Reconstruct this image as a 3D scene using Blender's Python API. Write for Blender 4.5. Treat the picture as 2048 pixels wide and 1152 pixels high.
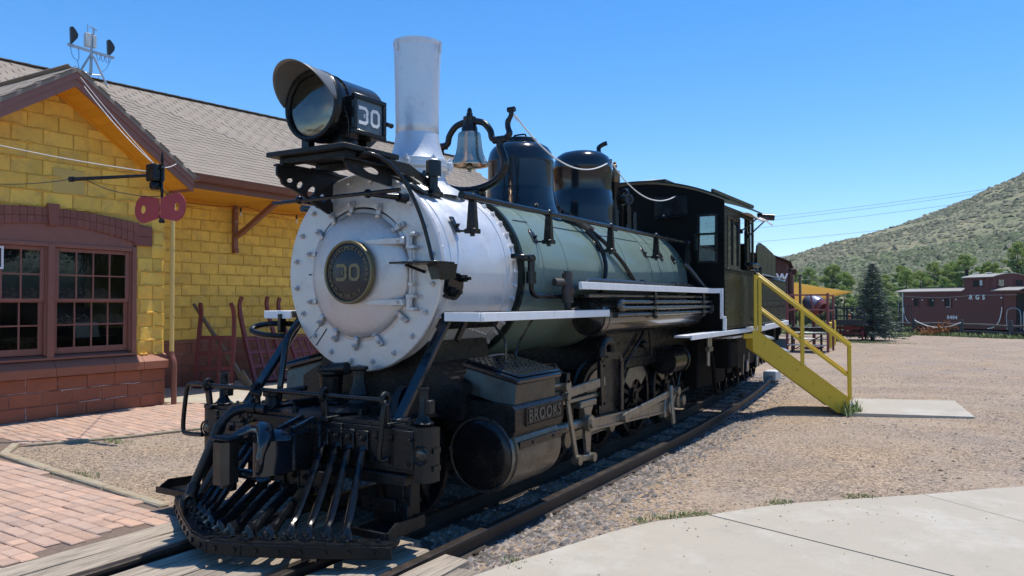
import bpy, bmesh, math, random
import numpy as np
from mathutils import Vector, Matrix, noise
random.seed(7); rng = np.random.default_rng(7)
PI = math.pi; R = math.radians
for _o in list(bpy.data.objects): bpy.data.objects.remove(_o)
SC = bpy.context.scene; COL = SC.collection

# ------------------------------------------------------------------ camera
cam_d = bpy.data.cameras.new('camera'); cam = bpy.data.objects.new('camera', cam_d); COL.objects.link(cam)
cam.location = (3.91, -4.42, 1.555)
cam.rotation_euler = (R(90 + 0.967), 0, R(30.548))
cam_d.sensor_width = 36; cam_d.lens = 36 * 1540 / 2048
cam_d.clip_start = 0.05; cam_d.clip_end = 12000
SC.camera = cam

# ------------------------------------------------------------------ sky and sun
SUNV = Vector((0.10, 0.24, 1.0)).normalized()
elev = math.asin(SUNV.z); azim = math.atan2(SUNV.x, SUNV.y)
W = bpy.data.worlds.new('World'); SC.world = W; W.use_nodes = True
wn = W.node_tree; bg = wn.nodes['Background']
sky = wn.nodes.new('ShaderNodeTexSky'); sky.sky_type = 'NISHITA'; sky.sun_disc = False
sky.sun_elevation = elev; sky.sun_rotation = azim; sky.altitude = 1700
sky.air_density = 1.0; sky.dust_density = 0.25; sky.ozone_density = 3.0
hs_ = wn.nodes.new('ShaderNodeHueSaturation'); hs_.inputs['Saturation'].default_value = 1.36; wn.links.new(sky.outputs[0], hs_.inputs['Color']); wn.links.new(hs_.outputs[0], bg.inputs[0]); bg.inputs[1].default_value = 0.142
sun_d = bpy.data.lights.new('sun', 'SUN'); sun_d.energy = 3.5; sun_d.angle = R(0.5); sun_d.color = (1.0, 0.94, 0.84)
sun = bpy.data.objects.new('sun', sun_d); COL.objects.link(sun)
sun.rotation_euler = SUNV.to_track_quat('Z', 'Y').to_euler(); sun.location = (0, 0, 60)
SC.view_settings.view_transform = 'Standard'; SC.view_settings.look = 'None'
SC.view_settings.exposure = 0.62; SC.view_settings.gamma = 1; SC.view_settings.use_curve_mapping = False
SC.render.engine = 'CYCLES'
SC.cycles.max_bounces = 6; SC.cycles.diffuse_bounces = 3; SC.cycles.glossy_bounces = 4; SC.cycles.transparent_max_bounces = 16
SC.cycles.use_denoising = True

# ------------------------------------------------------------------ materials
def mat(name, col, rough=0.6, metal=0.0, var=0.12, vscale=6.0, bump=0.0, bscale=40.0, rnd=0.0, isl=0.0, coat=0.0, col2=None,
        dirt=None, dscale=3.0, dthr=0.62, stretch=None, rvar=0.1, spec=0.5, gen=False, dsoft=.09):
    """painted / mineral surface: base colour with noise, optional per-object or per-island variation, worn patches and bump"""
    m = bpy.data.materials.new(name); m.use_nodes = True; nt = m.node_tree; N = nt.nodes; Lk = nt.links
    b = N['Principled BSDF']; b.inputs['Metallic'].default_value = metal; b.inputs['Specular IOR Level'].default_value = spec
    b.inputs['Coat Weight'].default_value = coat; b.inputs['Coat Roughness'].default_value = 0.06
    tc = N.new('ShaderNodeTexCoord'); vec = tc.outputs['Object']
    if stretch:
        mp = N.new('ShaderNodeMapping'); mp.inputs['Scale'].default_value = stretch; Lk.new(vec, mp.inputs[0]); vec = mp.outputs[0]
    if rnd > 0 or isl > 0:
        oi = N.new('ShaderNodeObjectInfo'); ad = N.new('ShaderNodeVectorMath'); ad.operation = 'MULTIPLY_ADD'
        cb = N.new('ShaderNodeCombineXYZ')
        if isl > 0:
            ge = N.new('ShaderNodeNewGeometry'); rs = ge.outputs['Random Per Island']
        else: rs = oi.outputs['Random']
        for k in range(3): Lk.new(rs, cb.inputs[k])
        ad.inputs[1].default_value = (37., 91., 53.); Lk.new(cb.outputs[0], ad.inputs[0]); Lk.new(vec, ad.inputs[2]); vec = ad.outputs[0]
    nz = N.new('ShaderNodeTexNoise'); nz.inputs['Scale'].default_value = vscale; nz.inputs['Detail'].default_value = 7
    nz.inputs['Roughness'].default_value = 0.62; Lk.new(vec, nz.inputs['Vector'])
    mr = N.new('ShaderNodeMapRange'); mr.inputs[1].default_value = .25; mr.inputs[2].default_value = .75
    mr.inputs[3].default_value = 1 - var; mr.inputs[4].default_value = 1 + var; Lk.new(nz.outputs[0], mr.inputs[0])
    fac = mr.outputs[0]
    if rnd > 0 or isl > 0:
        a = max(rnd, isl); m2 = N.new('ShaderNodeMapRange'); m2.inputs[3].default_value = 1 - a; m2.inputs[4].default_value = 1 + a
        Lk.new(rs, m2.inputs[0]); mu = N.new('ShaderNodeMath'); mu.operation = 'MULTIPLY'; Lk.new(fac, mu.inputs[0]); Lk.new(m2.outputs[0], mu.inputs[1]); fac = mu.outputs[0]
    vm = N.new('ShaderNodeVectorMath'); vm.operation = 'SCALE'; vm.inputs[0].default_value = col[:3]; Lk.new(fac, vm.inputs['Scale'])
    out = vm.outputs[0]
    if col2 and (rnd > 0 or isl > 0):     # second stone colour picked per piece
        fr_ = N.new('ShaderNodeMath'); fr_.operation = 'MULTIPLY'; fr_.inputs[1].default_value = 7.31; Lk.new(rs, fr_.inputs[0])
        f2_ = N.new('ShaderNodeMath'); f2_.operation = 'FRACT'; Lk.new(fr_.outputs[0], f2_.inputs[0]); cm = N.new('ShaderNodeMix'); cm.data_type = 'RGBA'
        Lk.new(f2_.outputs[0], cm.inputs[0]); cm.inputs[6].default_value = (*col, 1); cm.inputs[7].default_value = (*col2, 1); Lk.new(cm.outputs[2], vm.inputs[0])
    if dirt:
        dcol, damt = dirt
        n2 = N.new('ShaderNodeTexNoise'); n2.inputs['Scale'].default_value = dscale; n2.inputs['Detail'].default_value = 9; n2.inputs['Roughness'].default_value = .7
        Lk.new(vec, n2.inputs['Vector'])
        r2 = N.new('ShaderNodeMapRange'); r2.inputs[1].default_value = dthr - dsoft; r2.inputs[2].default_value = dthr + dsoft; r2.inputs[4].default_value = damt
        Lk.new(n2.outputs[0], r2.inputs[0])
        mx = N.new('ShaderNodeMix'); mx.data_type = 'RGBA'; Lk.new(r2.outputs[0], mx.inputs[0]); Lk.new(out, mx.inputs[6])
        mx.inputs[7].default_value = (*dcol[:3], 1); out = mx.outputs[2]
    Lk.new(out, b.inputs['Base Color'])
    rr = N.new('ShaderNodeMapRange'); rr.inputs[1].default_value = .3; rr.inputs[2].default_value = .7
    rr.inputs[3].default_value = max(.03, rough - rvar); rr.inputs[4].default_value = min(1, rough + rvar); Lk.new(nz.outputs[0], rr.inputs[0]); Lk.new(rr.outputs[0], b.inputs['Roughness'])
    if bump > 0:
        nb = N.new('ShaderNodeTexNoise'); nb.inputs['Scale'].default_value = bscale; nb.inputs['Detail'].default_value = 6; nb.inputs['Roughness'].default_value = .6
        Lk.new(vec, nb.inputs['Vector'])
        bp = N.new('ShaderNodeBump'); bp.inputs['Strength'].default_value = 1.0; bp.inputs['Distance'].default_value = bump
        Lk.new(nb.outputs[0], bp.inputs['Height']); Lk.new(bp.outputs[0], b.inputs['Normal'])
    return m

M = {}
M['black'] = mat('black_paint', (.006, .007, .0085), .24, var=.3, vscale=9, bump=.0025, bscale=20, coat=.12, rvar=.1, spec=.32, dirt=((.02, .02, .019), .4), dscale=7, dthr=.68)
M['black_old'] = mat('old_black_paint', (.0065, .007, .0078), .38, var=.35, vscale=14, bump=.005, bscale=45, rvar=.14, spec=.28, dirt=((.035, .033, .029), .5), dscale=9, dthr=.66)
M['cast'] = mat('cast_iron_black', (.0065, .0075, .0092), .30, var=.4, vscale=18, bump=.004, bscale=70, coat=.06, spec=.28, rvar=.14, dirt=((.03, .029, .026), .4), dscale=12, dthr=.68)
M['under'] = mat('sooty_black', (.004, .004, .004), .75, var=.4, bump=.003, spec=.15)
M['blueblack'] = mat('blue_black_gloss', (.006, .0095, .0145), .17, var=.2, vscale=4, coat=.2, bump=.0016, bscale=14, rvar=.05)
M['green'] = mat('boiler_green', (.145, .205, .175), .36, var=.1, vscale=3, bump=.0015, bscale=9, rvar=.08, dirt=((.185, .235, .205), .4), dscale=4, dthr=.6, coat=.15)
M['cabgreen'] = mat('cab_dark_green', (.010, .0175, .0145), .32, var=.15, vscale=4, bump=.0012, bscale=5, rvar=.08, coat=.0, spec=.22, dirt=((.02, .028, .023), .4), dscale=5, dthr=.64)
M['silver'] = mat('silver_paint', (.66, .67, .685), .40, metal=.45, var=.05, vscale=5, bump=.0015, bscale=30, rvar=.1, dirt=((.5, .5, .52), .5), dscale=11, dthr=.62)
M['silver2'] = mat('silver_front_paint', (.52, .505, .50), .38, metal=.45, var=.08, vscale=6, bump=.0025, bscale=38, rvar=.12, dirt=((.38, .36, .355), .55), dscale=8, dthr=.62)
M['whitesteel'] = mat('white_board_paint', (.74, .75, .76), .4, var=.06, vscale=8, dirt=((.4, .4, .4), .6), dscale=9, dthr=.68)
M['tread'] = mat('tread_plate', (.2, .2, .2), .4, metal=.4, var=.3, bump=.003, bscale=60)
M['rod'] = mat('rod_steel', (.265, .24, .195), .36, metal=.7, var=.25, vscale=10, rvar=.12, dirt=((.06, .05, .042), .7), dscale=8, dthr=.6)
M['pipe'] = mat('dull_pipe_paint', (.022, .024, .025), .26, var=.3, coat=.3)
M['rustpipe'] = mat('rusty_brown_fitting', (.075, .06, .052), .6, var=.4, bump=.003, bscale=60)
M['brass'] = mat('bell_bronze', (.58, .42, .31), .26, metal=1.0, var=.12, vscale=5, rvar=.06)
M['gold'] = mat('dull_gold', (.17, .14, .075), .45, metal=.45, var=.25, vscale=40)
M['tankblack'] = mat('smooth_tank_black', (.02, .02, .019), .2, var=.2, vscale=3, coat=.5, rvar=.05)
M['plate'] = mat('plate_dark', (.010, .013, .02), .35, var=.2)
M['lens'] = None
M['rail'] = mat('rail_steel', (.045, .036, .03), .5, metal=.5, var=.35, bump=.002, bscale=50, dirt=((.12, .075, .05), .6), dscale=6)
M['railtop'] = mat('rail_head', (.14, .125, .115), .3, metal=.8, var=.25, stretch=(40, 1, 40))
M['tie'] = mat('weathered_tie', (.085, .072, .06), .9, var=.35, vscale=5, bump=.006, bscale=12, stretch=(1.2, 14, 14), rnd=.2)
M['plank'] = mat('weathered_plank', (.37, .305, .235), .88, var=.38, vscale=3, bump=.009, bscale=6, stretch=(26, 1.0, 26), rnd=.22, dirt=((.085, .072, .055), .85), dscale=2.4, dthr=.57)
M['yblock'] = mat('yellow_block_paint', (.90, .575, .095), .62, var=.13, vscale=3.5, bump=.007, bscale=42, rnd=.10, dirt=((.55, .36, .11), .6), dscale=4, dthr=.58)
M['ymortar'] = mat('yellow_mortar', (.70, .42, .07), .7, var=.2, bump=.004, bscale=60)
M['ytrim'] = mat('cream_yellow_pipe', (.66, .48, .16), .45, var=.08)
M['soffit'] = mat('orange_soffit_paint', (.72, .33, .02), .5, var=.08, vscale=5, rnd=.05)
M['bblock'] = mat('brown_block_paint', (.29, .095, .048), .6, var=.12, vscale=6, bump=.005, bscale=42, rnd=.1, dirt=((.17, .062, .042), .5), dscale=5, dthr=.6)
M['bmortar'] = mat('brown_mortar', (.2, .08, .055), .7, var=.25, dirt=((.5, .38, .32), .9), dscale=4, dthr=.56, bump=.004, bscale=60)
M['chip'] = mat('bare_mortar_chip', (.46, .35, .29), .8, var=.2, bump=.004, bscale=60)
M['bsill'] = mat('brown_sill_paint', (.29, .108, .06), .5, var=.12, vscale=5, bump=.003, bscale=25, dirt=((.4, .3, .27), .6), dscale=9, dthr=.72)
M['btrim'] = mat('brown_wood_paint', (.27, .11, .075), .42, var=.12, vscale=6, bump=.0015, bscale=18, dirt=((.38, .3, .28), .7), dscale=14, dthr=.76)
M['barch'] = mat('brown_arch_brick', (.235, .083, .055), .6, var=.1, bump=.004, bscale=60, rnd=.12)
M['shingle'] = mat('grey_shingle', (.275, .228, .182), .95, var=.10, vscale=60, bump=.004, bscale=120, rnd=.07)
M['shingles'] = mat('grey_shingles', (.275, .228, .182), .95, var=.10, vscale=60, bump=.004, bscale=120, isl=.07)
M['gutter'] = mat('brown_gutter', (.20, .075, .047), .38, var=.1)
M['paver'] = mat('clay_paver', (.48, .305, .215), .88, col2=(.43, .30, .23), var=.13, vscale=14, bump=.005, bscale=70, rnd=.14, dirt=((.40, .31, .26), .6), dscale=6, dthr=.58)
M['pavers'] = mat('clay_pavers', (.48, .305, .215), .88, col2=(.43, .30, .23), var=.13, vscale=14, bump=.005, bscale=70, isl=.14, dirt=((.40, .31, .26), .6), dscale=6, dthr=.58)
M['sand'] = mat('joint_sand', (.17, .12, .09), .95, var=.3, vscale=30, bump=.004, bscale=90)
M['concrete'] = mat('pale_concrete', (.415, .365, .29), .88, var=.10, vscale=2.6, bump=.0035, bscale=85, dirt=((.33, .30, .25), .7), dscale=2.6, dthr=.55, dsoft=.12)
M['curbwood'] = mat('timber_edging', (.33, .245, .15), .9, var=.35, vscale=4, bump=.008, bscale=9, stretch=(2, 14, 14), dirt=((.4, .36, .27), .8), dscale=1.3, dthr=.5)
M['red'] = mat('target_red', (.34, .028, .042), .42, var=.06)
M['truckred'] = mat('hand_truck_oxide', (.20, .05, .05), .6, var=.15, bump=.002, bscale=30)
M['greywood'] = mat('grey_wood', (.18, .155, .115), .85, var=.3, stretch=(20, 20, 1.5), bump=.004, bscale=8)
M['yellow'] = mat('safety_yellow', (.70, .455, .02), .36, var=.07, vscale=7, dirt=((.42, .27, .03), .5), dscale=9, dthr=.7)
M['steel'] = mat('galvanised', (.42, .44, .46), .4, metal=.7, var=.15)
M['darkplastic'] = mat('dark_panel', (.025, .025, .028), .5)
M['whitebox'] = mat('grey_box', (.5, .55, .55), .5)
M['cable'] = mat('cable_white', (.62, .6, .56), .6)
M['cabledark'] = mat('cable_dark', (.03, .025, .03), .6)
M['cableblue'] = mat('cable_blue', (.08, .2, .38), .5)
M['wire'] = mat('power_wire', (.16, .2, .27), .6)
M['maroon'] = mat('caboose_maroon', (.12, .029, .025), .6, var=.15, vscale=4, stretch=(8, 8, 1), bump=.002, bscale=12)
M['boxcar'] = mat('boxcar_brown', (.075, .027, .02), .65, var=.2, vscale=4)
M['cabroof'] = mat('grey_canvas_roof', (.30, .28, .255), .85, var=.12)
M['white'] = mat('white_lettering', (.8, .8, .78), .6, var=.08)
M['whiterope'] = mat('white_rope', (.7, .7, .68), .8)
M['fencewood'] = mat('dark_fence_timber', (.05, .045, .042), .8, var=.3, stretch=(3, 12, 12), bump=.006, bscale=8, dirt=((.3, .29, .27), .7), dscale=3, dthr=.6)
M['fencesteel'] = mat('dark_steel_fence', (.025, .025, .028), .5)
M['sail'] = mat('sail_fabric', (.85, .50, .085), .8, var=.05)
M['wagonblack'] = mat('wagon_slate', (.022, .027, .033), .6, var=.2)
M['wheelred'] = mat('wagon_wheel_red', (.13, .012, .018), .5)
M['orange'] = mat('cone_orange', (.75, .2, .05), .6)
M['barrel'] = mat('tipper_blue_grey', (.2, .22, .3), .35, metal=.4)
M['yellow2'] = mat('orange_yellow_paint', (.72, .38, .03), .5)
M['bark'] = mat('bark', (.085, .065, .05), .95, var=.3, bump=.01, bscale=20)
M['needles'] = mat('spruce_needles', (.115, .15, .112), .7, isl=.45, var=.15)
M['grass'] = mat('weed_green', (.22, .265, .095), .7, isl=.4)
M['rustplant'] = mat('rusty_shrub', (.36, .15, .05), .8, isl=.4)
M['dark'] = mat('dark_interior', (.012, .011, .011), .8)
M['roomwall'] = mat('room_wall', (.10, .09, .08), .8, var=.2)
M['inner'] = mat('interior_yellow_wall', (.85, .58, .16), .7, var=.1)
M['paper'] = mat('framed_paper', (.6, .6, .52), .7)
M['canvas'] = mat('awning_canvas', (.6, .56, .5), .8, var=.1)

def cloth_mat(name, col, **kw):
    m = mat(name, col, .8, **(kw or dict(var=.05))); nt = m.node_tree; N = nt.nodes; b = N['Principled BSDF']; o = N['Material Output']
    t = N.new('ShaderNodeBsdfTranslucent'); t.inputs[0].default_value = (*col, 1); mx = N.new('ShaderNodeMixShader'); mx.inputs[0].default_value = .5
    nt.links.new(b.outputs[0], mx.inputs[1]); nt.links.new(t.outputs[0], mx.inputs[2]); nt.links.new(mx.outputs[0], o.inputs[0]); return m
M['leaf1'] = cloth_mat('leaf_mid_green', (.27, .35, .10), isl=.35, var=.25, vscale=.25)
M['leaf2'] = cloth_mat('leaf_dark_green', (.19, .275, .09), isl=.35, var=.25, vscale=.25)
M['leaf3'] = cloth_mat('leaf_grey_green', (.22, .255, .13), isl=.35, var=.25, vscale=.25)
M['sail'] = cloth_mat('sail_fabric', (.94, .70, .25))
def glass(name, rough=.02, tint=(.9, .95, .95), f=.5):
    m = bpy.data.materials.new(name); m.use_nodes = True; nt = m.node_tree; N = nt.nodes; Lk = nt.links
    for n in list(N):
        if n.type != 'OUTPUT_MATERIAL': N.remove(n)
    o = N['Material Output']
    g = N.new('ShaderNodeBsdfGlossy'); g.inputs['Roughness'].default_value = rough
    t = N.new('ShaderNodeBsdfTransparent'); t.inputs[0].default_value = (*tint, 1)
    fr = N.new('ShaderNodeFresnel'); fr.inputs['IOR'].default_value = 1.55
    ad = N.new('ShaderNodeMath'); ad.operation = 'MULTIPLY_ADD'; ad.inputs[1].default_value = 1.0; ad.inputs[2].default_value = f * .1
    nz = N.new('ShaderNodeTexNoise'); nz.inputs['Scale'].default_value = 2.5
    bp = N.new('ShaderNodeBump'); bp.inputs['Distance'].default_value = .004; bp.inputs['Strength'].default_value = .6
    Lk.new(nz.outputs[0], bp.inputs['Height']); Lk.new(bp.outputs[0], g.inputs['Normal'])
    mx = N.new('ShaderNodeMixShader'); Lk.new(fr.outputs[0], ad.inputs[0]); Lk.new(ad.outputs[0], mx.inputs[0])
    Lk.new(t.outputs[0], mx.inputs[1]); Lk.new(g.outputs[0], mx.inputs[2]); Lk.new(mx.outputs[0], o.inputs[0]); return m
M['glass'] = glass('window_glass', tint=(.75, .8, .8))
M['lens'] = glass('lens_glass', tint=(.9, .9, .8), f=.8)
M['cabglass'] = glass('cab_glass', tint=(.6, .65, .62), f=1.2)
M['reflector'] = mat('reflector', (.34, .31, .21), .34, metal=.9, var=.3)

# ------------------------------------------------------------------ mesh builder
def frame_of(d):
    d = Vector(d).normalized(); a = Vector((0, 0, 1)) if abs(d.z) < .9 else Vector((1, 0, 0))
    u = a.cross(d).normalized(); v = d.cross(u); return u, v, d
class MB:
    def __init__(s): s.v = []; s.f = []
    def add(s, vs, fs):
        b = len(s.v); s.v.extend([tuple(x) for x in vs]); s.f.extend([tuple(i + b for i in f) for f in fs]); return s
    def box(s, x0, x1, y0, y1, z0, z1, bev=0.0, mtx=None):
        if x0 > x1: x0, x1 = x1, x0
        if y0 > y1: y0, y1 = y1, y0
        if z0 > z1: z0, z1 = z1, z0
        if bev <= 0:
            vs = [(x, y, z) for z in (z0, z1) for y in (y0, y1) for x in (x0, x1)]
            fs = [(0, 2, 3, 1), (4, 5, 7, 6), (0, 1, 5, 4), (2, 6, 7, 3), (0, 4, 6, 2), (1, 3, 7, 5)]
        else:
            b = min(bev, (x1 - x0) * .49, (y1 - y0) * .49, (z1 - z0) * .49)
            X = ((x0, x0 + b), (x1, x1 - b)); Y = ((y0, y0 + b), (y1, y1 - b)); Z = ((z0, z0 + b), (z1, z1 - b))
            vs = []; idx = {}
            for i in (0, 1):
                for j in (0, 1):
                    for k in (0, 1):
                        for a in (0, 1, 2):
                            idx[i, j, k, a] = len(vs)
                            vs.append((X[i][0 if a == 0 else 1], Y[j][0 if a == 1 else 1], Z[k][0 if a == 2 else 1]))
            fs = []
            for i in (0, 1): fs.append([idx[i, j, k, 0] for j, k in ((0, 0), (1, 0), (1, 1), (0, 1))][::1 if i else -1])
            for j in (0, 1): fs.append([idx[i, j, k, 1] for i, k in ((0, 0), (1, 0), (1, 1), (0, 1))][::-1 if j else 1])
            for k in (0, 1): fs.append([idx[i, j, k, 2] for i, j in ((0, 0), (1, 0), (1, 1), (0, 1))][::1 if k else -1])
            for i in (0, 1):
                for j in (0, 1): fs.append([idx[i, j, 0, 0], idx[i, j, 0, 1], idx[i, j, 1, 1], idx[i, j, 1, 0]])
                for k in (0, 1): fs.append([idx[i, 0, k, 0], idx[i, 0, k, 2], idx[i, 1, k, 2], idx[i, 1, k, 0]])
            for j in (0, 1):
                for k in (0, 1): fs.append([idx[0, j, k, 1], idx[0, j, k, 2], idx[1, j, k, 2], idx[1, j, k, 1]])
            for i in (0, 1):
                for j in (0, 1):
                    for k in (0, 1): fs.append([idx[i, j, k, a] for a in (0, 1, 2)])
        if mtx is not None: vs = [tuple(mtx @ Vector(v)) for v in vs]
        return s.add(vs, fs)
    def bar(s, p0, p1, w, h, up=(0, 0, 1), bev=0.0, w1=None, h1=None):
        """rectangular bar between two points, w across, h along up"""
        p0 = Vector(p0); p1 = Vector(p1); d = (p1 - p0); L = d.length; d.normalize(); u = Vector(up)
        r = d.cross(u)
        if r.length < 1e-4: r = d.cross(Vector((1, 0, 0)))
        r.normalize(); u = r.cross(d).normalized()
        if w1 is None and h1 is None:
            m = Matrix(((r.x, d.x, u.x, p0.x), (r.y, d.y, u.y, p0.y), (r.z, d.z, u.z, p0.z), (0, 0, 0, 1)))
            return s.box(-w / 2, w / 2, 0, L, -h / 2, h / 2, bev, m)
        w1 = w if w1 is None else w1; h1 = h if h1 is None else h1
        vs = [p0 + r * a * w / 2 + u * b * h / 2 for a, b in ((-1, -1), (1, -1), (1, 1), (-1, 1))] + [p1 + r * a * w1 / 2 + u * b * h1 / 2 for a, b in ((-1, -1), (1, -1), (1, 1), (-1, 1))]
        return s.add(vs, [(0, 1, 2, 3), (7, 6, 5, 4), (0, 4, 5, 1), (1, 5, 6, 2), (2, 6, 7, 3), (3, 7, 4, 0)])
    def cyl(s, p0, p1, r0, r1=None, n=16, caps=True):
        r1 = r0 if r1 is None else r1; p0 = Vector(p0); p1 = Vector(p1); u, v, d = frame_of(p1 - p0); vs = []
        for p, r in ((p0, r0), (p1, r1)):
            for k in range(n):
                a = 2 * PI * k / n; vs.append(p + (u * math.cos(a) + v * math.sin(a)) * r)
        fs = [(k, (k + 1) % n, n + (k + 1) % n, n + k) for k in range(n)]
        if caps: fs += [tuple(range(n))[::-1], tuple(range(n, 2 * n))]
        return s.add(vs, fs)
    def tube(s, pts, r, n=8, caps=True, closed=False):
        pts = [Vector(p) for p in pts]; m = len(pts); rs = r if isinstance(r, (list, tuple)) else [r] * m; vs = []; fs = []; u = None
        for i, p in enumerate(pts):
            a = pts[i - 1] if (i > 0 or closed) else p; b = pts[(i + 1) % m] if (i < m - 1 or closed) else p; d = (b - a).normalized()
            if u is None: u, v, _ = frame_of(d)
            else:
                u = u - d * u.dot(d); u = u.normalized() if u.length > 1e-6 else frame_of(d)[0]
            v = d.cross(u)
            for k in range(n):
                t = 2 * PI * k / n; vs.append(p + (u * math.cos(t) + v * math.sin(t)) * rs[i])
        for i in range(m if closed else m - 1):
            j = (i + 1) % m
            for k in range(n): fs.append((i * n + k, i * n + (k + 1) % n, j * n + (k + 1) % n, j * n + k))
        if caps and not closed: fs += [tuple(range(n))[::-1], tuple(range((m - 1) * n, m * n))]
        return s.add(vs, fs)
    def lathe(s, prof, o=(0, 0, 0), d=(0, 0, 1), n=32, a0=0, a1=2 * PI):
        """prof: (radius, height along d)"""
        o = Vector(o); u, v, d = frame_of(d); full = abs(a1 - a0 - 2 * PI) < 1e-6; nn = n if full else n + 1; vs = []; fs = []
        for r, h in prof:
            for k in range(nn):
                a = a0 + (a1 - a0) * k / n; vs.append(o + d * h + (u * math.cos(a) + v * math.sin(a)) * r)
        for i in range(len(prof) - 1):
            for k in range(n):
                k2 = (k + 1) % nn; q = (i * nn + k, i * nn + k2, (i + 1) * nn + k2, (i + 1) * nn + k)
                fs.append(q)
        return s.add(vs, fs)
    def prism(s, poly, o, u, v, depth):
        """polygon (2d) in plane o,u,v extruded along u x v by depth"""
        o = Vector(o); u = Vector(u); v = Vector(v); w = u.cross(v).normalized(); n = len(poly)
        area = sum(poly[i][0] * poly[(i + 1) % n][1] - poly[(i + 1) % n][0] * poly[i][1] for i in range(n))
        if area < 0: poly = poly[::-1]
        vs = [o + u * a + v * b for a, b in poly] + [o + u * a + v * b + w * depth for a, b in poly]
        fs = [tuple(range(n))[::-1], tuple(range(n, 2 * n))] + [(k, (k + 1) % n, n + (k + 1) % n, n + k) for k in range(n)]
        return s.add(vs, fs)
    def strokepoly(s, pts, w, o, u, v, depth, closed=False):
        """2d polyline with mitred joints extruded (lettering)"""
        P = [Vector(p) for p in pts]; m = len(P); lo = []; hi = []
        for i in range(m):
            a = P[i - 1] if (i > 0 or closed) else None; b = P[(i + 1) % m] if (i < m - 1 or closed) else None
            d0 = (P[i] - a).normalized() if a is not None else (b - P[i]).normalized(); d1 = (b - P[i]).normalized() if b is not None else d0
            n0 = Vector((-d0.y, d0.x)); n1 = Vector((-d1.y, d1.x)); q = (n0 + n1); q = q / max(.3, q.length_squared) * 2
            lo.append(P[i] - q * w / 2); hi.append(P[i] + q * w / 2)
        for i in range(m if closed else m - 1):
            j = (i + 1) % m; s.prism([lo[i], lo[j], hi[j], hi[i]], o, u, v, depth)
        return s
    def sphere(s, c, r, n=12, m=8, sc=(1, 1, 1), h0=-PI / 2, d=(0, 0, 1)):
        u, v, d = frame_of(d); c = Vector(c); vs = []; fs = []
        for i in range(m + 1):
            a = h0 + (PI / 2 - h0) * i / m
            for k in range(n):
                b = 2 * PI * k / n; vs.append(c + u * math.cos(a) * math.cos(b) * r * sc[0] + v * math.cos(a) * math.sin(b) * r * sc[1] + d * math.sin(a) * r * sc[2])
        for i in range(m):
            for k in range(n): fs.append((i * n + k, i * n + (k + 1) % n, (i + 1) * n + (k + 1) % n, (i + 1) * n + k))
        return s.add(vs, fs)
    def rivet(s, p, d, r=.012, n=6):
        u, v, d = frame_of(d); p = Vector(p); vs = []
        for rr, h in ((1, 0), (.75, .5)):
            for k in range(n):
                a = 2 * PI * k / n; vs.append(p + d * h * r + (u * math.cos(a) + v * math.sin(a)) * r * rr)
        vs.append(p + d * r * .75); fs = [(k, (k + 1) % n, n + (k + 1) % n, n + k) for k in range(n)] + [(n + k, n + (k + 1) % n, 2 * n) for k in range(n)]
        return s.add(vs, fs)
    def bolt(s, p, d, r=.018, h=.018, stud=True):
        d = Vector(d).normalized(); p = Vector(p); s.cyl(p, p + d * h, r, r * .96, 6)
        if stud: s.cyl(p + d * h, p + d * h * 1.6, r * .5, r * .42, 8)
        return s
    def torus(s, c, d, r, rr, n=32, m=8, a0=0, a1=2 * PI):
        u, v, d = frame_of(d); c = Vector(c); full = abs(a1 - a0 - 2 * PI) < 1e-6
        k = n if full else n + 1
        return s.tube([c + (u * math.cos(a0 + (a1 - a0) * i / n) + v * math.sin(a0 + (a1 - a0) * i / n)) * r for i in range(k)], rr, m, closed=full)

def bez(p0, p1, p2, p3, n=12):
    p0, p1, p2, p3 = map(Vector, (p0, p1, p2, p3)); o = []
    for i in range(n + 1):
        t = i / n; q = 1 - t; o.append(p0 * q ** 3 + p1 * 3 * q * q * t + p2 * 3 * q * t * t + p3 * t ** 3)
    return o
def smooth(pts, k=4):
    """catmull-rom through points"""
    P = [Vector(p) for p in pts]; o = []
    for i in range(len(P) - 1):
        a = P[max(0, i - 1)]; b = P[i]; c = P[i + 1]; d = P[min(len(P) - 1, i + 2)]
        for j in range(k):
            t = j / k; o.append(.5 * ((2 * b) + (c - a) * t + (2 * a - 5 * b + 4 * c - d) * t * t + (3 * b - a - 3 * c + d) * t ** 3))
    o.append(P[-1]); return o
def sag(a, b, s, n=16):
    a = Vector(a); b = Vector(b); return [a.lerp(b, i / n) - Vector((0, 0, s * 4 * (i / n) * (1 - i / n))) for i in range(n + 1)]

# ------------------------------------------------------------------ objects
ORG = {}
def to_mesh(name, mb, m, c, ang=38):
    me = bpy.data.meshes.new(name); me.from_pydata([(x - c[0], y - c[1], z - c[2]) for x, y, z in mb.v], [], mb.f)
    me.materials.append(m if not isinstance(m, str) else M[m])
    if len(mb.f):
        me.polygons.foreach_set('use_smooth', [True] * len(me.polygons)); me.update()
        if ang < 180: me.set_sharp_from_angle(angle=R(ang))
    return me
def fixn(me):
    b = bmesh.new(); b.from_mesh(me); bmesh.ops.recalc_face_normals(b, faces=b.faces); b.to_mesh(me); b.free()
def obj(name, mb, m, parent=None, label=None, cat=None, group=None, kind=None, ang=38, fix=True):
    """one mesh object; its vertices are given in the space of its thing"""
    a = np.array(mb.v); c = (a.min(0) + a.max(0)) / 2
    if parent is None: c = Vector((c[0], c[1], float(a[:, 2].min())))
    c = Vector(c); me = to_mesh(name, mb, m, c, ang)
    if fix: fixn(me)
    o = bpy.data.objects.new(name, me); COL.objects.link(o)
    if parent is not None: o.parent = parent; o.location = c - ORG[parent.name]
    else: o.location = c
    ORG[o.name] = c
    tag(o, label, cat, group, kind); return o
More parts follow.
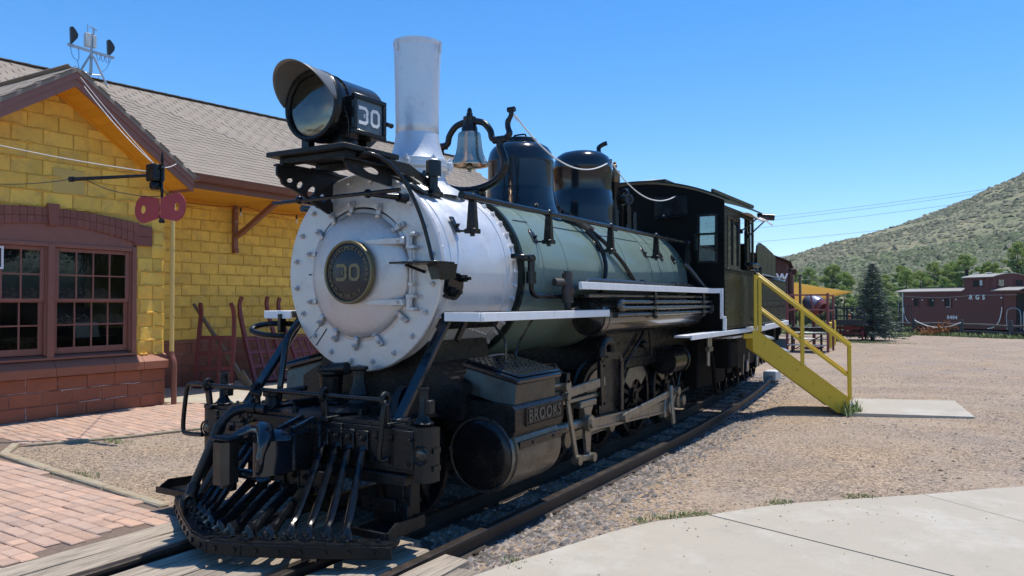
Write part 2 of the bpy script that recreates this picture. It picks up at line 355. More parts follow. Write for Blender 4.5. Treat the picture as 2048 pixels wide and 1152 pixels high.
def tag(o, label=None, cat=None, group=None, kind=None):
    for k, v in (('label', label), ('category', cat), ('group', group), ('kind', kind)):
        if v: o[k] = v
    return o
def thing(name, label, cat, loc=(0, 0, 0), rotz=0, group=None, world=True):
    o = bpy.data.objects.new(name, None); COL.objects.link(o); o.empty_display_size = .2
    o.location = loc; o.rotation_euler = (0, 0, rotz); tag(o, label, cat, group)
    ORG[o.name] = Vector(loc) if world else Vector((0, 0, 0)); return o
def piece(name, me, parent, loc, rot=None, sc=None):
    o = bpy.data.objects.new(name, me); COL.objects.link(o); o.parent = parent; o.location = Vector(loc) - ORG[parent.name]
    if rot is not None: o.rotation_euler = rot
    if sc is not None: o.scale = sc
    return o
def dup(root, loc, rotz=0, label=None, sc=None):
    r = root.copy(); COL.objects.link(r); r.location = loc; r.rotation_euler = (0, 0, rotz)
    if sc: r.scale = sc
    if label: r['label'] = label
    for ch in list(root.children):
        c = ch.copy(); COL.objects.link(c); c.parent = r
        for g in list(ch.children):
            d = g.copy(); COL.objects.link(d); d.parent = c
    return r
def multi(name, items, m, parent):
    return [obj(name, mb, m, parent) for mb in items if mb.v]
def plate2d(outer, holes, o, u, v, depth):
    """flat plate with holes cut through it, in the plane o,u,v"""
    cu = bpy.data.curves.new('plate_tmp', 'CURVE'); cu.dimensions = '2D'; cu.fill_mode = 'BOTH'; cu.extrude = depth / 2
    for lp in [outer] + holes:
        sp = cu.splines.new('POLY'); sp.points.add(len(lp) - 1); sp.use_cyclic_u = True
        for p, (a, b) in zip(sp.points, lp): p.co = (a, b, 0, 1)
    t = bpy.data.objects.new('plate_tmp', cu); me = bpy.data.meshes.new_from_object(t); u = Vector(u); v = Vector(v); w = u.cross(v); o = Vector(o); mb = MB()
    mb.add([o + u * p.co.x + v * p.co.y + w * p.co.z for p in me.vertices], [tuple(p.vertices) for p in me.polygons])
    bpy.data.objects.remove(t); bpy.data.curves.remove(cu); bpy.data.meshes.remove(me); return mb
def oval(cx, cy, a, b, rot=0, n=16):
    c, s = math.cos(R(rot)), math.sin(R(rot)); return [(cx + a * math.cos(2 * PI * k / n) * c - b * math.sin(2 * PI * k / n) * s, cy + a * math.cos(2 * PI * k / n) * s + b * math.sin(2 * PI * k / n) * c) for k in range(n)]
def text_mb(txt, size, o, u, v, depth=.004, spacing=1.0, offset=0.0, align='CENTER'):
    """built-in typeface turned into real raised letters in the plane o,u,v"""
    cu = bpy.data.curves.new('lettering', 'FONT'); cu.body = txt; cu.size = size; cu.extrude = depth / 2; cu.space_character = spacing
    cu.align_x = align; cu.align_y = 'CENTER'; cu.offset = offset; cu.resolution_u = 3
    t = bpy.data.objects.new('lettering_tmp', cu); me = bpy.data.meshes.new_from_object(t)
    u = Vector(u); v = Vector(v); w = u.cross(v); o = Vector(o); mb = MB()
    mb.add([o + u * p.co.x + v * p.co.y + w * p.co.z for p in me.vertices], [tuple(p.vertices) for p in me.polygons])
    bpy.data.objects.remove(t); bpy.data.curves.remove(cu); bpy.data.meshes.remove(me); return mb
# =================================================================== GROUND
def track_off(y): return 0.0 if y < 2.5 else -(y - 2.5) ** 2 / 144.0
def track_ang(y): return 0.0 if y < 2.5 else math.atan((y - 2.5) / 72.0)
RAILX = (-0.45, 0.52, 1.05)
def sstep(a, b, x):
    t = np.clip((x - a) / (b - a), 0, 1); return t * t * (3 - 2 * t)
def ground_z(x, y):
    x = np.asarray(x, float); y = np.asarray(y, float)
    off = np.where(y < 2.5, 0, -(y - 2.5) ** 2 / 144.0); xr = x - off
    tr = sstep(-1.35, -.85, xr) * (1 - sstep(1.2, 1.75, xr)) * (1 - sstep(13, 15, y))
    z = -.02 - .105 * tr
    z = z + .012 * np.sin(x * 1.7 + y * .9) * np.sin(y * 1.3 - x * .6) * sstep(1.6, 2.4, xr)
    return z
def grid_mesh(name, xs, ys, zf, m, kind='structure', label=None, smooth=True):
    X, Y = np.meshgrid(xs, ys); Z = zf(X, Y); n, k = X.shape
    v = np.stack([X, Y, Z], -1).reshape(-1, 3)
    i = (np.arange(n - 1)[:, None] * k + np.arange(k - 1)[None]).reshape(-1)
    f = np.stack([i, i + 1, i + k + 1, i + k], -1)
    return np_mesh(name, v, f, m, kind, label, smooth)
def np_mesh(name, v, f, m, kind='stuff', label=None, smooth=False, parent=None, cat=None):
    me = bpy.data.meshes.new(name); nv, nf, s = len(v), len(f), f.shape[1]
    me.vertices.add(nv); me.vertices.foreach_set('co', v.astype(np.float32).ravel())
    me.loops.add(nf * s); me.loops.foreach_set('vertex_index', f.astype(np.int32).ravel())
    me.polygons.add(nf); me.polygons.foreach_set('loop_start', np.arange(nf, dtype=np.int32) * s)
    me.polygons.foreach_set('use_smooth', np.full(nf, smooth)); me.update(calc_edges=True); me.validate()
    me.materials.append(M[m] if isinstance(m, str) else m)
    o = bpy.data.objects.new(name, me); COL.objects.link(o)
    if parent is not None: o.parent = parent; o.location = -ORG[parent.name]
    ORG[o.name] = Vector((0, 0, 0)); tag(o, label, cat, None, kind); return o

def yard_mat():
    m = mat('yard_gravel', (.31, .22, .138), .95, var=.26, vscale=1.1, bump=.014, bscale=48, dirt=((.26, .21, .175), .85), dscale=.8, dthr=.5, dsoft=.16)
    nt = m.node_tree; N = nt.nodes; Lk = nt.links; b = N['Principled BSDF']
    src = b.inputs['Base Color'].links[0].from_socket
    tc = N.new('ShaderNodeTexCoord'); vo = N.new('ShaderNodeTexVoronoi'); vo.inputs['Scale'].default_value = 55
    Lk.new(tc.outputs['Object'], vo.inputs['Vector'])
    hs = N.new('ShaderNodeSeparateColor'); Lk.new(vo.outputs['Color'], hs.inputs[0])
    mr = N.new('ShaderNodeMapRange'); mr.inputs[3].default_value = .45; mr.inputs[4].default_value = 1.55; Lk.new(hs.outputs[0], mr.inputs[0])
    vm = N.new('ShaderNodeVectorMath'); vm.operation = 'SCALE'; Lk.new(src, vm.inputs[0]); Lk.new(mr.outputs[0], vm.inputs['Scale']); 
    # thin green cast where weeds sprout in patches
    n3 = N.new('ShaderNodeTexNoise'); n3.inputs['Scale'].default_value = .35; n3.inputs['Detail'].default_value = 6; Lk.new(tc.outputs['Object'], n3.inputs['Vector'])
    r3 = N.new('ShaderNodeMapRange'); r3.inputs[1].default_value = .58; r3.inputs[2].default_value = .72; r3.inputs[4].default_value = .3; Lk.new(n3.outputs[0], r3.inputs[0])
    mx = N.new('ShaderNodeMix'); mx.data_type = 'RGBA'; Lk.new(r3.outputs[0], mx.inputs[0]); Lk.new(vm.outputs[0], mx.inputs[6]); mx.inputs[7].default_value = (.30, .26, .16, 1)
    # two faint wheel tracks worn lighter across the yard
    sx = N.new('ShaderNodeSeparateXYZ'); Lk.new(tc.outputs['Object'], sx.inputs[0]); n4 = N.new('ShaderNodeTexNoise'); n4.inputs['Scale'].default_value = .5; n4.inputs['Detail'].default_value = 5; Lk.new(tc.outputs['Object'], n4.inputs['Vector'])
    def mth(op, a, b_):
        q = N.new('ShaderNodeMath'); q.operation = op
        for i, v in enumerate((a, b_)):
            if isinstance(v, (int, float)): q.inputs[i].default_value = v
            else: Lk.new(v, q.inputs[i])
        return q.outputs[0]
    base = mth('ADD', mth('ADD', sx.outputs[1], mth('MULTIPLY', sx.outputs[0], -.42)), mth('MULTIPLY', n4.outputs[0], 1.6)); out_ = mx.outputs[2]
    for c0 in (9.6, 11.3):
        d_ = mth('ABSOLUTE', mth('SUBTRACT', base, c0), 0); r4 = N.new('ShaderNodeMapRange'); r4.inputs[1].default_value = .12; r4.inputs[2].default_value = .42; r4.inputs[3].default_value = .38; r4.inputs[4].default_value = 0; Lk.new(d_, r4.inputs[0])
        m4 = N.new('ShaderNodeMix'); m4.data_type = 'RGBA'; Lk.new(r4.outputs[0], m4.inputs[0]); Lk.new(out_, m4.inputs[6]); m4.inputs[7].default_value = (.40, .31, .22, 1); out_ = m4.outputs[2]
    Lk.new(out_, b.inputs['Base Color']); return m
M['yard'] = yard_mat()
xs = np.unique(np.concatenate([np.arange(-60, -12, 4), np.arange(-12, -2.4, .6), np.arange(-2.4, 4, .1), np.arange(4, 12, .5), np.arange(12, 60.1, 3)]))
ys = np.unique(np.concatenate([np.arange(-40, -6, 3), np.arange(-6, 15, .22), np.arange(15, 36.5, .8)]))
grid_mesh('gravel_yard', xs, ys, ground_z, 'yard')
o = obj('ground', MB().box(-1500, 1500, -700, 36.0, -.9, -.35), mat('dry_earth', (.28, .24, .17), .95, var=.2, vscale=.05), kind='structure')

# ---- hillside and far ridge
CR = [(-900, -3), (-300, -2), (-170, 2), (-125, 7), (-92, 15), (-67.6, 24.5), (-56, 29.3), (-44, 34.7), (-22, 41.2), (-2, 47.2), (26, 57.9), (60, 74), (110, 96), (200, 120), (420, 140), (900, 120)]
crx = np.array([a for a, b in CR]); crz = np.array([(b - 4.0 + 3.4 * min(1, max(0, (a + 40) / 60))) if b > 12 else b * .66 for a, b in CR])
def fbm(X, Y, s, seed, octv=4):
    out = np.zeros_like(X); a = 1.0; r = np.random.default_rng(seed)
    for k in range(octv):
        for j in range(3):
            t = r.uniform(0, 6.28); ph = r.uniform(0, 6.28); f = s * 2 ** k * r.uniform(.8, 1.25)
            out += a * np.sin((X * np.cos(t) + Y * np.sin(t)) * f + ph) / 3
        a *= .5
    return out
def hill_z(X, Y):
    h = np.interp(X, crx, crz); t = np.clip((Y - 92) / (400 - 92), 0, 1.8)
    s = np.where(t < 1, t ** 1.08, 1 - .25 * (t - 1) ** 2)
    z = h * s + (1.1 * fbm(X, Y, .045, 3) + .5 * fbm(X, Y, .2, 5)) * np.clip((Y - 90) / 90, 0, 1) * np.clip(h / 30, .1, 1)
    # cut bench of the old road across the slope
    zb = 24.5 + .02 * (X + 60) + .8 * np.sin(X * .07); d = (z - zb)
    z = z - 1.6 * d * np.exp(-(d / 1.6) ** 2) * .55 * np.clip((X + 75) / 10, 0, 1)
    low = -1.0 * sstep(36.5, 40, Y) * (1 - sstep(70, 95, Y)); base = np.where(Y < 36.7, -.03, 0)
    return z + low + base - .03
hx = np.unique(np.concatenate([np.arange(-900, -150, 12), np.arange(-150, 130, 1.6), np.arange(130, 900, 14)]))
hy = np.unique(np.concatenate([np.arange(36.3, 100, 1.5), np.arange(100, 420, 2.4), np.arange(420, 900, 15)]))
def hill_mat():
    m = mat('hillside_scrub', (.25, .22, .125), .95, var=.25, vscale=.35, bump=.25, bscale=.9, dirt=((.115, .135, .06), .95), dscale=.07, dthr=.49, dsoft=.12)
    nt = m.node_tree; N = nt.nodes; Lk = nt.links; b = N['Principled BSDF']; src = b.inputs['Base Color'].links[0].from_socket
    g = N.new('ShaderNodeNewGeometry'); n = N.new('ShaderNodeTexNoise'); n.inputs['Scale'].default_value = .035; n.inputs['Detail'].default_value = 8; n.inputs['Roughness'].default_value = .65
    mp = N.new('ShaderNodeMapping'); mp.inputs['Scale'].default_value = (1, 1, 2.4); Lk.new(g.outputs['Position'], mp.inputs[0]); Lk.new(mp.outputs[0], n.inputs['Vector'])
    r = N.new('ShaderNodeMapRange'); r.inputs[1].default_value = .56; r.inputs[2].default_value = .66; r.inputs[4].default_value = .8; Lk.new(n.outputs[0], r.inputs[0])
    mx = N.new('ShaderNodeMix'); mx.data_type = 'RGBA'; Lk.new(r.outputs[0], mx.inputs[0]); Lk.new(src, mx.inputs[6]); mx.inputs[7].default_value = (.32, .25, .14, 1)
    Lk.new(mx.outputs[2], b.inputs['Base Color']); return m
M['hill'] = hill_mat()
grid_mesh('hillside', hx, hy, hill_z, 'hill')
rx = np.arange(-5800, 5801, 50.0)
def ridge_z(X, Y):
    h = 205 + 14 * np.sin(X * .004 + 1) + 6 * np.sin(X * .013) + np.clip((-X - 900) * .03, -20, 45)
    t = np.clip((Y - 2500) / 500, 0, 1); return h * t - 3 + 10 * fbm(X, Y, .02, 9) * t
grid_mesh('distant_ridge', rx, np.arange(2500, 3301, 50.0), ridge_z, mat('far_ridge', (.085, .115, .085), .95, var=.2, vscale=.01))
obj('valley_floor', MB().box(-5900, 5900, 880, 3400, -9, -3.6), mat('valley_floor_green', (.12, .14, .06), .95), kind='structure')

# ---- scattered stones (numpy): low irregular pebbles
def pebble_field(name, pts, size, m, label=None, flat=.6, parent=None, seed=1):
    r = np.random.default_rng(seed); n = len(pts)
    base = np.array([(1, 0, 0), (.3, .95, 0), (-.85, .55, 0), (-.8, -.6, 0), (.35, -.92, 0), (.1, .05, 1), (0, 0, -.6)])
    tri = np.array([(0, 1, 5), (1, 2, 5), (2, 3, 5), (3, 4, 5), (4, 0, 5), (1, 0, 6), (2, 1, 6), (3, 2, 6), (4, 3, 6), (0, 4, 6)])
    sh = base[None] * r.uniform(.6, 1.25, (n, 7, 1)) * np.array([1, 1, flat])
    a = r.uniform(0, 6.28, n); c, s = np.cos(a), np.sin(a); el = r.uniform(.65, 1.3, n)
    x = sh[..., 0] * el[:, None]; y = sh[..., 1]
    sh = np.stack([x * c[:, None] - y * s[:, None], x * s[:, None] + y * c[:, None], sh[..., 2]], -1)
    tilt = r.normal(0, .35, (n, 1)); sh[..., 2] += sh[..., 0] * tilt * .5
    v = pts[:, None] + sh * size[:, None, None]; f = (tri[None] + (np.arange(n) * 7)[:, None, None]).reshape(-1, 3)
    return np_mesh(name, v.reshape(-1, 3), f, m, 'stuff', label, False, parent)
def scat(n, x0, x1, y0, y1, test=None, seed=0, zf=ground_z, dens=None):
    r = np.random.default_rng(seed); x = r.uniform(x0, x1, n); y = r.uniform(y0, y1, n)
    if dens is not None: y = y0 + (y1 - y0) * r.uniform(0, 1, n) ** dens
    k = np.ones(n, bool) if test is None else test(x, y); x, y = x[k], y[k]
    return np.stack([x, y, zf(x, y)], -1)
SWP = [(1.30, -1.6), (1.50, -.72), (1.68, -.1), (1.86, .47), (2.03, .83), (2.29, 1.16), (2.71, 1.75), (3.6, 2.62), (4.31, 3.35), (5.6, 4.4), (8, 5.9)]
SWx = np.array([p[0] for p in SWP]); SWy = np.array([p[1] for p in SWP])
def off_walk(x, y): return y > np.interp(x, SWx, SWy, left=-9) + .0
M['stone'] = mat('ballast_stone', (.15, .14, .138), .9, col2=(.30, .245, .20), var=.2, vscale=30, isl=.5, bump=.002, bscale=80)
M['pebble'] = mat('tan_pebble', (.195, .15, .11), .9, col2=(.40, .295, .195), var=.2, vscale=30, isl=.5)
def tx(y): return np.where(y < 2.5, 0, -(y - 2.5) ** 2 / 144.0)
q = scat(17000, -1.2, 1.75, -.75, 13.5, lambda x, y: off_walk(x, y) & (rng.uniform(0, 1, len(x)) > np.clip((x - 1.0) / .7, 0, 1)), 1, dens=1.7); q[:, 0] += tx(q[:, 1]); q[:, 2] = ground_z(q[:, 0], q[:, 1])
pebble_field('track_ballast', q, rng.uniform(.012, .034, len(q)) , 'stone', 'crushed grey ballast around the rails', seed=2)
q = scat(7500, 1.05, 2.6, -1.2, 7, lambda x, y: off_walk(x, y) & (rng.uniform(0, 1, len(x)) < np.clip(1.35 - (x - 1.05) / (.55 + .12 * np.clip(3.2 - y, 0, 4)), 0, 1) ** 1.5), 3)
pebble_field('loose_stones', q, rng.uniform(.012, .036, len(q)) ** 1.0, 'stone', 'larger loose stones between the near rail and the path', seed=4)
q = scat(52000, 1.1, 9.5, -.8, 14, lambda x, y: off_walk(x, y), 5, dens=1.5)
pebble_field('gravel_chips', q, rng.uniform(.005, .014, len(q)), 'pebble', 'fine tan gravel of the open yard', seed=6)
q = scat(420, 1.6, 12, 0, 30, lambda x, y: off_walk(x, y), 15, dens=1.4)
pebble_field('bark_scraps', q, rng.uniform(.015, .035, len(q)), mat('dark_scraps', (.07, .055, .045), .95, isl=.4), 'dark scraps lying on the gravel', flat=.35, seed=16)
def in_bed(x, y): return (x > -4.75 + .0 * y) & (x < -.95) & (y > -.28 - .12 * (x + 4.6)) & (x > -4.72 + .28 * y)
q = scat(13000, -4.8, -.9, -.8, 4.5, in_bed, 7, dens=1.2)
pebble_field('gravel_bed', q, rng.uniform(.006, .015, len(q)), 'pebble', 'gravel bed between the brick paving and the track', seed=8)

# ---- concrete path in panels with joints
path = thing('concrete_path', 'pale concrete path in panels curving along the gravel', 'path', (3, 0, 0)); path['kind'] = 'structure'; del path['category']
def path_edge(t0, t1, n=14):
    P = smooth([(a, b, 0) for a, b in SWP], 8); out = []
    for p in P:
        if t0 <= p.x <= t1: out.append((p.x, p.y))
    return out
J1a, J1b = (2.285, 1.153), (5.2, .155); J2a, J2b = (3.599, 2.615), (5.9, .80)
e = path_edge(1.2, 2.28); obj('concrete_panel', MB().prism([(1.12, -7), *e, (J1a[0] - .004, J1a[1] - .006), (J1b[0], J1b[1] - .012), (5.2, -7)], (0, 0, -.1), (1, 0, 0), (0, 1, 0), .1), 'concrete', path)
e = path_edge(2.295, 3.59); obj('concrete_panel', MB().prism([(J1a[0] + .006, J1a[1] + .004), *e, (J2a[0] - .006, J2a[1] - .006), (J2b[0], J2b[1] - .012), (7.5, -.55), (J1b[0], J1b[1])], (0, 0, -.1), (1, 0, 0), (0, 1, 0), .102), 'concrete', path)
e = path_edge(3.61, 8.0); obj('concrete_panel', MB().prism([(J2a[0] + .006, J2a[1] + .004), *e, (9, 3.5), (J2b[0], J2b[1])], (0, 0, -.1), (1, 0, 0), (0, 1, 0), .1), 'concrete', path)
sl = obj('concrete_slab', MB().prism([(2.47, 7.08), (3.99, 7.55), (3.74, 9.33), (2.36, 8.85)], (0, 0, -.06), (1, 0, 0), (0, 1, 0), .075), 'concrete', kind='structure')

def soil(m, col, amt, sc, thr):
    nt = m.node_tree; N = nt.nodes; b = N['Principled BSDF']; src = b.inputs['Base Color'].links[0].from_socket; tc = N.new('ShaderNodeTexCoord'); n = N.new('ShaderNodeTexNoise'); n.inputs['Scale'].default_value = sc; n.inputs['Detail'].default_value = 10; n.inputs['Roughness'].default_value = .72; nt.links.new(tc.outputs['Object'], n.inputs['Vector'])
    r = N.new('ShaderNodeMapRange'); r.inputs[1].default_value = thr; r.inputs[2].default_value = thr + .10; r.inputs[4].default_value = amt; nt.links.new(n.outputs[0], r.inputs[0]); mx = N.new('ShaderNodeMix'); mx.data_type = 'RGBA'; nt.links.new(r.outputs[0], mx.inputs[0]); nt.links.new(src, mx.inputs[6]); mx.inputs[7].default_value = (*col, 1); nt.links.new(mx.outputs[2], b.inputs['Base Color'])
soil(M['concrete'], (.29, .25, .195), .5, 9, .60); soil(M['concrete'], (.50, .47, .41), .5, .9, .52)
soil(M['yard'], (.38, .295, .215), .55, .45, .50); soil(M['yard'], (.22, .18, .15), .5, 6, .60)
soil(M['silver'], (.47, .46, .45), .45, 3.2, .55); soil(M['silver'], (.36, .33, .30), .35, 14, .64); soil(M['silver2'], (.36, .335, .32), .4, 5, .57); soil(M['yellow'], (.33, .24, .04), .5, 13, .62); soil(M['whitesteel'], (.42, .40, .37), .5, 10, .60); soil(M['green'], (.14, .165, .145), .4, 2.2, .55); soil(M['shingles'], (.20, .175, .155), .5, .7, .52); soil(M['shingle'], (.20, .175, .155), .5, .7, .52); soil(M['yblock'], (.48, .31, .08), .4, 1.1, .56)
q = scat(900, 1.2, 11, .5, 24, lambda x, y: off_walk(x, y), 78, dens=1.3)
pebble_field('yard_stones', q, rng.uniform(.012, .028, len(q)), 'stone', 'scattered larger stones on the gravel yard', seed=79)
q = scat(900, 1.3, 6.5, -3, 4.5, lambda x, y: y < np.interp(x, SWx, SWy) - .02, 51, zf=lambda x, y: np.full_like(x, .003))
q = q[np.random.default_rng(3).uniform(0, 1, len(q)) < np.clip(1.1 - (np.interp(q[:, 0], SWx, SWy) - q[:, 1]) / 1.6, .12, 1)]
pebble_field('path_grit', q, rng.uniform(.003, .009, len(q)), 'stone', 'stray grit scattered over the concrete path', seed=52)
# ---- grass tufts
def tufts(name, pts, h, m, label, blades=14, seed=1, spread=.05, wid=.006):
    r = np.random.default_rng(seed); n = len(pts); k = blades
    b = pts[:, None] + np.concatenate([r.normal(0, spread, (n, k, 2)), np.zeros((n, k, 1))], -1)
    a = r.uniform(0, 6.28, (n, k)); hh = h[:, None] * r.uniform(.5, 1.1, (n, k)); ln = r.uniform(.15, .8, (n, k)) * hh
    d = np.stack([np.cos(a), np.sin(a), np.zeros_like(a)], -1); w = np.stack([-np.sin(a), np.cos(a), np.zeros_like(a)], -1) * (wid * (.6 + hh / .12))[..., None]
    up = np.zeros_like(d); up[..., 2] = 1
    v = np.stack([b - w, b + w, b + d * ln[..., None] * .45 + up * hh[..., None] * .62 + w * .7, b + d * ln[..., None] * .45 + up * hh[..., None] * .62 - w * .7, b + d * ln[..., None] + up * hh[..., None]], 2)
    i = np.arange(n * k) * 5; f3 = np.concatenate([np.stack([i, i + 1, i + 2], -1), np.stack([i, i + 2, i + 3], -1), np.stack([i + 3, i + 2, i + 4], -1)])
    return np_mesh(name, v.reshape(-1, 3), f3, m, 'stuff', label)
ex = [(2.0, .87), (2.06, .93), (2.12, 1.0), (2.2, 1.09), (2.25, 1.16), (2.62, 1.68), (2.68, 1.76), (3.1, 2.2), (3.2, 2.3), (1.9, .72), (1.55, -.45)]
q = np.array([(a + random.gauss(0, .035), b + .04 + random.gauss(0, .03), -.01) for a, b in ex for _ in range(7)])
tufts('path_weeds', q, rng.uniform(.012, .035, len(q)), 'grass', 'small weeds along the edge of the concrete path', 12, 3, .03, .004)
q = np.array([(random.gauss(-3.0, .18), random.gauss(-.42, .05), -.01) for _ in range(26)] + [(random.gauss(-4.3, .12), random.gauss(.72, .05), -.01) for _ in range(22)])
tufts('paving_weeds', q, rng.uniform(.012, .03, len(q)), 'grass', 'weed tufts growing along the timber edging', 12, 4, .03, .004)
q = np.array([(random.gauss(2.52, .05), random.gauss(7.28, .14), 0) for _ in range(24)])
tufts('stair_weeds', q, rng.uniform(.05, .2, len(q)), 'grass', 'tall weeds at the foot of the yellow stairs', 14, 5, .04, .006)

q = np.array([(random.uniform(1.8, 9), random.uniform(2.8, 16), -.02) for _ in range(70)]); q = q[off_walk(q[:, 0], q[:, 1] - .3)]
tufts('yard_sprouts', q, rng.uniform(.008, .03, len(q)), 'grass', 'tiny weed sprouts dotted over the gravel yard', 8, 77, .035, .004)

# =================================================================== TRACK
track = thing('railway_track', 'dual gauge track with three rails under the locomotive', 'track', (0, 0, -.1)); track['kind'] = 'structure'; del track['category']
rail_prof = [(-.055, -.125), (.055, -.125), (.055, -.115), (.012, -.098), (.010, -.035), (.032, -.026), (.032, -.006), (.026, 0), (-.026, 0), (-.032, -.006), (-.032, -.026), (-.010, -.035), (-.012, -.098), (-.055, -.115)]
def rail(x0, y0, y1):
    mb = MB(); ysr = list(np.arange(y0, min(2.5, y1), 2.0)) + list(np.arange(2.5, y1 + .01, .5)); n = len(rail_prof)
    for y in ysr:
        o, a = track_off(y), track_ang(y)
        for px, pz in rail_prof: mb.v.append((x0 + o + px * math.cos(a), y + px * math.sin(a), pz))
    for i in range(len(ysr) - 1):
        for k in range(n): mb.f.append((i * n + k, i * n + (k + 1) % n, (i + 1) * n + (k + 1) % n, (i + 1) * n + k))
    mb.f += [tuple(range(n)), tuple(range((len(ysr) - 1) * n, len(ysr) * n))[::-1]]
    return obj('rail', mb, 'rail', track)
for x0, y0, y1 in ((RAILX[0], -9, 40), (RAILX[1], -9, 40), (RAILX[2], -9, 12.0)): rail(x0, y0, y1)
me_tie = None
for i in range(30):
    y = -.15 + i * .56
    if me_tie is None:
        t = obj('sleeper', MB().box(-1.3, 1.55, -.1, .1, -.27, -.118, .012), 'tie', track); me_tie = t.data; ORG[t.name] = Vector((.125, 0, -.1945)); t.location = Vector((.125 + track_off(y), y, -.1945)) - ORG[track.name]
    else: piece('sleeper', me_tie, track, (.125 + track_off(y) + random.uniform(-.05, .05), y + random.uniform(-.03, .03), -.1945), (0, 0, track_ang(y) + random.uniform(-.03, .03)))
# spikes and joint bars
sp = MB()
for i in range(30):
    y = -.15 + i * .56
    for rxx in RAILX:
        if rxx > 1 and y > 12: continue
        for s in (-1, 1): sp.box(rxx + track_off(y) + s * .062 - .012, rxx + track_off(y) + s * .062 + .012, y - .02, y + .02, -.118, -.104)
o = obj('rail_spike', sp, 'rail', track); o['kind'] = 'stuff'
bo = obj('boulder', MB().sphere((.60, 9.3, -.14), .17, 12, 7, (1.1, .9, .75)), 'stone', label='rounded grey boulder lying between the rails near the stairs', cat='boulder')
obj('rail_stop', MB().box(.26, .52, 12.0, 12.5, -.1, .1, .02), mat('rail_end_block', (.5, .49, .46), .7), track)
# crossing planks (weathered boards laid beside and between the rails)
cross = thing('plank_crossing', 'weathered timber planks laid between and beside the rails', 'crossing', (0, -2, -.05)); cross['kind'] = 'structure'; del cross['category']
for x0, x1, y0, y1, z in ((-.945, -.745, -8, -.62, .0), (-.735, -.53, -8, -.40, -.006), (-.372, -.20, -8, -.1, -.03), (-.185, -.01, -8, -.3, -.022), (.0, .18, -8, -.15, -.03), (.19, .37, -8, -.05, -.025),
                          (.60, .775, -8, -.3, -.028), (.785, .965, -8, -.45, -.02), (1.135, 1.33, -8, -.52, .008), (1.335, 1.49, -8, -.66, -.004)):
    mb = MB(); n = 22; rr = random.Random(int(x0 * 1000))
    sec = [(x0, -.12), (x0, z - .008), (x0 + .012, z), (x1 - .012, z), (x1, z - .008), (x1, -.12)]
    for i in range(n + 1):
        y = y0 + (y1 - y0) * i / n + (rr.uniform(-.05, .0) if i == n else 0)
        for k, (a, b) in enumerate(sec): mb.v.append((a + rr.uniform(-.005, .005), y + (rr.uniform(-.02, .02) if i == n else 0), b + rr.uniform(-.004, .003)))
    for i in range(n):
        for k in range(6): mb.f.append((i * 6 + k, i * 6 + (k + 1) % 6, (i + 1) * 6 + (k + 1) % 6, (i + 1) * 6 + k))
    mb.f += [tuple(range(6)), tuple(range(n * 6, n * 6 + 6))[::-1]]
    obj('plank', mb, 'plank', cross, ang=25)

# =================================================================== BRICK PAVING
pv_me = []
for k in range(4):
    for w in (.225, .15, .105):
        mb = MB(); mb.box(-w / 2, w / 2, -.0515, .0515, -.06, .0, .007)
        mb.v = [(x + random.uniform(-.002, .002), y + random.uniform(-.002, .002), z + random.uniform(-.0015, .0015)) for x, y, z in mb.v]
        me = to_mesh('paver', mb, 'paver', (0, 0, 0)); fixn(me); pv_me.append((w, me))
def lay(parent, ang, org, rows, umax, inside, seed, limit=300, near=(3.91, -4.42)):
    r = random.Random(seed); c, s = math.cos(ang), math.sin(ang); cand = []
    for i in range(rows):
        u = -r.uniform(0, .25)
        while u < umax:
            w = r.choice((.225, .15, .225, .105)); x = org[0] + (u + w / 2) * c - i * .1085 * s; y = org[1] + (u + w / 2) * s + i * .1085 * c
            if inside(x, y): cand.append((math.hypot(x - near[0], y - near[1]), x, y, w, r.uniform(-.02, .02), r.uniform(-.003, .003)))
            u += w + .0065
    cand.sort(); vs = MB()
    for k, (d, x, y, w, ra, dz) in enumerate(cand):
        mes = [me for ww, me in pv_me if ww == w]
        if k < limit: piece('paver', mes[r.randrange(len(mes))], parent, (x, y, dz), (r.uniform(-.008, .008), r.uniform(-.008, .008), ang + ra))
        else:
            m = Matrix.Translation((x, y, dz)) @ Matrix.Rotation(ang + ra, 4, 'Z'); vs.box(-w / 2, w / 2, -.0515, .0515, -.05, 0, .006, m)
    if vs.f: o = obj('paver_field', vs, 'pavers', parent, ang=30); o['kind'] = 'stuff'
def edge_y(x): return -.30 - .125 * (x + 4.55) if x > -4.55 else -.30 - .3 * (x + 4.55)
pave1 = obj('brick_pavement', MB().prism([(-.95, -8), (-9, -8), (-9, .2), (-6.6, .2), (-4.9, .02), (-4.55, -.30), (-1.45, -.69), (-.95, -.62)], (0, 0, -.09), (1, 0, 0), (0, 1, 0), .078), 'sand', kind='structure', label='terracotta brick paving in front of the track')
lay(pave1, R(-3), (-8.2, -4.1), 38, 7.6, lambda x, y: x < -1.03 and (y < edge_y(x) - .09 if x > -4.7 else y < .0) and y < .05 - .0 * x and not (x < -6.35), 11)
walk = obj('brick_walkway', MB().prism([(-6.66, .2), (-4.9, .02), (-4.36, 1.0), (-4.10, 2.0), (-4.16, 3.2), (-4.9, 3.75), (-6.66, 3.1)], (0, 0, -.09), (1, 0, 0), (0, 1, 0), .078), 'sand', kind='structure', label='terracotta brick strip along the yellow station wall')
def wk(x, y):
    if x < -6.52 or y < .09 - .1 * (x + 4.9): return False
    xe = np.interp(y, [0, 1.0, 2.0, 3.2, 3.8], [-5.05, -4.52, -4.25, -4.3, -5.0]); return x < xe and y < 3.05 + (x + 6.6) * .4
lay(walk, R(-9), (-6.9, -.4), 45, 3.3, wk, 12)
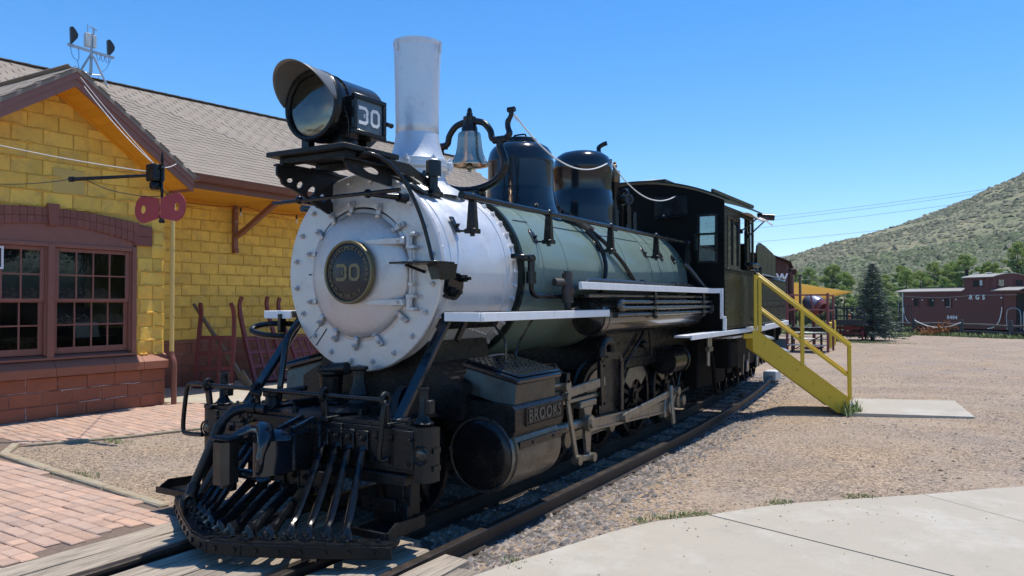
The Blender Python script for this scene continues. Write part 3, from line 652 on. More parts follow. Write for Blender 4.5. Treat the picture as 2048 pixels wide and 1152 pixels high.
# timber edging round the gravel bed
edg = thing('timber_edging', 'weathered timber edging strip around the gravel bed', 'edging', (-3, 0, -.02)); edg['kind'] = 'structure'; del edg['category']
obj('edging_board', MB().bar((-4.98, .06, -.03), (-4.50, -.30, -.03), .085, .1, bev=.01), 'curbwood', edg)
for a, b, w in (((-4.52, -.295, -.03), (-3.4, -.45, -.03), .10), ((-3.38, -.45, -.034), (-2.3, -.575, -.034), .09), ((-2.28, -.58, -.036), (-1.35, -.70, -.036), .085)): obj('edging_board', MB().bar(a, b, w, .1, bev=.012), 'curbwood', edg)
for a, b in (((-4.86, .1, -.03), (-4.40, 1.0, -.03)), ((-4.40, 1.0, -.03), (-4.13, 2.0, -.03)), ((-4.13, 2.0, -.03), (-4.19, 3.2, -.03))): obj('edging_board', MB().bar(a, b, .06, .08, bev=.01), 'curbwood', edg)
# concrete apron under the eaves
obj('concrete_apron', MB().prism([(-8.4, 2.95), (-6.66, 3.1), (-4.9, 3.78), (-3.2, 3.9), (-3.0, 17.5), (-8.4, 17.5)], (0, 0, -.1), (1, 0, 0), (0, 1, 0), .1), 'concrete', kind='structure')
# =================================================================== STATION BUILDING
GX, RX = -6.55, -8.40          # faces of the gable wall and of the recessed wall
GC, GE = 1.27, 2.95            # gable centre line and right corner
SLP = .657
bld = thing('station_building', 'yellow block railway station with brown trim and grey shingle roof', 'building', (-8, 3, 0))
def rake_z(y): return 4.57 - SLP * abs(y - GC)
# masonry cores that the blocks stand on
gw = MB()
gw.box(GX - .22, GX - .012, 2.50, GE - .012, .75, 2.4); gw.box(GX - .22, GX - .012, -.43, .04, .75, 2.4)
gw.prism([(-.43, 2.4), (GE - .012, 2.4), (GE - .012, rake_z(GE) - .1), (GC, 4.45), (-.43, rake_z(-.43) - .1)], (GX - .22, 0, 0), (0, 1, 0), (0, 0, 1), .208)
gable = obj('gable_wall', gw, 'ymortar', bld)
rw = obj('recessed_wall', MB().box(RX - .2, RX - .012, 2.95, 16.5, .83, 3.43), 'ymortar', bld)
obj('side_wall', MB().box(-8.6, GX - .215, GE - .21, GE - .01, 0, 3.4), 'ymortar', bld)
base1 = obj('gable_base', MB().box(GX - .2, GX + .018, -.43, GE - .012, -.05, .56), 'bmortar', bld)
base2 = obj('recessed_base', MB().box(RX - .2, RX + .012, 2.95, 16.5, -.05, .84), 'bmortar', bld)
CO = .2032; bl_cache = {}
def block_mesh(w, h, m, k):
    key = (round(w, 2), round(h, 3), m, k)
    if key not in bl_cache:
        mb = MB(); r = random.Random(hash((round(w * 100), k)) & 999)
        mb.box(-.03, .0, -w / 2, w / 2, -h / 2, h / 2, .006)
        mb.v = [(x + (r.uniform(-.003, .003) if x > -.01 else 0), y + r.uniform(-.003, .003), z + r.uniform(-.003, .003)) for x, y, z in mb.v]
        me = to_mesh('block', mb, m, (0, 0, 0)); fixn(me); bl_cache[key] = me
    return bl_cache[key]
def courses(parent, X, y0, y1, z0, z1, m, skip=None, topf=None, h=CO, seed=1, tilt=.006, half=0):
    """blocks laid in running bond; returns joint segments for the squeezed mortar"""
    r = random.Random(seed); n = int(round((z1 - z0) / h)); joints = []
    for i in range(n):
        zc = z0 + (i + .5) * h; y = y1 + (.2 if (i + half) % 2 else 0)
        segs = []
        while y > y0:
            a, b = max(y0, y - .4), min(y1, y); y -= .4
            if b - a < .06: continue
            parts = [(a, b)]
            if skip: parts = [q for p in parts for q in skip(p[0], p[1], zc)]
            for a2, b2 in parts:
                if b2 - a2 < .05: continue
                if topf:
                    lim = min(topf(a2), topf(b2))
                    if zc + h / 2 > lim - .05:
                        if zc - h / 2 + .07 < lim - .05:
                            hh = lim - .05 - (zc - h / 2); piece('block', block_mesh(b2 - a2 - .009, hh - .009, m, 0), parent, (X, (a2 + b2) / 2, zc - h / 2 + hh / 2))
                        continue
                me = block_mesh(b2 - a2 - .013, h - .013, m, r.randrange(4))
                piece('block', me, parent, (X + r.uniform(-.003, .003), (a2 + b2) / 2, zc), (0, r.uniform(-tilt, tilt), r.uniform(-tilt, tilt)))
                segs.append((a2, b2))
        for a2, b2 in segs: joints.append((a2, b2, zc - h / 2, zc + h / 2))
    return joints
def ooze(parent, X, joints, m, name, p=.75, seed=3, rmax=.024, vert=.55):
    """mortar squeezed out of the joints: lumpy beads that stand proud and hang a little"""
    r = random.Random(seed); mb = MB()
    for a, b, z0, z1 in joints:
        if r.random() < p:
            u0 = a + r.uniform(0, .12); u1 = b - r.uniform(0, .12); n = 7
            if u1 - u0 > .08:
                pts = []; rs = []
                for k in range(n):
                    t = k / (n - 1); pts.append((X + .006, u0 + (u1 - u0) * t, z0 + r.uniform(-.007, .005))); rs.append((.004 + r.uniform(.2, 1) * rmax * .8) * (1 if 0 < k < n - 1 else .35))
                mb.tube(pts, rs, 5)
                if r.random() < .3:
                    yy = r.uniform(u0, u1); mb.sphere((X + .002, yy, z0 - .012), .016, 6, 4, (.6, 1.6, 1.0))
        if r.random() < vert:
            pts = [(X + .0, b + r.uniform(-.004, .004), z0 + (z1 - z0) * k / 4) for k in range(5)]; mb.tube(pts, [.003, r.uniform(.004, .009), r.uniform(.003, .008), r.uniform(.004, .009), .003], 5)
    o = obj(name, mb, m, parent, ang=60); o['kind'] = 'stuff'; return o
def arch_o(y): return 2.79 - .062 * (y - GC) ** 2
def arch_i(y): return 2.575 - .125 * (y - GC) ** 2
def skip_win(a, b, zc):
    z0, z1 = zc - CO / 2, zc + CO / 2
    if z0 > 2.80: return [(a, b)]
    if z1 < 2.36: lo, hi = .04, 2.505
    else: lo, hi = -.20, 2.73
    out = []
    if a < lo: out.append((a, min(b, lo)))
    if b > hi: out.append((max(a, hi), b))
    if z0 > 2.60 and z1 > 2.75 and a < hi and b > lo:   # over the arch the blocks are cut to its curve
        out.append((max(a, lo), min(b, hi)))
    return [q for q in out if q[1] - q[0] > .04]
j = courses(gable, GX, -.43, GE, .77, 4.45, 'yblock', skip_win, lambda y: rake_z(y) - .0, seed=5, half=1)
ooze(gable, GX, j, 'ymortar', 'mortar_ooze', seed=4, p=.8)
j = courses(rw, RX, 2.98, 9.4, .84, 3.42, 'yblock', seed=6); 
ooze(rw, RX, j, 'ymortar', 'mortar_ooze', seed=7, p=.85)
j = courses(base1, GX + .03, -.43, GE, 0, .55, 'bblock', h=.55 / 3, seed=8)
o = ooze(base1, GX + .028, [q for q in j if random.random() < .5], 'chip', 'bare_mortar', .5, 9, .009, .18)
j = courses(base2, RX + .024, 2.98, 9.4, 0, .78, 'bblock', h=.195, seed=10)
fb = MB(); fo = MB(); rr_ = random.Random(44)
for i in range(13):
    for k in range(19):
        y0_ = 9.405 + k * .4 + (.2 if i % 2 else 0); y1_ = min(16.48, y0_ + .388)
        if y1_ - y0_ > .05: fb.box(RX - .02, RX + rr_.uniform(-.002, .004), y0_, y1_, .846 + i * CO, .834 + (i + 1) * CO, .006)
for i in range(4):
    for k in range(19):
        y0_ = 9.405 + k * .4 + (.2 if i % 2 else 0); y1_ = min(16.48, y0_ + .388)
        if y1_ - y0_ > .05: fo.box(RX, RX + .025 + rr_.uniform(-.002, .003), y0_, y1_, .006 + i * .195, -.006 + (i + 1) * .195, .006)
o = obj('block_field', fb, 'yblock', rw); o['kind'] = 'stuff'; o = obj('block_field', fo, 'bblock', base2); o['kind'] = 'stuff'
obj('base_ledge', MB().box(RX - .05, RX + .03, 2.95, 16.5, .775, .845, .008), 'bsill', bld)
# utility patch plate on the gable
pp = obj('blank_plate', MB().box(GX, GX + .014, 1.27, 1.70, 3.0, 3.335, .003), mat('plate_yellow', (.62, .43, .11), .5, var=.05), bld)
s = MB(); [s.rivet((GX + .014, y, z), (1, 0, 0), .009) for y in (1.31, 1.66) for z in (3.04, 3.295)]; obj('screw', s, 'ytrim', pp)
# stone sill band with sloping top: separate stones
for a, b in ((-.45, .55), (.556, 1.3), (1.306, 2.12), (2.126, 2.56), (2.566, 2.97)):
    mb = MB(); mb.prism([(GX - .05, .555), (GX + .095, .555), (GX + .095, .665), (GX + .0, .765), (GX - .05, .775)], (0, b, 0), (1, 0, 0), (0, 0, 1), b - a)
    obj('sill_stone', mb, 'bsill', bld)
# arch over the window: keystone, voussoirs, tympanum board
arch = obj('window_arch', MB().prism([(2.44, arch_i(2.44)), (2.44, 2.368), (2.72, 2.368), (2.72, 2.655)] + [(2.6 - .1 * k, arch_o(2.6 - .1 * k) - .012) for k in range(27)] + [(-.18, 2.655), (-.18, 2.368), (.1, 2.368), (.1, arch_i(.1))] + [(.2 + .1 * k, arch_i(.2 + .1 * k) + .006) for k in range(22)], (GX - .05, 0, 0), (0, 1, 0), (0, 0, 1), .06), 'barch', bld)
for k in range(-13, 14):
    y = GC + k * .092
    if abs(k) < 1: continue
    for a, b in ((.0, .5), (.5, 1.0)):
        zi, zo = arch_i(y), arch_o(y); za, zb = zi + (zo - zi) * a + .004, zi + (zo - zi) * b - .004; t = -math.atan(.19 * (y - GC))
        obj('arch_brick', MB().box(GX - .02, GX + .026 + random.uniform(-.001, .0015), y - .0448, y + .0448, za - .002, zb + .002, .003), 'barch', arch)
for y0, y1 in ((2.452, 2.722), (-.182, .088)):
    obj('arch_brick', MB().box(GX - .02, GX + .027, y0, y1, 2.366, 2.50, .004), 'barch', arch); obj('arch_brick', MB().box(GX - .02, GX + .026, y0, y1, 2.506, 2.655, .004), 'barch', arch)
obj('keystone', MB().prism([(GC - .055, 2.555), (GC + .055, 2.555), (GC + .075, 2.845), (GC - .075, 2.845)], (GX - .02, 0, 0), (0, 1, 0), (0, 0, 1), .075), 'barch', arch)
obj('tympanum_board', MB().prism([(.09, 2.31), (2.45, 2.31)] + [(2.45 - .118 * k, arch_i(2.45 - .118 * k) + .012) for k in range(21)], (GX - .06, 0, 0), (0, 1, 0), (0, 0, 1), .055), 'btrim', bld)
# ---- the two sash windows
tw = MB(); tw.box(GX - .12, GX + .012, .05, .115, .80, 2.345, .005); tw.box(GX - .12, GX + .012, 2.425, 2.49, .80, 2.345, .005); tw.box(GX - .12, GX + .015, 1.225, 1.315, .80, 2.32, .006)
tw.box(GX - .12, GX + .008, .118, 2.422, 2.275, 2.33, .005); tw.prism([(GX - .12, .775), (GX + .02, .775), (GX + .02, .80), (GX - .12, .84)], (0, 2.49, 0), (1, 0, 0), (0, 0, 1), 2.44)
obj('window_casing', tw, 'btrim', bld)
def sash(win, y0, y1, z0, z1, x, rows, cols, top=.05, bot=.05, st=.055):
    s = MB(); s.box(x - .03, x, y0, y0 + st, z0, z1, .004); s.box(x - .03, x, y1 - st, y1, z0, z1, .004); s.box(x - .029, x - .001, y0 + st, y1 - st, z1 - top, z1, .004); s.box(x - .029, x - .001, y0 + st, y1 - st, z0, z0 + bot, .004)
    sa = obj('sash', s, 'btrim', win); a0, a1, b0, b1 = y0 + st, y1 - st, z0 + bot, z1 - top
    for c in range(1, cols): y = a0 + (a1 - a0) * c / cols; obj('muntin', MB().box(x - .027, x - .003, y - .010, y + .010, b0, b1, .003), 'btrim', win)
    for q in range(1, rows): z = b0 + (b1 - b0) * q / rows; obj('muntin', MB().box(x - .026, x - .004, a0, a1, z - .010, z + .010, .003), 'btrim', win)
    for c in range(cols):
        for q in range(rows):
            ya, yb = a0 + (a1 - a0) * c / cols, a0 + (a1 - a0) * (c + 1) / cols; za, zb = b0 + (b1 - b0) * q / rows, b0 + (b1 - b0) * (q + 1) / rows
            obj('pane', MB().box(x - .019, x - .015, ya + .004, yb - .004, za + .004, zb - .004), 'glass', win, fix=True)
for y0, y1 in ((.12, 1.225), (1.315, 2.42)):
    fr = MB(); fr.box(GX - .13, GX - .02, y0, y0 + .02, .84, 2.275, .002); fr.box(GX - .13, GX - .02, y1 - .02, y1, .84, 2.275, .002)
    win = obj('window', fr, 'btrim', bld)
    sash(win, y0 + .022, y1 - .022, 1.545, 2.272, GX - .035, 2, 4, .05, .045)
    sash(win, y0 + .022, y1 - .022, .842, 1.575, GX - .072, 2, 4, .04, .085)
# room behind the window
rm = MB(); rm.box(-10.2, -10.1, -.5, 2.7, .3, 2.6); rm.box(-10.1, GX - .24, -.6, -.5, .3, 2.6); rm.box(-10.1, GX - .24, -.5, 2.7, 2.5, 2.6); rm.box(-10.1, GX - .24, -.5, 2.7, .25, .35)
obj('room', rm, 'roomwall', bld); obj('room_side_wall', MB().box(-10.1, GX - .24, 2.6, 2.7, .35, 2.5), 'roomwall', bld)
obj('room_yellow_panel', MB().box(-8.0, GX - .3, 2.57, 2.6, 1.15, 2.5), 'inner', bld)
d = thing('desk', 'dark desk standing just inside the station window', 'desk', (-7.3, 1.4, .35)); mb = MB(); mb.box(-7.7, -6.95, .1, 2.5, 1.0, 1.04, .005); obj('top', mb, mat('desk_top', (.035, .027, .024), .4), d)
mb = MB(); [mb.box(x, x + .05, y, y + .05, .35, 1.0) for x in (-7.68, -7.02) for y in (.12, 2.43)]; mb.box(-7.66, -7.6, .17, 2.43, .55, 1.0); obj('frame', mb, 'dark', d)
o = thing('picture_frame', 'small framed paper leaning on the sill inside the right window', 'frame', (-6.85, 1.95, 1.04)); mt = Matrix.Translation((-6.85, 1.95, 1.04)) @ Matrix.Rotation(R(-14), 4, 'Y')
obj('frame', MB().box(-.012, .008, -.17, .17, 0, .22, .003, mt), 'whitebox', o); obj('paper', MB().box(.0085, .0105, -.145, .145, .025, .195, 0, mt), 'paper', o)
o = thing('monitor', 'dark screen on the desk inside the right window', 'monitor', (-7.35, 2.0, 1.04)); obj('screen', MB().box(-7.37, -7.34, 1.72, 2.28, 1.12, 1.46, .01), 'darkplastic', o); obj('stand', MB().box(-7.42, -7.3, 1.92, 2.08, 1.04, 1.13, .005), 'darkplastic', o)
o = thing('hanging_sign', 'small white framed sign on the glass of the left station window', 'sign', (-6.57, .45, 1.96)); X_ = -6.586
for q in ((.30, .325, 1.96, 2.25), (.665, .69, 1.96, 2.25), (.326, .664, 2.225, 2.25), (.326, .664, 1.96, 1.985)): obj('frame', MB().box(X_, X_ + .018, *q), 'white', o)
obj('board', MB().box(X_ + .002, X_ + .01, .324, .666, 1.984, 2.226), 'darkplastic', o)
# ---- roofs
EX, EZ, RGX, RGZ = -6.9, 3.62, -10.45, 5.95
def lift(x, y, z): return z + .040 * (y - 8.5) * max(0, min(1, (z - EZ) / (RGZ - EZ)))   # the old ridge is not quite level
def ybands(prof, y0, y1, n):
    mb = MB(); m = len(prof)
    for i in range(n + 1):
        y = y0 + (y1 - y0) * i / n; mb.v += [(a, y, lift(a, y, b)) for a, b in prof]
    for i in range(n):
        for k in range(m): mb.f.append((i * m + k, i * m + (k + 1) % m, (i + 1) * m + (k + 1) % m, (i + 1) * m + k))
    mb.f += [tuple(range(m)), tuple(range(n * m, n * m + m))[::-1]]; return mb
def upslope(x0, z0, x1, z1, n=6): return [(x0 + (x1 - x0) * k / n, z0 + (z1 - z0) * k / n) for k in range(n)]
obj('roof_deck', ybands(upslope(EX, EZ - .035, RGX, RGZ - .035) + upslope(RGX, RGZ - .035, 2 * RGX - EX, EZ - .035) + [(2 * RGX - EX, EZ - .035)], -4, 16.5, 82), 'shingle', bld)
sd = Vector((RGX - EX, 0, RGZ - EZ)); SL = sd.length; sd.normalize(); sn = Vector((-sd.z, 0, sd.x)); sn = sn if sn.z > 0 else -sn
roof = obj('shingle_roof', ybands(upslope(EX + .02, EZ - .004, RGX, RGZ - .004) + [(RGX, RGZ - .004)] + upslope(RGX, RGZ - .012, EX + .02, EZ - .012) + [(EX + .02, EZ - .012)], -4, 16.5, 82), 'shingle', bld)
sh_me = []
for k in range(5):
    mb = MB(); mb.box(-.148, .148, 0, .19, 0, .007, 0); mb.v = [(x + random.uniform(-.002, .002), y + (random.uniform(-.006, .006) if y < .1 else 0), z + (.013 if y < .1 else 0)) for x, y, z in mb.v]
    me = to_mesh('shingle', mb, 'shingle', (0, 0, 0)); fixn(me); sh_me.append(me)
cand = []; EXP = .14
for i in range(int(SL / EXP)):
    off = (i % 2) * .15 + random.uniform(0, .05)
    for k in range(-13, 55):
        y = k * .3 + off
        if y > 16.4: continue
        p = Vector((EX, y, EZ)) + sd * (i * EXP) + sn * .006; p.z = lift(p.x, p.y, p.z)
        # covered by the cross gable
        if p.z < rake_z(y) - .02 and p.x > -8.4 and abs(y - GC) < 1.8: continue
        cand.append(((p - Vector(cam.location)).length + (30 if y < 3 else 0), p))
cand.sort(key=lambda q: q[0]); mt0 = Matrix(((0, sd.x, sn.x, 0), (1, 0, 0, 0), (0, sd.z, sn.z, 0), (0, 0, 0, 1)))
sb = MB(); eul = mt0.to_euler()
for k, (d_, p) in enumerate(cand):
    if k < 300: piece('shingle', sh_me[random.randrange(5)], roof, p + sn * random.uniform(0, .002), eul)
    else: sb.box(-.147, .147, 0, .19, 0, .016 + random.uniform(0, .006), 0, Matrix.Translation(p) @ mt0)
o = obj('shingle_field', sb, 'shingles', roof, ang=20); o['kind'] = 'stuff'
rc = MB()
for k in range(68): rc.bar((RGX, -4 + k * .3, lift(0, -4 + k * .3, RGZ) + .02), (RGX, -4 + k * .3 + .34, lift(0, -3.7 + k * .3, RGZ) + .028), .22, .012)
o = obj('ridge_caps', rc, 'shingles', roof); o['kind'] = 'stuff'
# cross gable roof: two slopes with shingle courses seen on edge
for s in (-1, 1):
    yb = GC + s * 1.77
    mb = MB(); mb.add([(-5.98, GC, 4.585), (-8.45, GC, 4.585), (-6.85, yb, 4.585 - SLP * 1.77), (-5.98, yb, 4.585 - SLP * 1.77), (-5.98, GC, 4.53), (-8.45, GC, 4.53), (-6.85, yb, 4.53 - SLP * 1.77), (-5.98, yb, 4.53 - SLP * 1.77)],
              [(0, 1, 2, 3), (7, 6, 5, 4), (0, 3, 7, 4), (3, 2, 6, 7), (1, 0, 4, 5), (2, 1, 5, 6)])
    gr = obj('gable_roof', mb, 'shingle', bld); sb = MB(); dd = Vector((0, -s, SLP)).normalized(); nn = Vector((0, s * SLP, 1)).normalized()
    for i in range(16):
        for k in range(9):
            x = -5.965 - k * .3 - (i % 2) * .15; p = Vector((x, yb + s * .02, 4.585 - SLP * 1.79)) + dd * i * .135 + nn * .004
            if x < -6.9 - max(0, (p.z - 3.62)) / SLP: continue
            m_ = Matrix(((-1, 0, 0, p.x), (0, dd.y, nn.y, p.y), (0, dd.z, nn.z, p.z), (0, 0, 0, 1))); sb.box(0, .296, 0, .19, 0, .008 + random.uniform(0, .006), 0, m_)
    o = obj('shingle_courses', sb, 'shingles', gr, ang=20); o['kind'] = 'stuff'
    # rake fascia: two stepped boards
    for (x0, x1, zt, zb) in ((-6.03, -5.995, .0, .115), (-6.045, -6.01, .108, .215)):
        mb = MB(); y0, y1 = GC, GC + s * 1.765; mb.add([(x, y, 4.555 - SLP * abs(y - GC) - dz) for x in (x0, x1) for y in (y0, y1) for dz in (zt, zb)], [(0, 1, 3, 2), (4, 6, 7, 5), (0, 2, 6, 4), (1, 5, 7, 3), (0, 4, 5, 1), (2, 3, 7, 6)])
        obj('rake_board', mb, 'btrim', bld)
    # soffit boards under the rake
    n = 15
    for k in range(n):
        y0, y1 = GC + s * 1.74 * k / n, GC + s * 1.74 * (k + 1) / n; g = s * .004
        z0, z1 = 4.375 - SLP * abs(y0 - GC), 4.375 - SLP * abs(y1 - GC); mb = MB()
        mb.add([(x, y, z + dz) for x in (GX - .02, -6.04) for (y, z) in ((y0 + g, z0 - .0), (y1 - g, z1)) for dz in (0, .016)], [(0, 1, 3, 2), (4, 6, 7, 5), (0, 2, 6, 4), (1, 5, 7, 3), (0, 4, 5, 1), (2, 3, 7, 6)])
        obj('soffit_board', mb, 'soffit', bld)
    obj('soffit_trim', MB().bar((GX + .025, GC + s * .02, 4.352), (GX + .025, GC + s * 1.72, 4.352 - SLP * 1.70), .05, .03), 'soffit', bld)
    obj('rake_end', MB().box(GX - .0, -6.03, GC + s * 1.735, GC + s * 1.762, 3.19, 3.40), 'btrim', bld)
obj('gutter_stub', MB().prism([(0, 0), (.10, 0), (.12, .08), (.11, .08), (.09, .012), (0, .012)], (-6.85, 3.03, 3.36), (0, 1, 0), (0, 0, 1), .86), 'gutter', bld)
# main eave: gutter, fascia, soffit boards
mb = MB(); mb.prism([(-.02, -.02), (-.02, .10), (-.012, .10), (-.012, -.008), (.075, -.008), (.085, .03), (.105, .06), (.105, .10), (.115, .10), (.115, .055), (.095, .025), (.085, -.02)], (EX, 16.5, EZ - .09), (1, 0, 0), (0, 0, 1), 13.45); obj('gutter', mb, 'gutter', bld)
obj('fascia', MB().box(EX - .05, EX - .022, 3.05, 16.5, 3.40, 3.63, .003), 'gutter', bld)
for k in range(13): x = RX + .005 + k * .1118; obj('soffit_board', MB().box(x, x + .108, 3.0, 16.5, 3.425 + (.004 if k % 2 else 0), 3.445), 'soffit', bld)
obj('frieze_board', MB().box(RX, RX + .03, 3.0, 16.5, 3.345, 3.424), 'soffit', bld)
# eave bracket
br = MB(); br.box(RX, RX + .075, 5.70, 5.80, 2.56, 3.40, .006); br.prism([(0, 0), (.10, 0), (.10, .06), (.06, .10), (.05, .16), (0, .18)], (RX + .0, 5.795, 2.49), (1, 0, 0), (0, 0, 1), .09)
bk = obj('eave_bracket', br, 'btrim', bld)
pts = bez((RX + .09, 0, 2.82), (RX + .35, 0, 2.92), (RX + .78, 0, 3.2), (RX + 1.22, 0, 3.425), 10); mb = MB()
for a, b in zip(pts[:-1], pts[1:]): mb.bar((a.x, 5.75, a.z), (b.x, 5.75, b.z), .09, .085)
obj('brace', mb, 'btrim', bk); obj('bolt', MB().rivet((RX + .076, 5.75, 3.32), (1, 0, 0), .02).rivet((RX + .076, 5.75, 3.1), (1, 0, 0), .025), 'steel', bk)
# downspout
dp = MB(); dp.tube(smooth([(-6.80, 3.08, 3.36), (-6.74, 3.08, 3.22), (-6.52, 3.06, 3.10), (-6.47, 3.03, 2.98), (-6.47, 3.02, 2.8)], 4), .033, 10); dp.tube([(-6.47, 3.02, 2.82), (-6.47, 3.02, .78)], .033, 10)
for z in (2.35, 1.35): dp.tube([(-6.47, 3.02, z - .02), (-6.47, 3.02, z + .02)], .038, 10)
obj('downspout', dp, 'ytrim', bld); obj('downspout_foot', MB().tube(smooth([(-6.47, 3.02, .79), (-6.46, 3.02, .72), (-6.41, 3.02, .62), (-6.41, 3.02, .4), (-6.41, 3.02, 0.0)], 3), .04, 10), 'gutter', bld)
# ---- string of bulbs under the eave
sl_ = thing('string_lights', 'dark cable with clear bulbs strung under the station eave', 'string lights', (RX + .35, 5.5, 3.3))
cb = MB()
for a, b in ((3.1, 5.7), (5.7, 7.2), (7.2, 9.5)): cb.tube(sag((RX + .35, a, 3.38), (RX + .35, b, 3.36), .06, 10), .006, 5)
obj('cable', cb, 'cabledark', sl_)
for y, z in ((5.62, 3.32), (7.05, 3.32)):
    b_ = obj('socket', MB().cyl((RX + .35, y, z + .02), (RX + .35, y, z - .06), .02, .022, 10), 'cabledark', sl_); obj('bulb', MB().lathe([(0, -.12), (.018, -.115), (.03, -.09), (.022, -.05), (.018, -.03)], (RX + .35, y, z - .03), (0, 0, 1), 12), mat('clear_bulb', (.75, .7, .62), .1), sl_)

# ---- antenna station on the ridge
ws = thing('roof_antenna', 'galvanised tripod antenna mast with two dark panels on the station ridge', 'antenna', (-10.45, 4.12, 5.95))
bx, by, bz = -10.45, 4.10, 5.78
fr = MB(); fr.tube([(bx, by, bz + .12), (bx, by, bz + .88)], .022, 10)
for dx, dy, dz in ((-.05, -.26, -.02), (.22, .20, -.14), (-.25, .1, -.12)): fr.tube([(bx, by, bz + .50), (bx + dx * .2, by + dy * .2, bz + .40), (bx + dx, by + dy, bz + dz)], .02, 8)
fr.tube([(bx - .03, by - .18, bz + .13), (bx, by, bz + .10), (bx + .07, by + .15, bz + .11)], .012, 6)
obj('tripod', fr, 'steel', ws); obj('crossbar', MB().bar((bx + .02, by - .46, bz + .545), (bx - .02, by + .46, bz + .545), .035, .05), 'steel', ws)
for s in (-1, 1):
    y = by + s * .39; mb = MB(); mb.prism([(-.02, 0), (.015, 0), (.085, .10), (.095, .17), (.06, .24), (.01, .30), (-.03, .29)], (bx - .10 + (.1 if s < 0 else 0), y, bz + .58), (.3, 1, 0), (0, 0, 1), .1)
    obj('panel_antenna', mb, 'darkplastic', ws)
mb = MB(); mb.box(bx - .08, bx + .02, by - .11, by - .01, bz + .62, bz + .88, .008); mb.box(bx - .03, bx + .04, by + .015, by + .08, bz + .62, bz + .86, .006); obj('control_box', mb, 'whitebox', ws)
mb = MB(); mb.tube([(bx - .03, by - .06, bz + .88), (bx - .03, by - .06, bz + 1.06)], .008, 6); mb.tube([(bx, by + .04, bz + .86), (bx, by + .04, bz + 1.0)], .018, 8); mb.tube([(bx + .02, by - .05, bz + 1.01), (bx, by + .04, bz + 1.0), (bx - .02, by + .12, bz + .985)], .01, 6); obj('aerial', mb, 'steel', ws)
cb = MB(); cb.tube(smooth([(bx, by - .40, bz + .53), (bx, by - .36, bz + .36), (bx, by - .27, bz + .3), (bx, by - .24, bz + .36), (bx, by - .25, bz + .52)], 4), .006, 5); cb.tube(smooth([(bx, by - .27, bz + .3), (bx, by - .22, bz + .12), (bx, by - .16, bz + .0)], 4), .006, 5)
obj('cable_loop', cb, 'cableblue', ws); cb = MB(); cb.tube(smooth([(bx, by + .4, bz + .53), (bx, by + .3, bz + .3), (bx, by + .18, bz + .17), (bx, by + .13, bz + .02)], 4), .006, 5)
for k in range(3): cb.tube(smooth([(bx, by + .1 + k * .09, bz + .53), (bx, by + .12 + k * .09, bz + .42), (bx, by + .16 + k * .09, bz + .43), (bx, by + .17 + k * .09, bz + .53)], 4), .006, 5)
obj('cable_loop', cb, 'cableblue', ws)

# ---- semaphore hung on guy wires before the gable corner
sm = thing('semaphore_signal', 'small black semaphore with a red double paddle hung on wires before the gable', 'signal', (-4.2, 1.25, 2.47))
c0 = Vector((-4.2, 1.25, 0)); mb = MB(); mb.lathe([(0, 0), (.032, 0), (.034, .03), (.026, .035), (.026, .09), (.016, .095), (.016, .36), (.02, .37), (.02, .40), (.013, .41), (.013, .62), (.03, .63), (.03, .65), (.015, .66), (.014, .72), (.02, .73), (.008, .83), (0, .835)], (c0.x, c0.y, 2.47), (0, 0, 1), 12); obj('mast', mb, 'black_old', sm)
o = obj('mechanism_box', MB().box(c0.x - .17, c0.x - .01, c0.y - .10, c0.y + .05, 2.96, 3.16, .012).box(c0.x - .14, c0.x - .02, c0.y - .09, c0.y + .04, 2.86, 2.965, .03), 'black', sm)
obj('arm', MB().tube([(c0.x - .12, c0.y - .06, 3.03), (c0.x - .9, c0.y - .52, 2.985)], [.017, .023], 10).tube([(c0.x - .9, c0.y - .52, 2.985), (c0.x - .945, c0.y - .545, 2.983)], .032, 10), 'black', sm)
pl = []; 
for s in (1, -1):
    for k in range(-9, 10): a = k / 9 * R(118); pl.append((s * (.30 + .145 * math.cos(a)), .165 * math.sin(a) * s))
mb = MB(); H = 18
def ringpanel(mb, outer, hole, o, u, v, d):
    n = len(hole); b = len(mb.v); o = Vector(o); u = Vector(u); v = Vector(v); w = u.cross(v)
    for dd in (0, d):
        for ring in (outer, hole): mb.v.extend([tuple(o + u * p[0] + v * p[1] + w * dd) for p in ring])
    for k in range(n):
        q = (k + 1) % n; mb.f += [(b + k, b + q, b + n + q, b + n + k), (b + 2 * n + k, b + 3 * n + k, b + 3 * n + q, b + 2 * n + q), (b + k, b + 2 * n + k, b + 2 * n + q, b + q), (b + n + k, b + n + q, b + 3 * n + q, b + 3 * n + k)]
for s in (1, -1):
    out = []; hol = []
    for k in range(24):
        a = 2 * PI * k / 24; hol.append((s * .285 + .042 * math.cos(a), .048 * math.sin(a)))
        # paddle lobe: round outside, narrowing to the mast
        ca, sa = math.cos(a), math.sin(a); px = s * .27 + .165 * ca; py = .165 * sa
        if s * ca < 0: px = s * max(.005, .27 - .265 * abs(ca)); py = math.copysign(.165 - .05 * abs(ca), sa) if abs(sa) > .05 else 0
        if s * ca < -.995: px, py = s * .005, 0
        out.append((px, py))
    ringpanel(mb, out, hol, (c0.x, c0.y - .022, 2.64), (1, .06, 0), (0, 0, 1), .008)
obj('paddle', mb, 'red', sm, ang=30)
gy = MB(); hub = Vector((c0.x - .1, c0.y, 3.14))
gy.tube(sag(hub, (-5.99, 1.36, 4.36), .05), .006, 5); gy.tube(sag(hub, (-5.98, 2.72, 3.55), .03), .006, 5); gy.tube(sag(hub + Vector((-.08, -.05, -.06)), (-6.52, -.35, 3.60), .05), .006, 5); gy.tube(sag(hub, (-5.97, 1.3, 4.46), .02), .004, 5)
obj('guy_wire', gy, 'cable', sm)
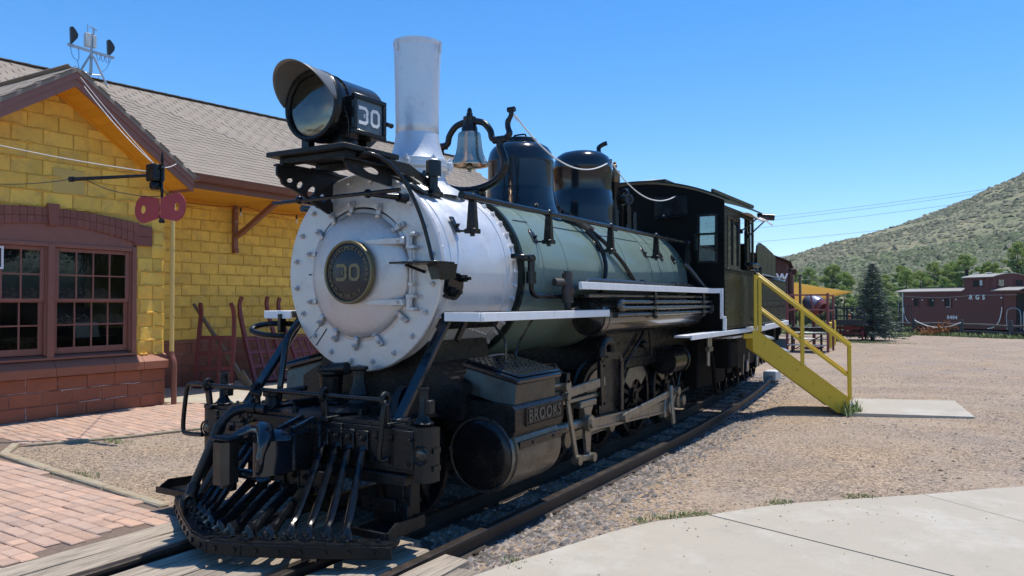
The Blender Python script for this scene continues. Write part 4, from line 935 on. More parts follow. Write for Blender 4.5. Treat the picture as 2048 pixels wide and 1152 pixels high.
gy = MB(); gy.tube(sag((c0.x - .93, c0.y - .54, 2.985), (-6.52, -.3, 3.05), .10), .005, 5); gy.tube(smooth([(c0.x - .80, c0.y - .46, 2.99), (c0.x - .55, c0.y - .3, 2.86), (c0.x - .2, c0.y - .1, 2.785), (c0.x, c0.y, 2.785)], 4), .005, 5); obj('control_wire', gy, 'cabledark', sm)

# ---- hand trucks leaning against the wall
def hand_truck(loc, rotz, lean, label, txt=None, h=1.45, w=.56):
    t = thing('hand_truck', label, 'hand truck', loc, rotz, 'wooden hand trucks leaning on the station wall', world=False); Lm = Matrix.Rotation(lean, 4, 'X')
    def mk(name, mb, m='truckred'):
        mb.v = [tuple(Lm @ Vector(v)) for v in mb.v]; return obj(name, mb, m, t)
    for s in (-1, 1):
        pts = smooth([(s * w / 2, 0, .02), (s * w / 2, 0, .6), (s * w / 2 * .97, 0, h * .72), (s * w / 2 * .93, -.01, h * .86), (s * w / 2 * .9, -.06, h * .95), (s * w / 2 * .86, -.15, h)], 3); mb = MB()
        for k in range(len(pts) - 1): mb.bar(pts[k], pts[k + 1], .062, .07 if k < 9 else .055, (0, 1, 0))
        r_ = mk('side_rail', mb)
        if txt:
            tt = text_mb(txt if s < 0 else '', .062, (s * (w / 2 + .0225), 0, .52), (0, 0, -1), (0, -1, 0), .002, 1.25) if s < 0 else None
            if tt and tt.f: mk('lettering', tt, 'white')
    for k, z in enumerate((.08, .34, .62, .90)): mk('cross_slat', MB().box(-w / 2 + .02, w / 2 - .02, -.025, .015, z - .032, z + .032, .004))
    for x in (-.09, .09): mk('long_slat', MB().box(x - .028, x + .028, -.036, -.005, .06, .93, .004))
    for s in (-1, 1):
        mk('wheel', MB().cyl((s * (w / 2 - .06), .12, .06), (s * (w / 2 - .10), .12, .06), .09, n=18).cyl((s * (w / 2 - .05), .12, .06), (s * (w / 2 - .11), .12, .06), .03, n=10)); mk('handle_iron', MB().tube([(s * w / 2, .01, .93), (s * w / 2, .13, .86), (s * (w / 2 - .01), .12, .70)], .01, 6))
    mk('toe_iron', MB().box(-w / 2, w / 2, -.17, .02, .0, .018))
    return t
hand_truck((-7.77, 4.80, .0), R(32), R(-9), 'oxide red hand truck standing nearest the downspout, without lettering', None, 1.5, .64)
hand_truck((-7.56, 5.95, .0), R(82), R(-24), 'oxide red hand truck lettered CASEY CLIMAX in the middle of the row', 'CASEY  CLIMAX', 1.72, .66)
hand_truck((-7.38, 6.95, .0), R(86), R(-31), 'oxide red hand truck lettered CRIPPLE CREEK behind the black brace', 'CASEY  CRIPPLE CREEK', 1.8, .62)
o = thing('wooden_paddle', 'long weathered grey wooden lever leaning between two hand trucks', 'wooden lever', (-7.5, 5.0, 0))
mb = MB(); mb.bar((-7.28, 5.12, .06), (-8.30, 4.78, 1.50), .10, .045, (0, 1, 0), w1=.045, h1=.04); obj('shaft', mb, 'greywood', o); obj('blade', MB().bar((-7.22, 5.14, .0), (-7.40, 5.08, .26), .2, .03, (0, 1, 0), .006), 'greywood', o)
# =================================================================== LOCOMOTIVE
loco = thing('steam_locomotive', 'black, green and silver steam locomotive number 30 with cowcatcher, facing the brick paving', 'locomotive', (0, 2.5, 0))
ZC = 1.77
def pt(r, deg, y, zc=ZC):   # point on the boiler skin; 0 = top, + towards the path side
    a = R(deg); return Vector((r * math.sin(a), y, zc + r * math.cos(a)))
def nr(deg): a = R(deg); return Vector((math.sin(a), 0, math.cos(a)))
YD = (0, -1, 0)   # facing direction of the engine
# ---- smokebox, boiler
smk = obj('smokebox', MB().lathe([(.69, 0), (.70, -.02), (.70, -1.12)], (0, 0, ZC), YD, 80).lathe([(.707, -.16), (.707, -.155), (.70, -.15)], (0, 0, ZC), YD, 80), 'silver', loco)
mb = MB()
for k in range(40):
    a = 9 * k + 4
    mb.bolt(pt(.698, a, .055), nr(a), .017, .012, False); mb.sphere(pt(.708, a, .055), .015, 8, 4, d=nr(a), h0=0)
    if 8 < a % 360 < 352: mb.bolt(pt(.698, a + 3, 1.065), nr(a + 3), .022, .018); 
for k in range(14): mb.sphere(pt(.70, 118 + k * 1.2, .12 + k * .06), .017, 8, 4, d=nr(118 + k * 1.2), h0=0)
for k in range(14): mb.sphere(pt(.70, -118 - k * 1.2, .12 + k * .06), .017, 8, 4, d=nr(-118 - k * 1.2), h0=0)
o = obj('smokebox_rivet', mb, 'silver', smk); o['kind'] = 'stuff'
obj('lap_ring', MB().lathe([(.70, -.93), (.706, -.932), (.706, -1.0), (.70, -1.002)], (0, 0, ZC), YD, 80), 'silver', smk)
obj('boiler_ring', MB().lathe([(.70, -1.115), (.742, -1.12), (.742, -1.165), (.724, -1.17)], (0, 0, ZC), YD, 80), 'cabgreen', loco)
boi = obj('boiler', MB().lathe([(.722, -1.165), (.722, -3.0), (.728, -4.6), (.738, -5.52)], (0, 0, ZC), YD, 96), 'green', loco)
for y in (1.55, 2.02, 2.9, 3.5, 4.25, 4.55, 5.05):
    rr = .7225 + max(0, (y - 3) * .0055); obj('boiler_band', MB().lathe([(rr, -y + .022), (rr + .003, -y + .02), (rr + .003, -y - .02), (rr, -y - .022)], (0, 0, ZC), YD, 96), 'green', boi)
for a in (48, -48):
    for y0, y1 in ((1.3, 1.55), (2.02, 2.9), (2.9, 4.25), (4.25, 5.05)): obj('jacket_seam', MB().bar(pt(.725, a, y0), pt(.729, a, y1), .003, .006, nr(a)), 'cabgreen', boi)
obj('belly_plate', MB().lathe([(.70, -2.9), (.71, -5.5)], (0, 0, ZC - .02), YD, 48), 'under', loco)
for a, y in ((62, 4.72), (64, 5.15)):
    p, n_ = pt(.732, a, y), nr(a); mb = MB(); mb.torus(p, n_, .055, .012, 24, 6); mb.cyl(p, p + n_ * .012, .035, n=14); obj('washout_plug', mb, 'cast', boi)
for y in (1.50, 4.17):    # small open hatches in the jacket
    mb = MB(); mb.bar(pt(.727, 57, y), pt(.727, 65, y), .09, .004, nr(61)); obj('jacket_hatch', mb, 'dark', boi)
# ---- smokebox front, door
frt = obj('smokebox_front', MB().lathe([(.49, .028), (.735, .028), (.744, .02), (.744, -.012), (.70, -.014), (.49, -.01)], (0, 0, ZC), YD, 96), 'silver2', loco)
for k in range(20):
    a = R(18 * k + 8); p = Vector((.672 * math.sin(a), -.028, ZC + .672 * math.cos(a))); obj('front_bolt', MB().cyl(p, p + Vector((0, -.006, 0)), .024, n=14).bolt(p + Vector((0, -.006, 0)), YD, .019, .016), 'silver2', frt)
dr = [(0, .135)] + [(.49 * math.sin(t), .135 - .10 * (1 - math.cos(t)) / (1 - math.cos(R(90))) * 1.0) for t in [R(6 * k) for k in range(1, 16)]]
dr = [(0, .130), (.08, .1285), (.16, .123), (.24, .113), (.31, .101), (.37, .088), (.42, .074), (.455, .060), (.468, .048), (.472, .032), (.488, .030), (.50, .026)]
door = obj('smokebox_door', MB().lathe(dr, (0, 0, 1.747), YD, 72), 'silver2', loco)
for k, a in enumerate((-31, -8, 21, 48, 127, 158, -176, -153, -132, -112, -71, -51)):
    t = R(a); c = Vector((.53 * math.sin(t), -.03, 1.747 + .53 * math.cos(t))); inn = Vector((-math.sin(t), 0, -math.cos(t))); mb = MB()
    tw = math.sin(k * 2.3) * .35; inn = Matrix.Rotation(tw, 3, 'Y') @ inn; tg = Vector((inn.z, 0, -inn.x))
    mb.bar(c - inn * .032 + Vector((0, -.012, 0)), c + inn * .062 + Vector((0, -.02, 0)), .036, .024, (0, 1, 0), .004); mb.bar(c + inn * .05 + Vector((0, -.005, 0)), c + inn * .066 + Vector((0, -.04, 0)), .036, .02, inn, .003)
    mb.bolt(c + Vector((0, -.024, 0)), YD, .019, .022); obj('door_dog', mb, 'silver2', door)
for z in (1.985, 1.545):
    mb = MB(); mb.add([(.10, -.118 if abs(z - 1.747) < .3 else -.10, z - .012), (.10, -.118, z + .012), (.40, -.112, z + .022), (.40, -.112, z - .022), (.10, -.09, z - .012), (.10, -.09, z + .012), (.40, -.06, z + .022), (.40, -.06, z - .022)], [(0, 1, 2, 3), (7, 6, 5, 4), (0, 4, 5, 1), (1, 5, 6, 2), (2, 6, 7, 3), (3, 7, 4, 0)])
    mb.box(.36, .47, -.115, -.05, z - .026, z + .026, .006); mb.cyl((.485, -.07, z - .05), (.485, -.07, z + .05), .02, n=12); mb.box(.47, .545, -.085, -.028, z - .06, z - .032, .004); mb.box(.47, .545, -.085, -.028, z + .032, z + .06, .004); mb.bolt((.42, -.115, z), YD, .015, .012)
    obj('door_hinge', mb, 'silver2', door)
obj('hinge_pin', MB().cyl((.50, -.062, 1.50), (.50, -.062, 2.03), .011, n=8).box(.485, .525, -.075, -.03, 1.83, 1.85).box(.485, .525, -.075, -.03, 1.665, 1.685), 'silver2', door)
obj('patch_seam', MB().bar((-.34, -.030, 1.34), (-.45, -.030, 1.21), .008, .004, (0, 1, 0)).bar((-.40, -.0295, 1.37), (-.52, -.0295, 1.26), .004, .003, (0, 1, 0)).box(-.53, -.50, -.032, -.028, 1.755, 1.765), 'cast', frt)
# number plate: dark disc with gold rim, numerals and ring of letters
npl = obj('number_plate', MB().lathe([(0, .162), (.205, .162), (.212, .158), (.212, .115), (.2, .11)], (0, 0, 1.767), YD, 64), 'plate', loco)
obj('plate_rim', MB().lathe([(.212, .16), (.214, .170), (.220, .174), (.231, .172), (.235, .166), (.235, .135), (.225, .12), (.212, .115)], (0, 0, 1.767), YD, 64), 'gold', npl)
def numerals(mb, o, u, v, h, w, st, d, gap):
    """slab block 3 and chamfered 0"""
    a, b = w / 2 - st / 2, h / 2 - st / 2; c = st * .8
    three = [(-a, b - st * .6), (-a, b), (a - c, b), (a, b - c), (a, c * .75), (a - c * .75, 0), (a, -c * .75), (a, -b + c), (a - c, -b), (-a, -b), (-a, -b + st * .6)]
    zero = [(-a + c, -b), (a - c, -b), (a, -b + c), (a, b - c), (a - c, b), (-a + c, b), (-a, b - c), (-a, -b + c)]
    o = Vector(o); u = Vector(u); v = Vector(v)
    mb.strokepoly(three, st, o - u * (w + gap) / 2, u, v, d); mb.strokepoly([(a - c * .75, 0), (a * .05, 0)], st, o - u * (w + gap) / 2, u, v, d); mb.strokepoly(zero, st, o + u * (w + gap) / 2, u, v, d, True)
    return mb
obj('plate_numeral', numerals(MB(), (0, -.162, 1.765), (1, 0, 0), (0, 0, 1), .125, .104, .023, .006, .02), 'gold', npl)
lm = MB(); ring = [('LOCOMOTIVE', -44, 46), ('WORKS', 62, 108), ('DUNKIRK N.Y.', 222, 133), ('BROOKS', 238, 300)]
for wd, a0, a1 in ring:
    for k, chv in enumerate(wd):
        if chv == ' ': continue
        a = a0 + (a1 - a0) * k / max(1, len(wd) - 1); t = R(a); low = a1 < a0
        rad = Vector((math.sin(t), 0, math.cos(t))); vv = -rad if low else rad; uu = Vector((vv.z, 0, -vv.x)); t_ = text_mb(chv, .046, Vector((0, -.165, 1.767)) + rad * .178, uu, vv, .005); lm.add(t_.v, t_.f)
obj('plate_lettering', lm, 'gold', npl)
# ---- front handrail across the smokebox door
fh = obj('front_handrail', MB().tube([(-.655, -.28, 2.300), (.575, -.28, 2.318)], .014, 10), 'black', loco)
for x in (-.38, .29):
    s_ = 1 if x > 0 else -1; rx_ = x + (-.0 if x < 0 else .14); mb = MB(); mb.sphere((x, -.28, 2.31), .033, 12, 8); mb.tube([(x, -.27, 2.308), (rx_ * .96, -.10, 2.30)], [.016, .025], 10); mb.tube([(rx_ * .96, -.10, 2.30), (rx_, .04, 2.295)], [.036, .044], 12); obj('handrail_post', mb, 'black', fh)
# ---- side handrails
for s in (1, -1):
    hr = obj('handrail', MB().tube([(s * .79, .20, 2.318), (s * .79, .3, 2.318), (s * .785, 3, 2.314), (s * .775, 5.48, 2.312)], .022, 12).cyl((s * .79, .15, 2.318), (s * .79, .33, 2.318), .03, n=12), 'black', loco)
    for y in (.30, 1.50, 2.85, 4.19, 5.40):
        x = s * .787; mb = MB(); mb.sphere((x, y, 2.318), .036, 10, 6); mb.bar((x, y, 2.30), (x, y, 2.085), .034, .05, (1, 0, 0), w1=.05, h1=.075); mb.box(x - .045, x + .045, y - .045, y + .045, 2.05, 2.085, .004); mb.cyl((x, y, 2.055), (x, y, 2.03), .018, n=6)
        mb.tube([(x, y, 2.07), (s * .665, y, 2.075)], .009, 6); a0 = 56; mb.bar(pt(.725, s * 55, y), pt(.725, s * 66, y), .05, .016, nr(s * 60), .004); mb.bolt(pt(.73, s * 62, y - .0), nr(s * 62), .014, .02); obj('handrail_bracket', mb, 'black', hr)
# ---- stack
stk = obj('smokestack', MB().lathe([(.40, 2.40), (.345, 2.465), (.28, 2.50), (.242, 2.545), (.23, 2.585), (.233, 2.62), (.266, 2.635), (.27, 2.655), (.266, 2.672), (.266, 2.676), (.27, 2.692), (.264, 2.708), (.24, 2.715), (.208, 2.775), (.188, 2.85), (.178, 2.93), (.1775, 2.935), (.180, 2.94), (.178, 3.0), (.184, 3.3), (.195, 3.655), (.200, 3.66), (.200, 3.692), (.193, 3.694), (.186, 3.69), (.17, 3.2), (.155, 2.9)], (0, .66, 0), (0, 0, 1), 64), 'silver', loco)
for k in range(8):
    mb = MB(); a = R(45 * k + 20); c = Vector((.26 * math.cos(a), .66 + .26 * math.sin(a), 0)); u = Vector((math.cos(a), math.sin(a), 0)); mb.bar(c + Vector((0, 0, 2.664)) - u * .02, c + Vector((0, 0, 2.664)) + u * .045, .062, .05, bev=.006); mb.bolt(c + u * .022 + Vector((0, 0, 2.69)), (0, 0, 1), .02, .022); mb.cyl(c + u * .022 + Vector((0, 0, 2.62)), c + u * .022 + Vector((0, 0, 2.642)), .018, n=6); obj('stack_clamp', mb, 'silver', stk)
for a in (-108, 15, 135): t = R(a); u = Vector((math.cos(t), math.sin(t), 0)); obj('rim_lug', MB().bar(Vector((0, .66, 3.60)) + u * .200, Vector((0, .66, 3.69)) + u * .206, .022, .014, u), 'silver', stk)
for a in (20, 70, 110, 160, 200, 250, 290, 340): t = R(a); sx_, sy_ = .345 * math.cos(t), .345 * math.sin(t); z_ = ZC + math.sqrt(max(.1, .70 ** 2 - sx_ ** 2)); obj('saddle_bolt', MB().bolt((sx_, .66 + sy_, z_ + .0), (sx_, 0, z_ - ZC), .022, .03), 'silver', stk)
# ---- headlight
hl = obj('headlight', MB().lathe([(.225, .44), (.246, .43), (.252, .42), (.252, .395), (.244, .39), (.244, .37), (.236, .365), (.235, .36), (.235, -.06), (.228, -.08), (.20, -.10), (.12, -.115), (0, -.12)], (0, -.1, 2.915), YD, 56), 'black', loco)
obj('lens_ring', MB().lathe([(.212, .435), (.222, .452), (.238, .455), (.248, .447), (.252, .43)], (0, -.1, 2.915), YD, 56), 'cast', hl)
obj('lens', MB().lathe([(0, .450), (.1, .446), (.17, .438), (.214, .43)], (0, -.1, 2.915), YD, 48), 'lens', hl)
obj('reflector', MB().lathe([(.03, .16), (.08, .19), (.14, .255), (.18, .33), (.212, .42)], (0, -.1, 2.915), YD, 40), 'reflector', hl)
mb = MB(); mb.cyl((0, -.26, 2.915), (0, -.34, 2.915), .03, n=12); obj('lamp_bulb', mb, 'whitebox', hl)
mb = MB(); nA, nL = 28, 6; up = []
for i in range(nA + 1):
    t = -88 + 176 * i / nA; L = .235 * max(0, math.cos(R(t))) ** .75 + .012
    for k in range(nL + 1):
        q = k / nL; r_ = .247 + .012 * q * math.cos(R(t)) ** 1; a = R(t); mb.v.append((r_ * math.sin(a), -.53 - L * q, 2.915 + r_ * math.cos(a)))
for i in range(nA):
    for k in range(nL): b = i * (nL + 1) + k; mb.f.append((b, b + 1, b + nL + 2, b + nL + 1))
vz = obj('visor', mb, mat('grey_visor', (.15, .15, .147), .4, metal=.3, var=.15), hl, fix=False); so = vz.modifiers.new('thickness', 'SOLIDIFY'); so.thickness = .004
nb = MB(); nb.box(.14, .30, -.445, -.125, 2.715, 2.975, .006); nbx = obj('number_box', nb, 'black', hl)
mb = MB(); X0 = .30
for z0, z1, y0, y1 in ((2.705, 2.738, -.455, -.115), (2.952, 2.985, -.455, -.115), (2.738, 2.952, -.455, -.422), (2.738, 2.952, -.148, -.115)): mb.box(X0 - .012, X0 + .022, y0, y1, z0, z1, .005)
mb.cyl((X0 + .012, -.11, 2.83), (X0 + .012, -.07, 2.83), .016, n=10); mb.sphere((X0 + .012, -.055, 2.83), .02, 8, 6); mb.cyl((X0 + .01, -.458, 2.76), (X0 + .01, -.458, 2.81), .012, n=8); mb.cyl((X0 + .01, -.458, 2.88), (X0 + .01, -.458, 2.93), .012, n=8)
obj('number_box_frame', mb, 'black', hl); obj('number_glass', MB().box(X0 - .002, X0 + .004, -.422, -.148, 2.738, 2.952), mat('blue_grey_glass', (.075, .115, .15), .2, var=.1, spec=.6), hl)
obj('headlight_numeral', numerals(MB(), (X0 + .0045, -.285, 2.845), (0, 1, 0), (0, 0, 1), .125, .098, .022, .003, .024), 'white', hl)
mb = MB(); mb.torus((0, -.41, 2.915), YD, .238, .008, 40, 6); mb.bar((.242, -.475, 2.90), (.242, -.475, 2.84), .02, .02, (1, 0, 0)); mb.tube(smooth([(.25, -.46, 2.86), (.262, -.45, 2.80), (.255, -.44, 2.70)], 3), .008, 6); mb.rivet((.25, -.455, 2.83), (1, 0, 0), .018); obj('hinge_clip', mb, 'cast', hl)
multi('headlight_foot', [MB().box(x - .04, x + .04, y - .03, y + .03, 2.61, 2.72, .006) for x in (-.15, .15) for y in (-.42, -.16)], 'black', hl)
# shelf and its brackets
shf = obj('headlight_shelf', MB().box(-.36, .38, -.62, -.40, 2.572, 2.607, .004).box(-.33, .385, -.398, -.05, 2.575, 2.612, .004), 'black_old', loco)
mb = MB(); mb.box(-.30, .34, -.55, -.46, 2.53, 2.571, .004); mb.box(-.30, .34, -.20, -.12, 2.53, 2.574, .004); obj('shelf_bearer', mb, 'black_old', shf)
for s in (-1, 1):
    out_ = [(.08, 2.53), (-.57, 2.53), (-.585, 2.50), (-.585, 2.45), (-.55, 2.425), (-.535, 2.39)] + [(p.x, p.y) for p in bez((-.50, 2.375, 0), (-.34, 2.345, 0), (-.22, 2.27, 0), (-.06, 2.215, 0), 8)] + [(.06, 2.205), (.09, 2.245)] + [(p.x, p.y) for p in bez((.05, 2.27, 0), (-.06, 2.28, 0), (-.08, 2.36, 0), (.0, 2.41, 0), 6)] + [(.10, 2.43), (.10, 2.50)]
    if s < 0: mb = plate2d(out_, [oval(-.46, 2.425, .034, .016, 12), oval(-.365, 2.405, .038, .022, 35), oval(-.25, 2.372, .055, .028, 38), oval(-.135, 2.335, .036, .03, 30)], (s * .29, 0, 0), (0, 1, 0), (0, 0, 1), .018)
    else: mb = plate2d([(.08, 2.53), (-.50, 2.53), (-.52, 2.50), (-.50, 2.46)] + [(p.x, p.y) for p in bez((-.46, 2.44, 0), (-.30, 2.40, 0), (-.05, 2.405, 0), (.40, 2.335, 0), 8)] + [(.46, 2.35), (.45, 2.39), (.25, 2.45)], [oval(-.25, 2.48, .09, .025, -5), oval(.05, 2.45, .09, .02, -8)], (s * .29, 0, 0), (0, 1, 0), (0, 0, 1), .018)
    mb.box(s * .29 - .05, s * .29 + .05, -.57, .10, 2.515, 2.531, .003)
    obj('shelf_bracket', mb, 'black_old', shf)
    mb = MB(); mb.prism([(-.2, 2.56), (.05, 2.56), (.42, 2.44), (.46, 2.40), (.42, 2.385), (.1, 2.47), (-.16, 2.50)], (s * .36 + .012, 0, 0), (0, 1, 0), (0, 0, 1), .024); mb.box(s * .36 - .05, s * .36 + .05, .30, .47, 2.36, 2.405, .01); mb.bolt((s * .37, .40, 2.40), (0, 0, 1), .025, .03); obj('shelf_stay', mb, 'black', shf)
mb = MB(); mb.bar((.20, -.02, 2.52), (.26, .36, 2.50), .02, .09, bev=.004); mb.bar((.31, .02, 2.45), (.42, .22, 2.36), .10, .02, bev=.005); mb.bolt((.30, .36, 2.52), (0, 0, 1), .025, .03); obj('saddle_plate', mb, 'blueblack', loco)
mb = MB(); mb.box(.36, .46, .26, .36, 2.36, 2.40, .01); mb.cyl((.42, .31, 2.39), (.42, .31, 2.53), .038, n=8); mb.cyl((.425, .31, 2.50), (.425, .31, 2.62), .058, n=8); obj('marker_socket', mb, 'black', loco)
# conduit and small step on the smokebox front
obj('conduit', MB().tube(smooth([(.30, -.42, 2.555), (.36, -.42, 2.565), (.42, -.38, 2.56), (.50, -.3, 2.50), (.585, -.22, 2.36), (.655, -.16, 2.16), (.70, -.13, 1.98), (.735, -.12, 1.83)], 5), .014, 10), 'black', loco)
mb = MB(); mb.box(.47, .86, -.27, -.03, 1.812, 1.826, .003); mb.prism([(-.24, 0), (-.015, 0), (-.04, -.10), (-.20, -.115)], (.86, 0, 1.812), (0, 1, 0), (0, 0, 1), .012); mb.prism([(.62, 0), (.86, 0), (.83, -.10), (.66, -.105)], (0, -.02, 1.811), (1, 0, 0), (0, 0, 1), .012); mb.bar((.52, -.15, 1.81), (.60, -.03, 1.76), .02, .02); mb.rivet((.60, -.275, 1.818), YD, .012); obj('front_step', mb, 'black', loco)
# ---- bell
bel = obj('bell', MB().lathe([(.150, 2.795), (.174, 2.79), (.175, 2.80), (.166, 2.822), (.144, 2.86), (.127, 2.905), (.116, 2.96), (.109, 3.03), (.105, 3.078), (.097, 3.094), (.07, 3.10), (0, 3.10)], (0, 1.44, 0), (0, 0, 1), 48).lathe([(.168, 2.793), (.125, 2.87), (.09, 3.0), (.05, 3.07), (0, 3.08)], (0, 1.44, 0), (0, 0, 1), 32), 'brass', loco)
obj('clapper', MB().tube([(0, 1.44, 3.05), (0, 1.44, 2.80)], .012, 8).sphere((0, 1.44, 2.785), .035, 12, 8).cyl((0, 1.44, 2.77), (0, 1.44, 2.735), .016, n=8), 'rod', bel)
yk = MB(); yk.tube(smooth([(-.30, 1.44, 3.0), (-.245, 1.44, 3.02), (-.225, 1.44, 3.09), (-.16, 1.44, 3.165), (-.07, 1.44, 3.195), (0, 1.44, 3.20), (.07, 1.44, 3.195), (.16, 1.44, 3.165), (.225, 1.44, 3.09), (.245, 1.44, 3.02), (.30, 1.44, 3.0)], 4), .03, 10); yk.lathe([(.075, 3.10), (.075, 3.13), (.055, 3.2), (.06, 3.215), (.06, 3.24), (.03, 3.25), (.03, 3.275), (.022, 3.28), (.024, 3.30), (.012, 3.325), (0, 3.33)], (0, 1.44, 0), (0, 0, 1), 16); obj('bell_yoke', yk, 'black', bel)
st = MB()
for s in (-1, 1): st.cyl((s * .26, 1.44, 3.0), (s * .40, 1.44, 3.0), .034, n=12); st.tube(smooth([(s * .335, 1.44, 3.02), (s * .33, 1.44, 2.93), (s * .375, 1.44, 2.82), (s * .36, 1.44, 2.72), (s * .28, 1.44, 2.63), (s * .14, 1.44, 2.58), (0, 1.44, 2.565)], 4), .036, 10)
st.box(-.14, .14, 1.36, 1.52, 2.44, 2.57, .02); st.tube([(.05, 1.44, 2.58), (.18, 1.44, 2.45)], .03, 8); st.tube([(-.05, 1.44, 2.58), (-.18, 1.44, 2.45)], .03, 8); obj('bell_stand', st, 'black', bel)
obj('bell_crank', MB().tube(smooth([(.38, 1.44, 3.0), (.425, 1.44, 3.04), (.41, 1.44, 3.1), (.41, 1.44, 3.15), (.44, 1.44, 3.20), (.445, 1.44, 3.25)], 4), [.03] * 6 + [.026] * 8 + [.022] * 7, 10).cyl((.41, 1.44, 3.255), (.48, 1.44, 3.255), .024, n=10), 'black', bel)
rp = MB(); rp.tube([(.455, 1.44, 3.25), (.46, 1.47, 3.20), (.455, 1.52, 3.17)], .006, 5); rp.tube(sag((.455, 1.5, 3.21), (.33, 3.92, 3.195), .255, 24), .0075, 6); rp.tube(sag((.33, 3.92, 3.195), (.59, 5.47, 2.945), .215, 20), .0075, 6); obj('bell_rope', rp, 'whiterope', bel)
obj('rope_eye', MB().torus((.335, 3.92, 3.20), (1, 0, 0), .02, .006, 14, 6), 'black', bel)
# ---- domes
sd_ = obj('sand_dome', MB().lathe([(.44, 2.36), (.40, 2.44), (.365, 2.52), (.347, 2.60), (.342, 2.665), (.340, 2.672), (.335, 2.70), (.335, 2.955), (.339, 2.96), (.337, 2.975), (.333, 3.0), (.318, 3.06), (.285, 3.11), (.23, 3.142), (.16, 3.155), (.16, 3.165), (0, 3.165)], (0, 2.38, 0), (0, 0, 1), 64), 'blueblack', loco)
obj('dome_lid', MB().lathe([(.168, 3.16), (.17, 3.19), (.16, 3.205), (.1, 3.212), (0, 3.214)], (0, 2.38, 0), (0, 0, 1), 32), 'black', sd_); obj('lid_handle', MB().tube(smooth([(-.07, 2.36, 3.21), (-.065, 2.36, 3.245), (0, 2.36, 3.25), (.065, 2.36, 3.245), (.07, 2.36, 3.21)], 3), .009, 8), 'black', sd_)
multi('dome_bolt', [MB().bolt((.43 * math.cos(R(a)), 2.38 + .43 * math.sin(R(a)), 2.475), (math.cos(R(a)), math.sin(R(a)), .8), .02, .02) for a in range(0, 360, 40)], 'black', sd_)
obj('steam_dome', MB().lathe([(.42, 2.36), (.395, 2.44), (.388, 2.50), (.385, 2.62), (.378, 2.70), (.36, 2.765), (.352, 2.82), (.349, 2.825), (.347, 2.85), (.347, 3.09), (.350, 3.095), (.349, 3.12), (.340, 3.19), (.31, 3.25), (.25, 3.293), (.16, 3.317), (0, 3.325)], (0, 3.85, 0), (0, 0, 1), 64), 'blueblack', loco)
obj('whistle_pipe', MB().tube(smooth([(.0, 4.32, 3.1), (0, 4.32, 3.40), (.0, 4.33, 3.46), (.05, 4.36, 3.50), (.09, 4.37, 3.51)], 4), .028, 10), 'black', loco)
sv = obj('safety_valve', MB().lathe([(.07, 2.45), (.07, 2.66), (.055, 2.67), (.055, 3.02), (.06, 3.03)], (.17, 4.42, 0), (0, 0, 1), 20), 'black', loco); obj('valve_cap', MB().lathe([(.062, 3.02), (.066, 3.03), (.066, 3.15), (.06, 3.165), (.03, 3.17), (.022, 3.20), (.03, 3.215), (.03, 3.235), (.016, 3.25), (.02, 3.27), (0, 3.285)], (.17, 4.42, 0), (0, 0, 1), 20), mat('dull_brass', (.19, .13, .07), .4, metal=.8, var=.3), sv)
mb = MB(); mb.cyl((.30, 4.50, 2.4), (.30, 4.50, 2.72), .055, n=14); mb.cyl((.27, 4.46, 2.80), (.37, 4.40, 2.80), .07, n=14); mb.tube(smooth([(.20, 4.5, 2.86), (.28, 4.48, 2.92), (.33, 4.44, 2.86), (.33, 4.46, 2.5)], 3), .028, 8); mb.cyl((.34, 4.62, 2.42), (.34, 4.62, 2.66), .04, n=12); mb.torus((.36, 4.38, 2.80), (1, -.6, 0), .05, .012, 16, 6); obj('steam_turret', mb, 'black', loco)
mb = MB(); ang0, ang1 = 33, 43   # curved step plate by the sand dome
for y0, y1 in ((2.55, 3.12),):
    mb.bar(pt(.76, 28, 2.52), pt(.75, 35, 2.98), .22, .012, nr(32) + Vector((0, -.6, 0)), .003)
mb.bolt(pt(.77, 30, 2.72), nr(30), .02, .02); mb.bolt(pt(.76, 35, 2.95), nr(33), .02, .02); obj('dome_step', mb, 'blueblack', loco)
mb = MB()
for dy in (0, .12): mb.tube(smooth([pt(.76, 35, 2.62 + dy), pt(.79, 41, 2.66 + dy), pt(.78, 48, 2.74 + dy)], 3), .022, 8); mb.sphere(pt(.79, 41, 2.66 + dy), .036, 10, 6); mb.cyl(pt(.78, 44, 2.70 + dy), pt(.78, 48, 2.75 + dy), .03, n=8)
obj('check_valve', mb, 'rustpipe', loco)
mb = MB(); mb.tube(smooth([pt(.76, 48, 2.75), pt(.76, 62, 2.83), pt(.755, 80, 2.83), pt(.75, 100, 2.72), pt(.75, 118, 2.6)], 5), .022, 10); mb.tube(smooth([pt(.76, 48, 2.87), pt(.765, 60, 3.02), pt(.76, 75, 3.3), pt(.76, 92, 3.62)], 5), .022, 10); obj('delivery_pipe', mb, 'black', loco)
mb = MB(); mb.tube(smooth([pt(.73, 78, .98), pt(.78, 79, 1.02), pt(.79, 80, 1.2)], 3), .02, 8); mb.box(.74, .82, 1.0, 1.22, 1.885, 1.935, .012); mb.cyl((.79, 1.18, 1.94), (.79, 1.18, 1.75), .03, n=12); mb.cyl((.79, 1.18, 1.80), (.79, 1.18, 1.70), .042, n=12); mb.tube(smooth([(.79, 1.18, 1.74), (.79, 1.19, 1.64), (.79, 1.26, 1.60), (.80, 1.45, 1.60), (.80, 2.0, 1.59), (.80, 2.6, 1.59)], 4), .022, 10); mb.rivet((.82, 1.1, 1.91), (1, 0, 0), .02); obj('injector_pipe', mb, 'black', loco)
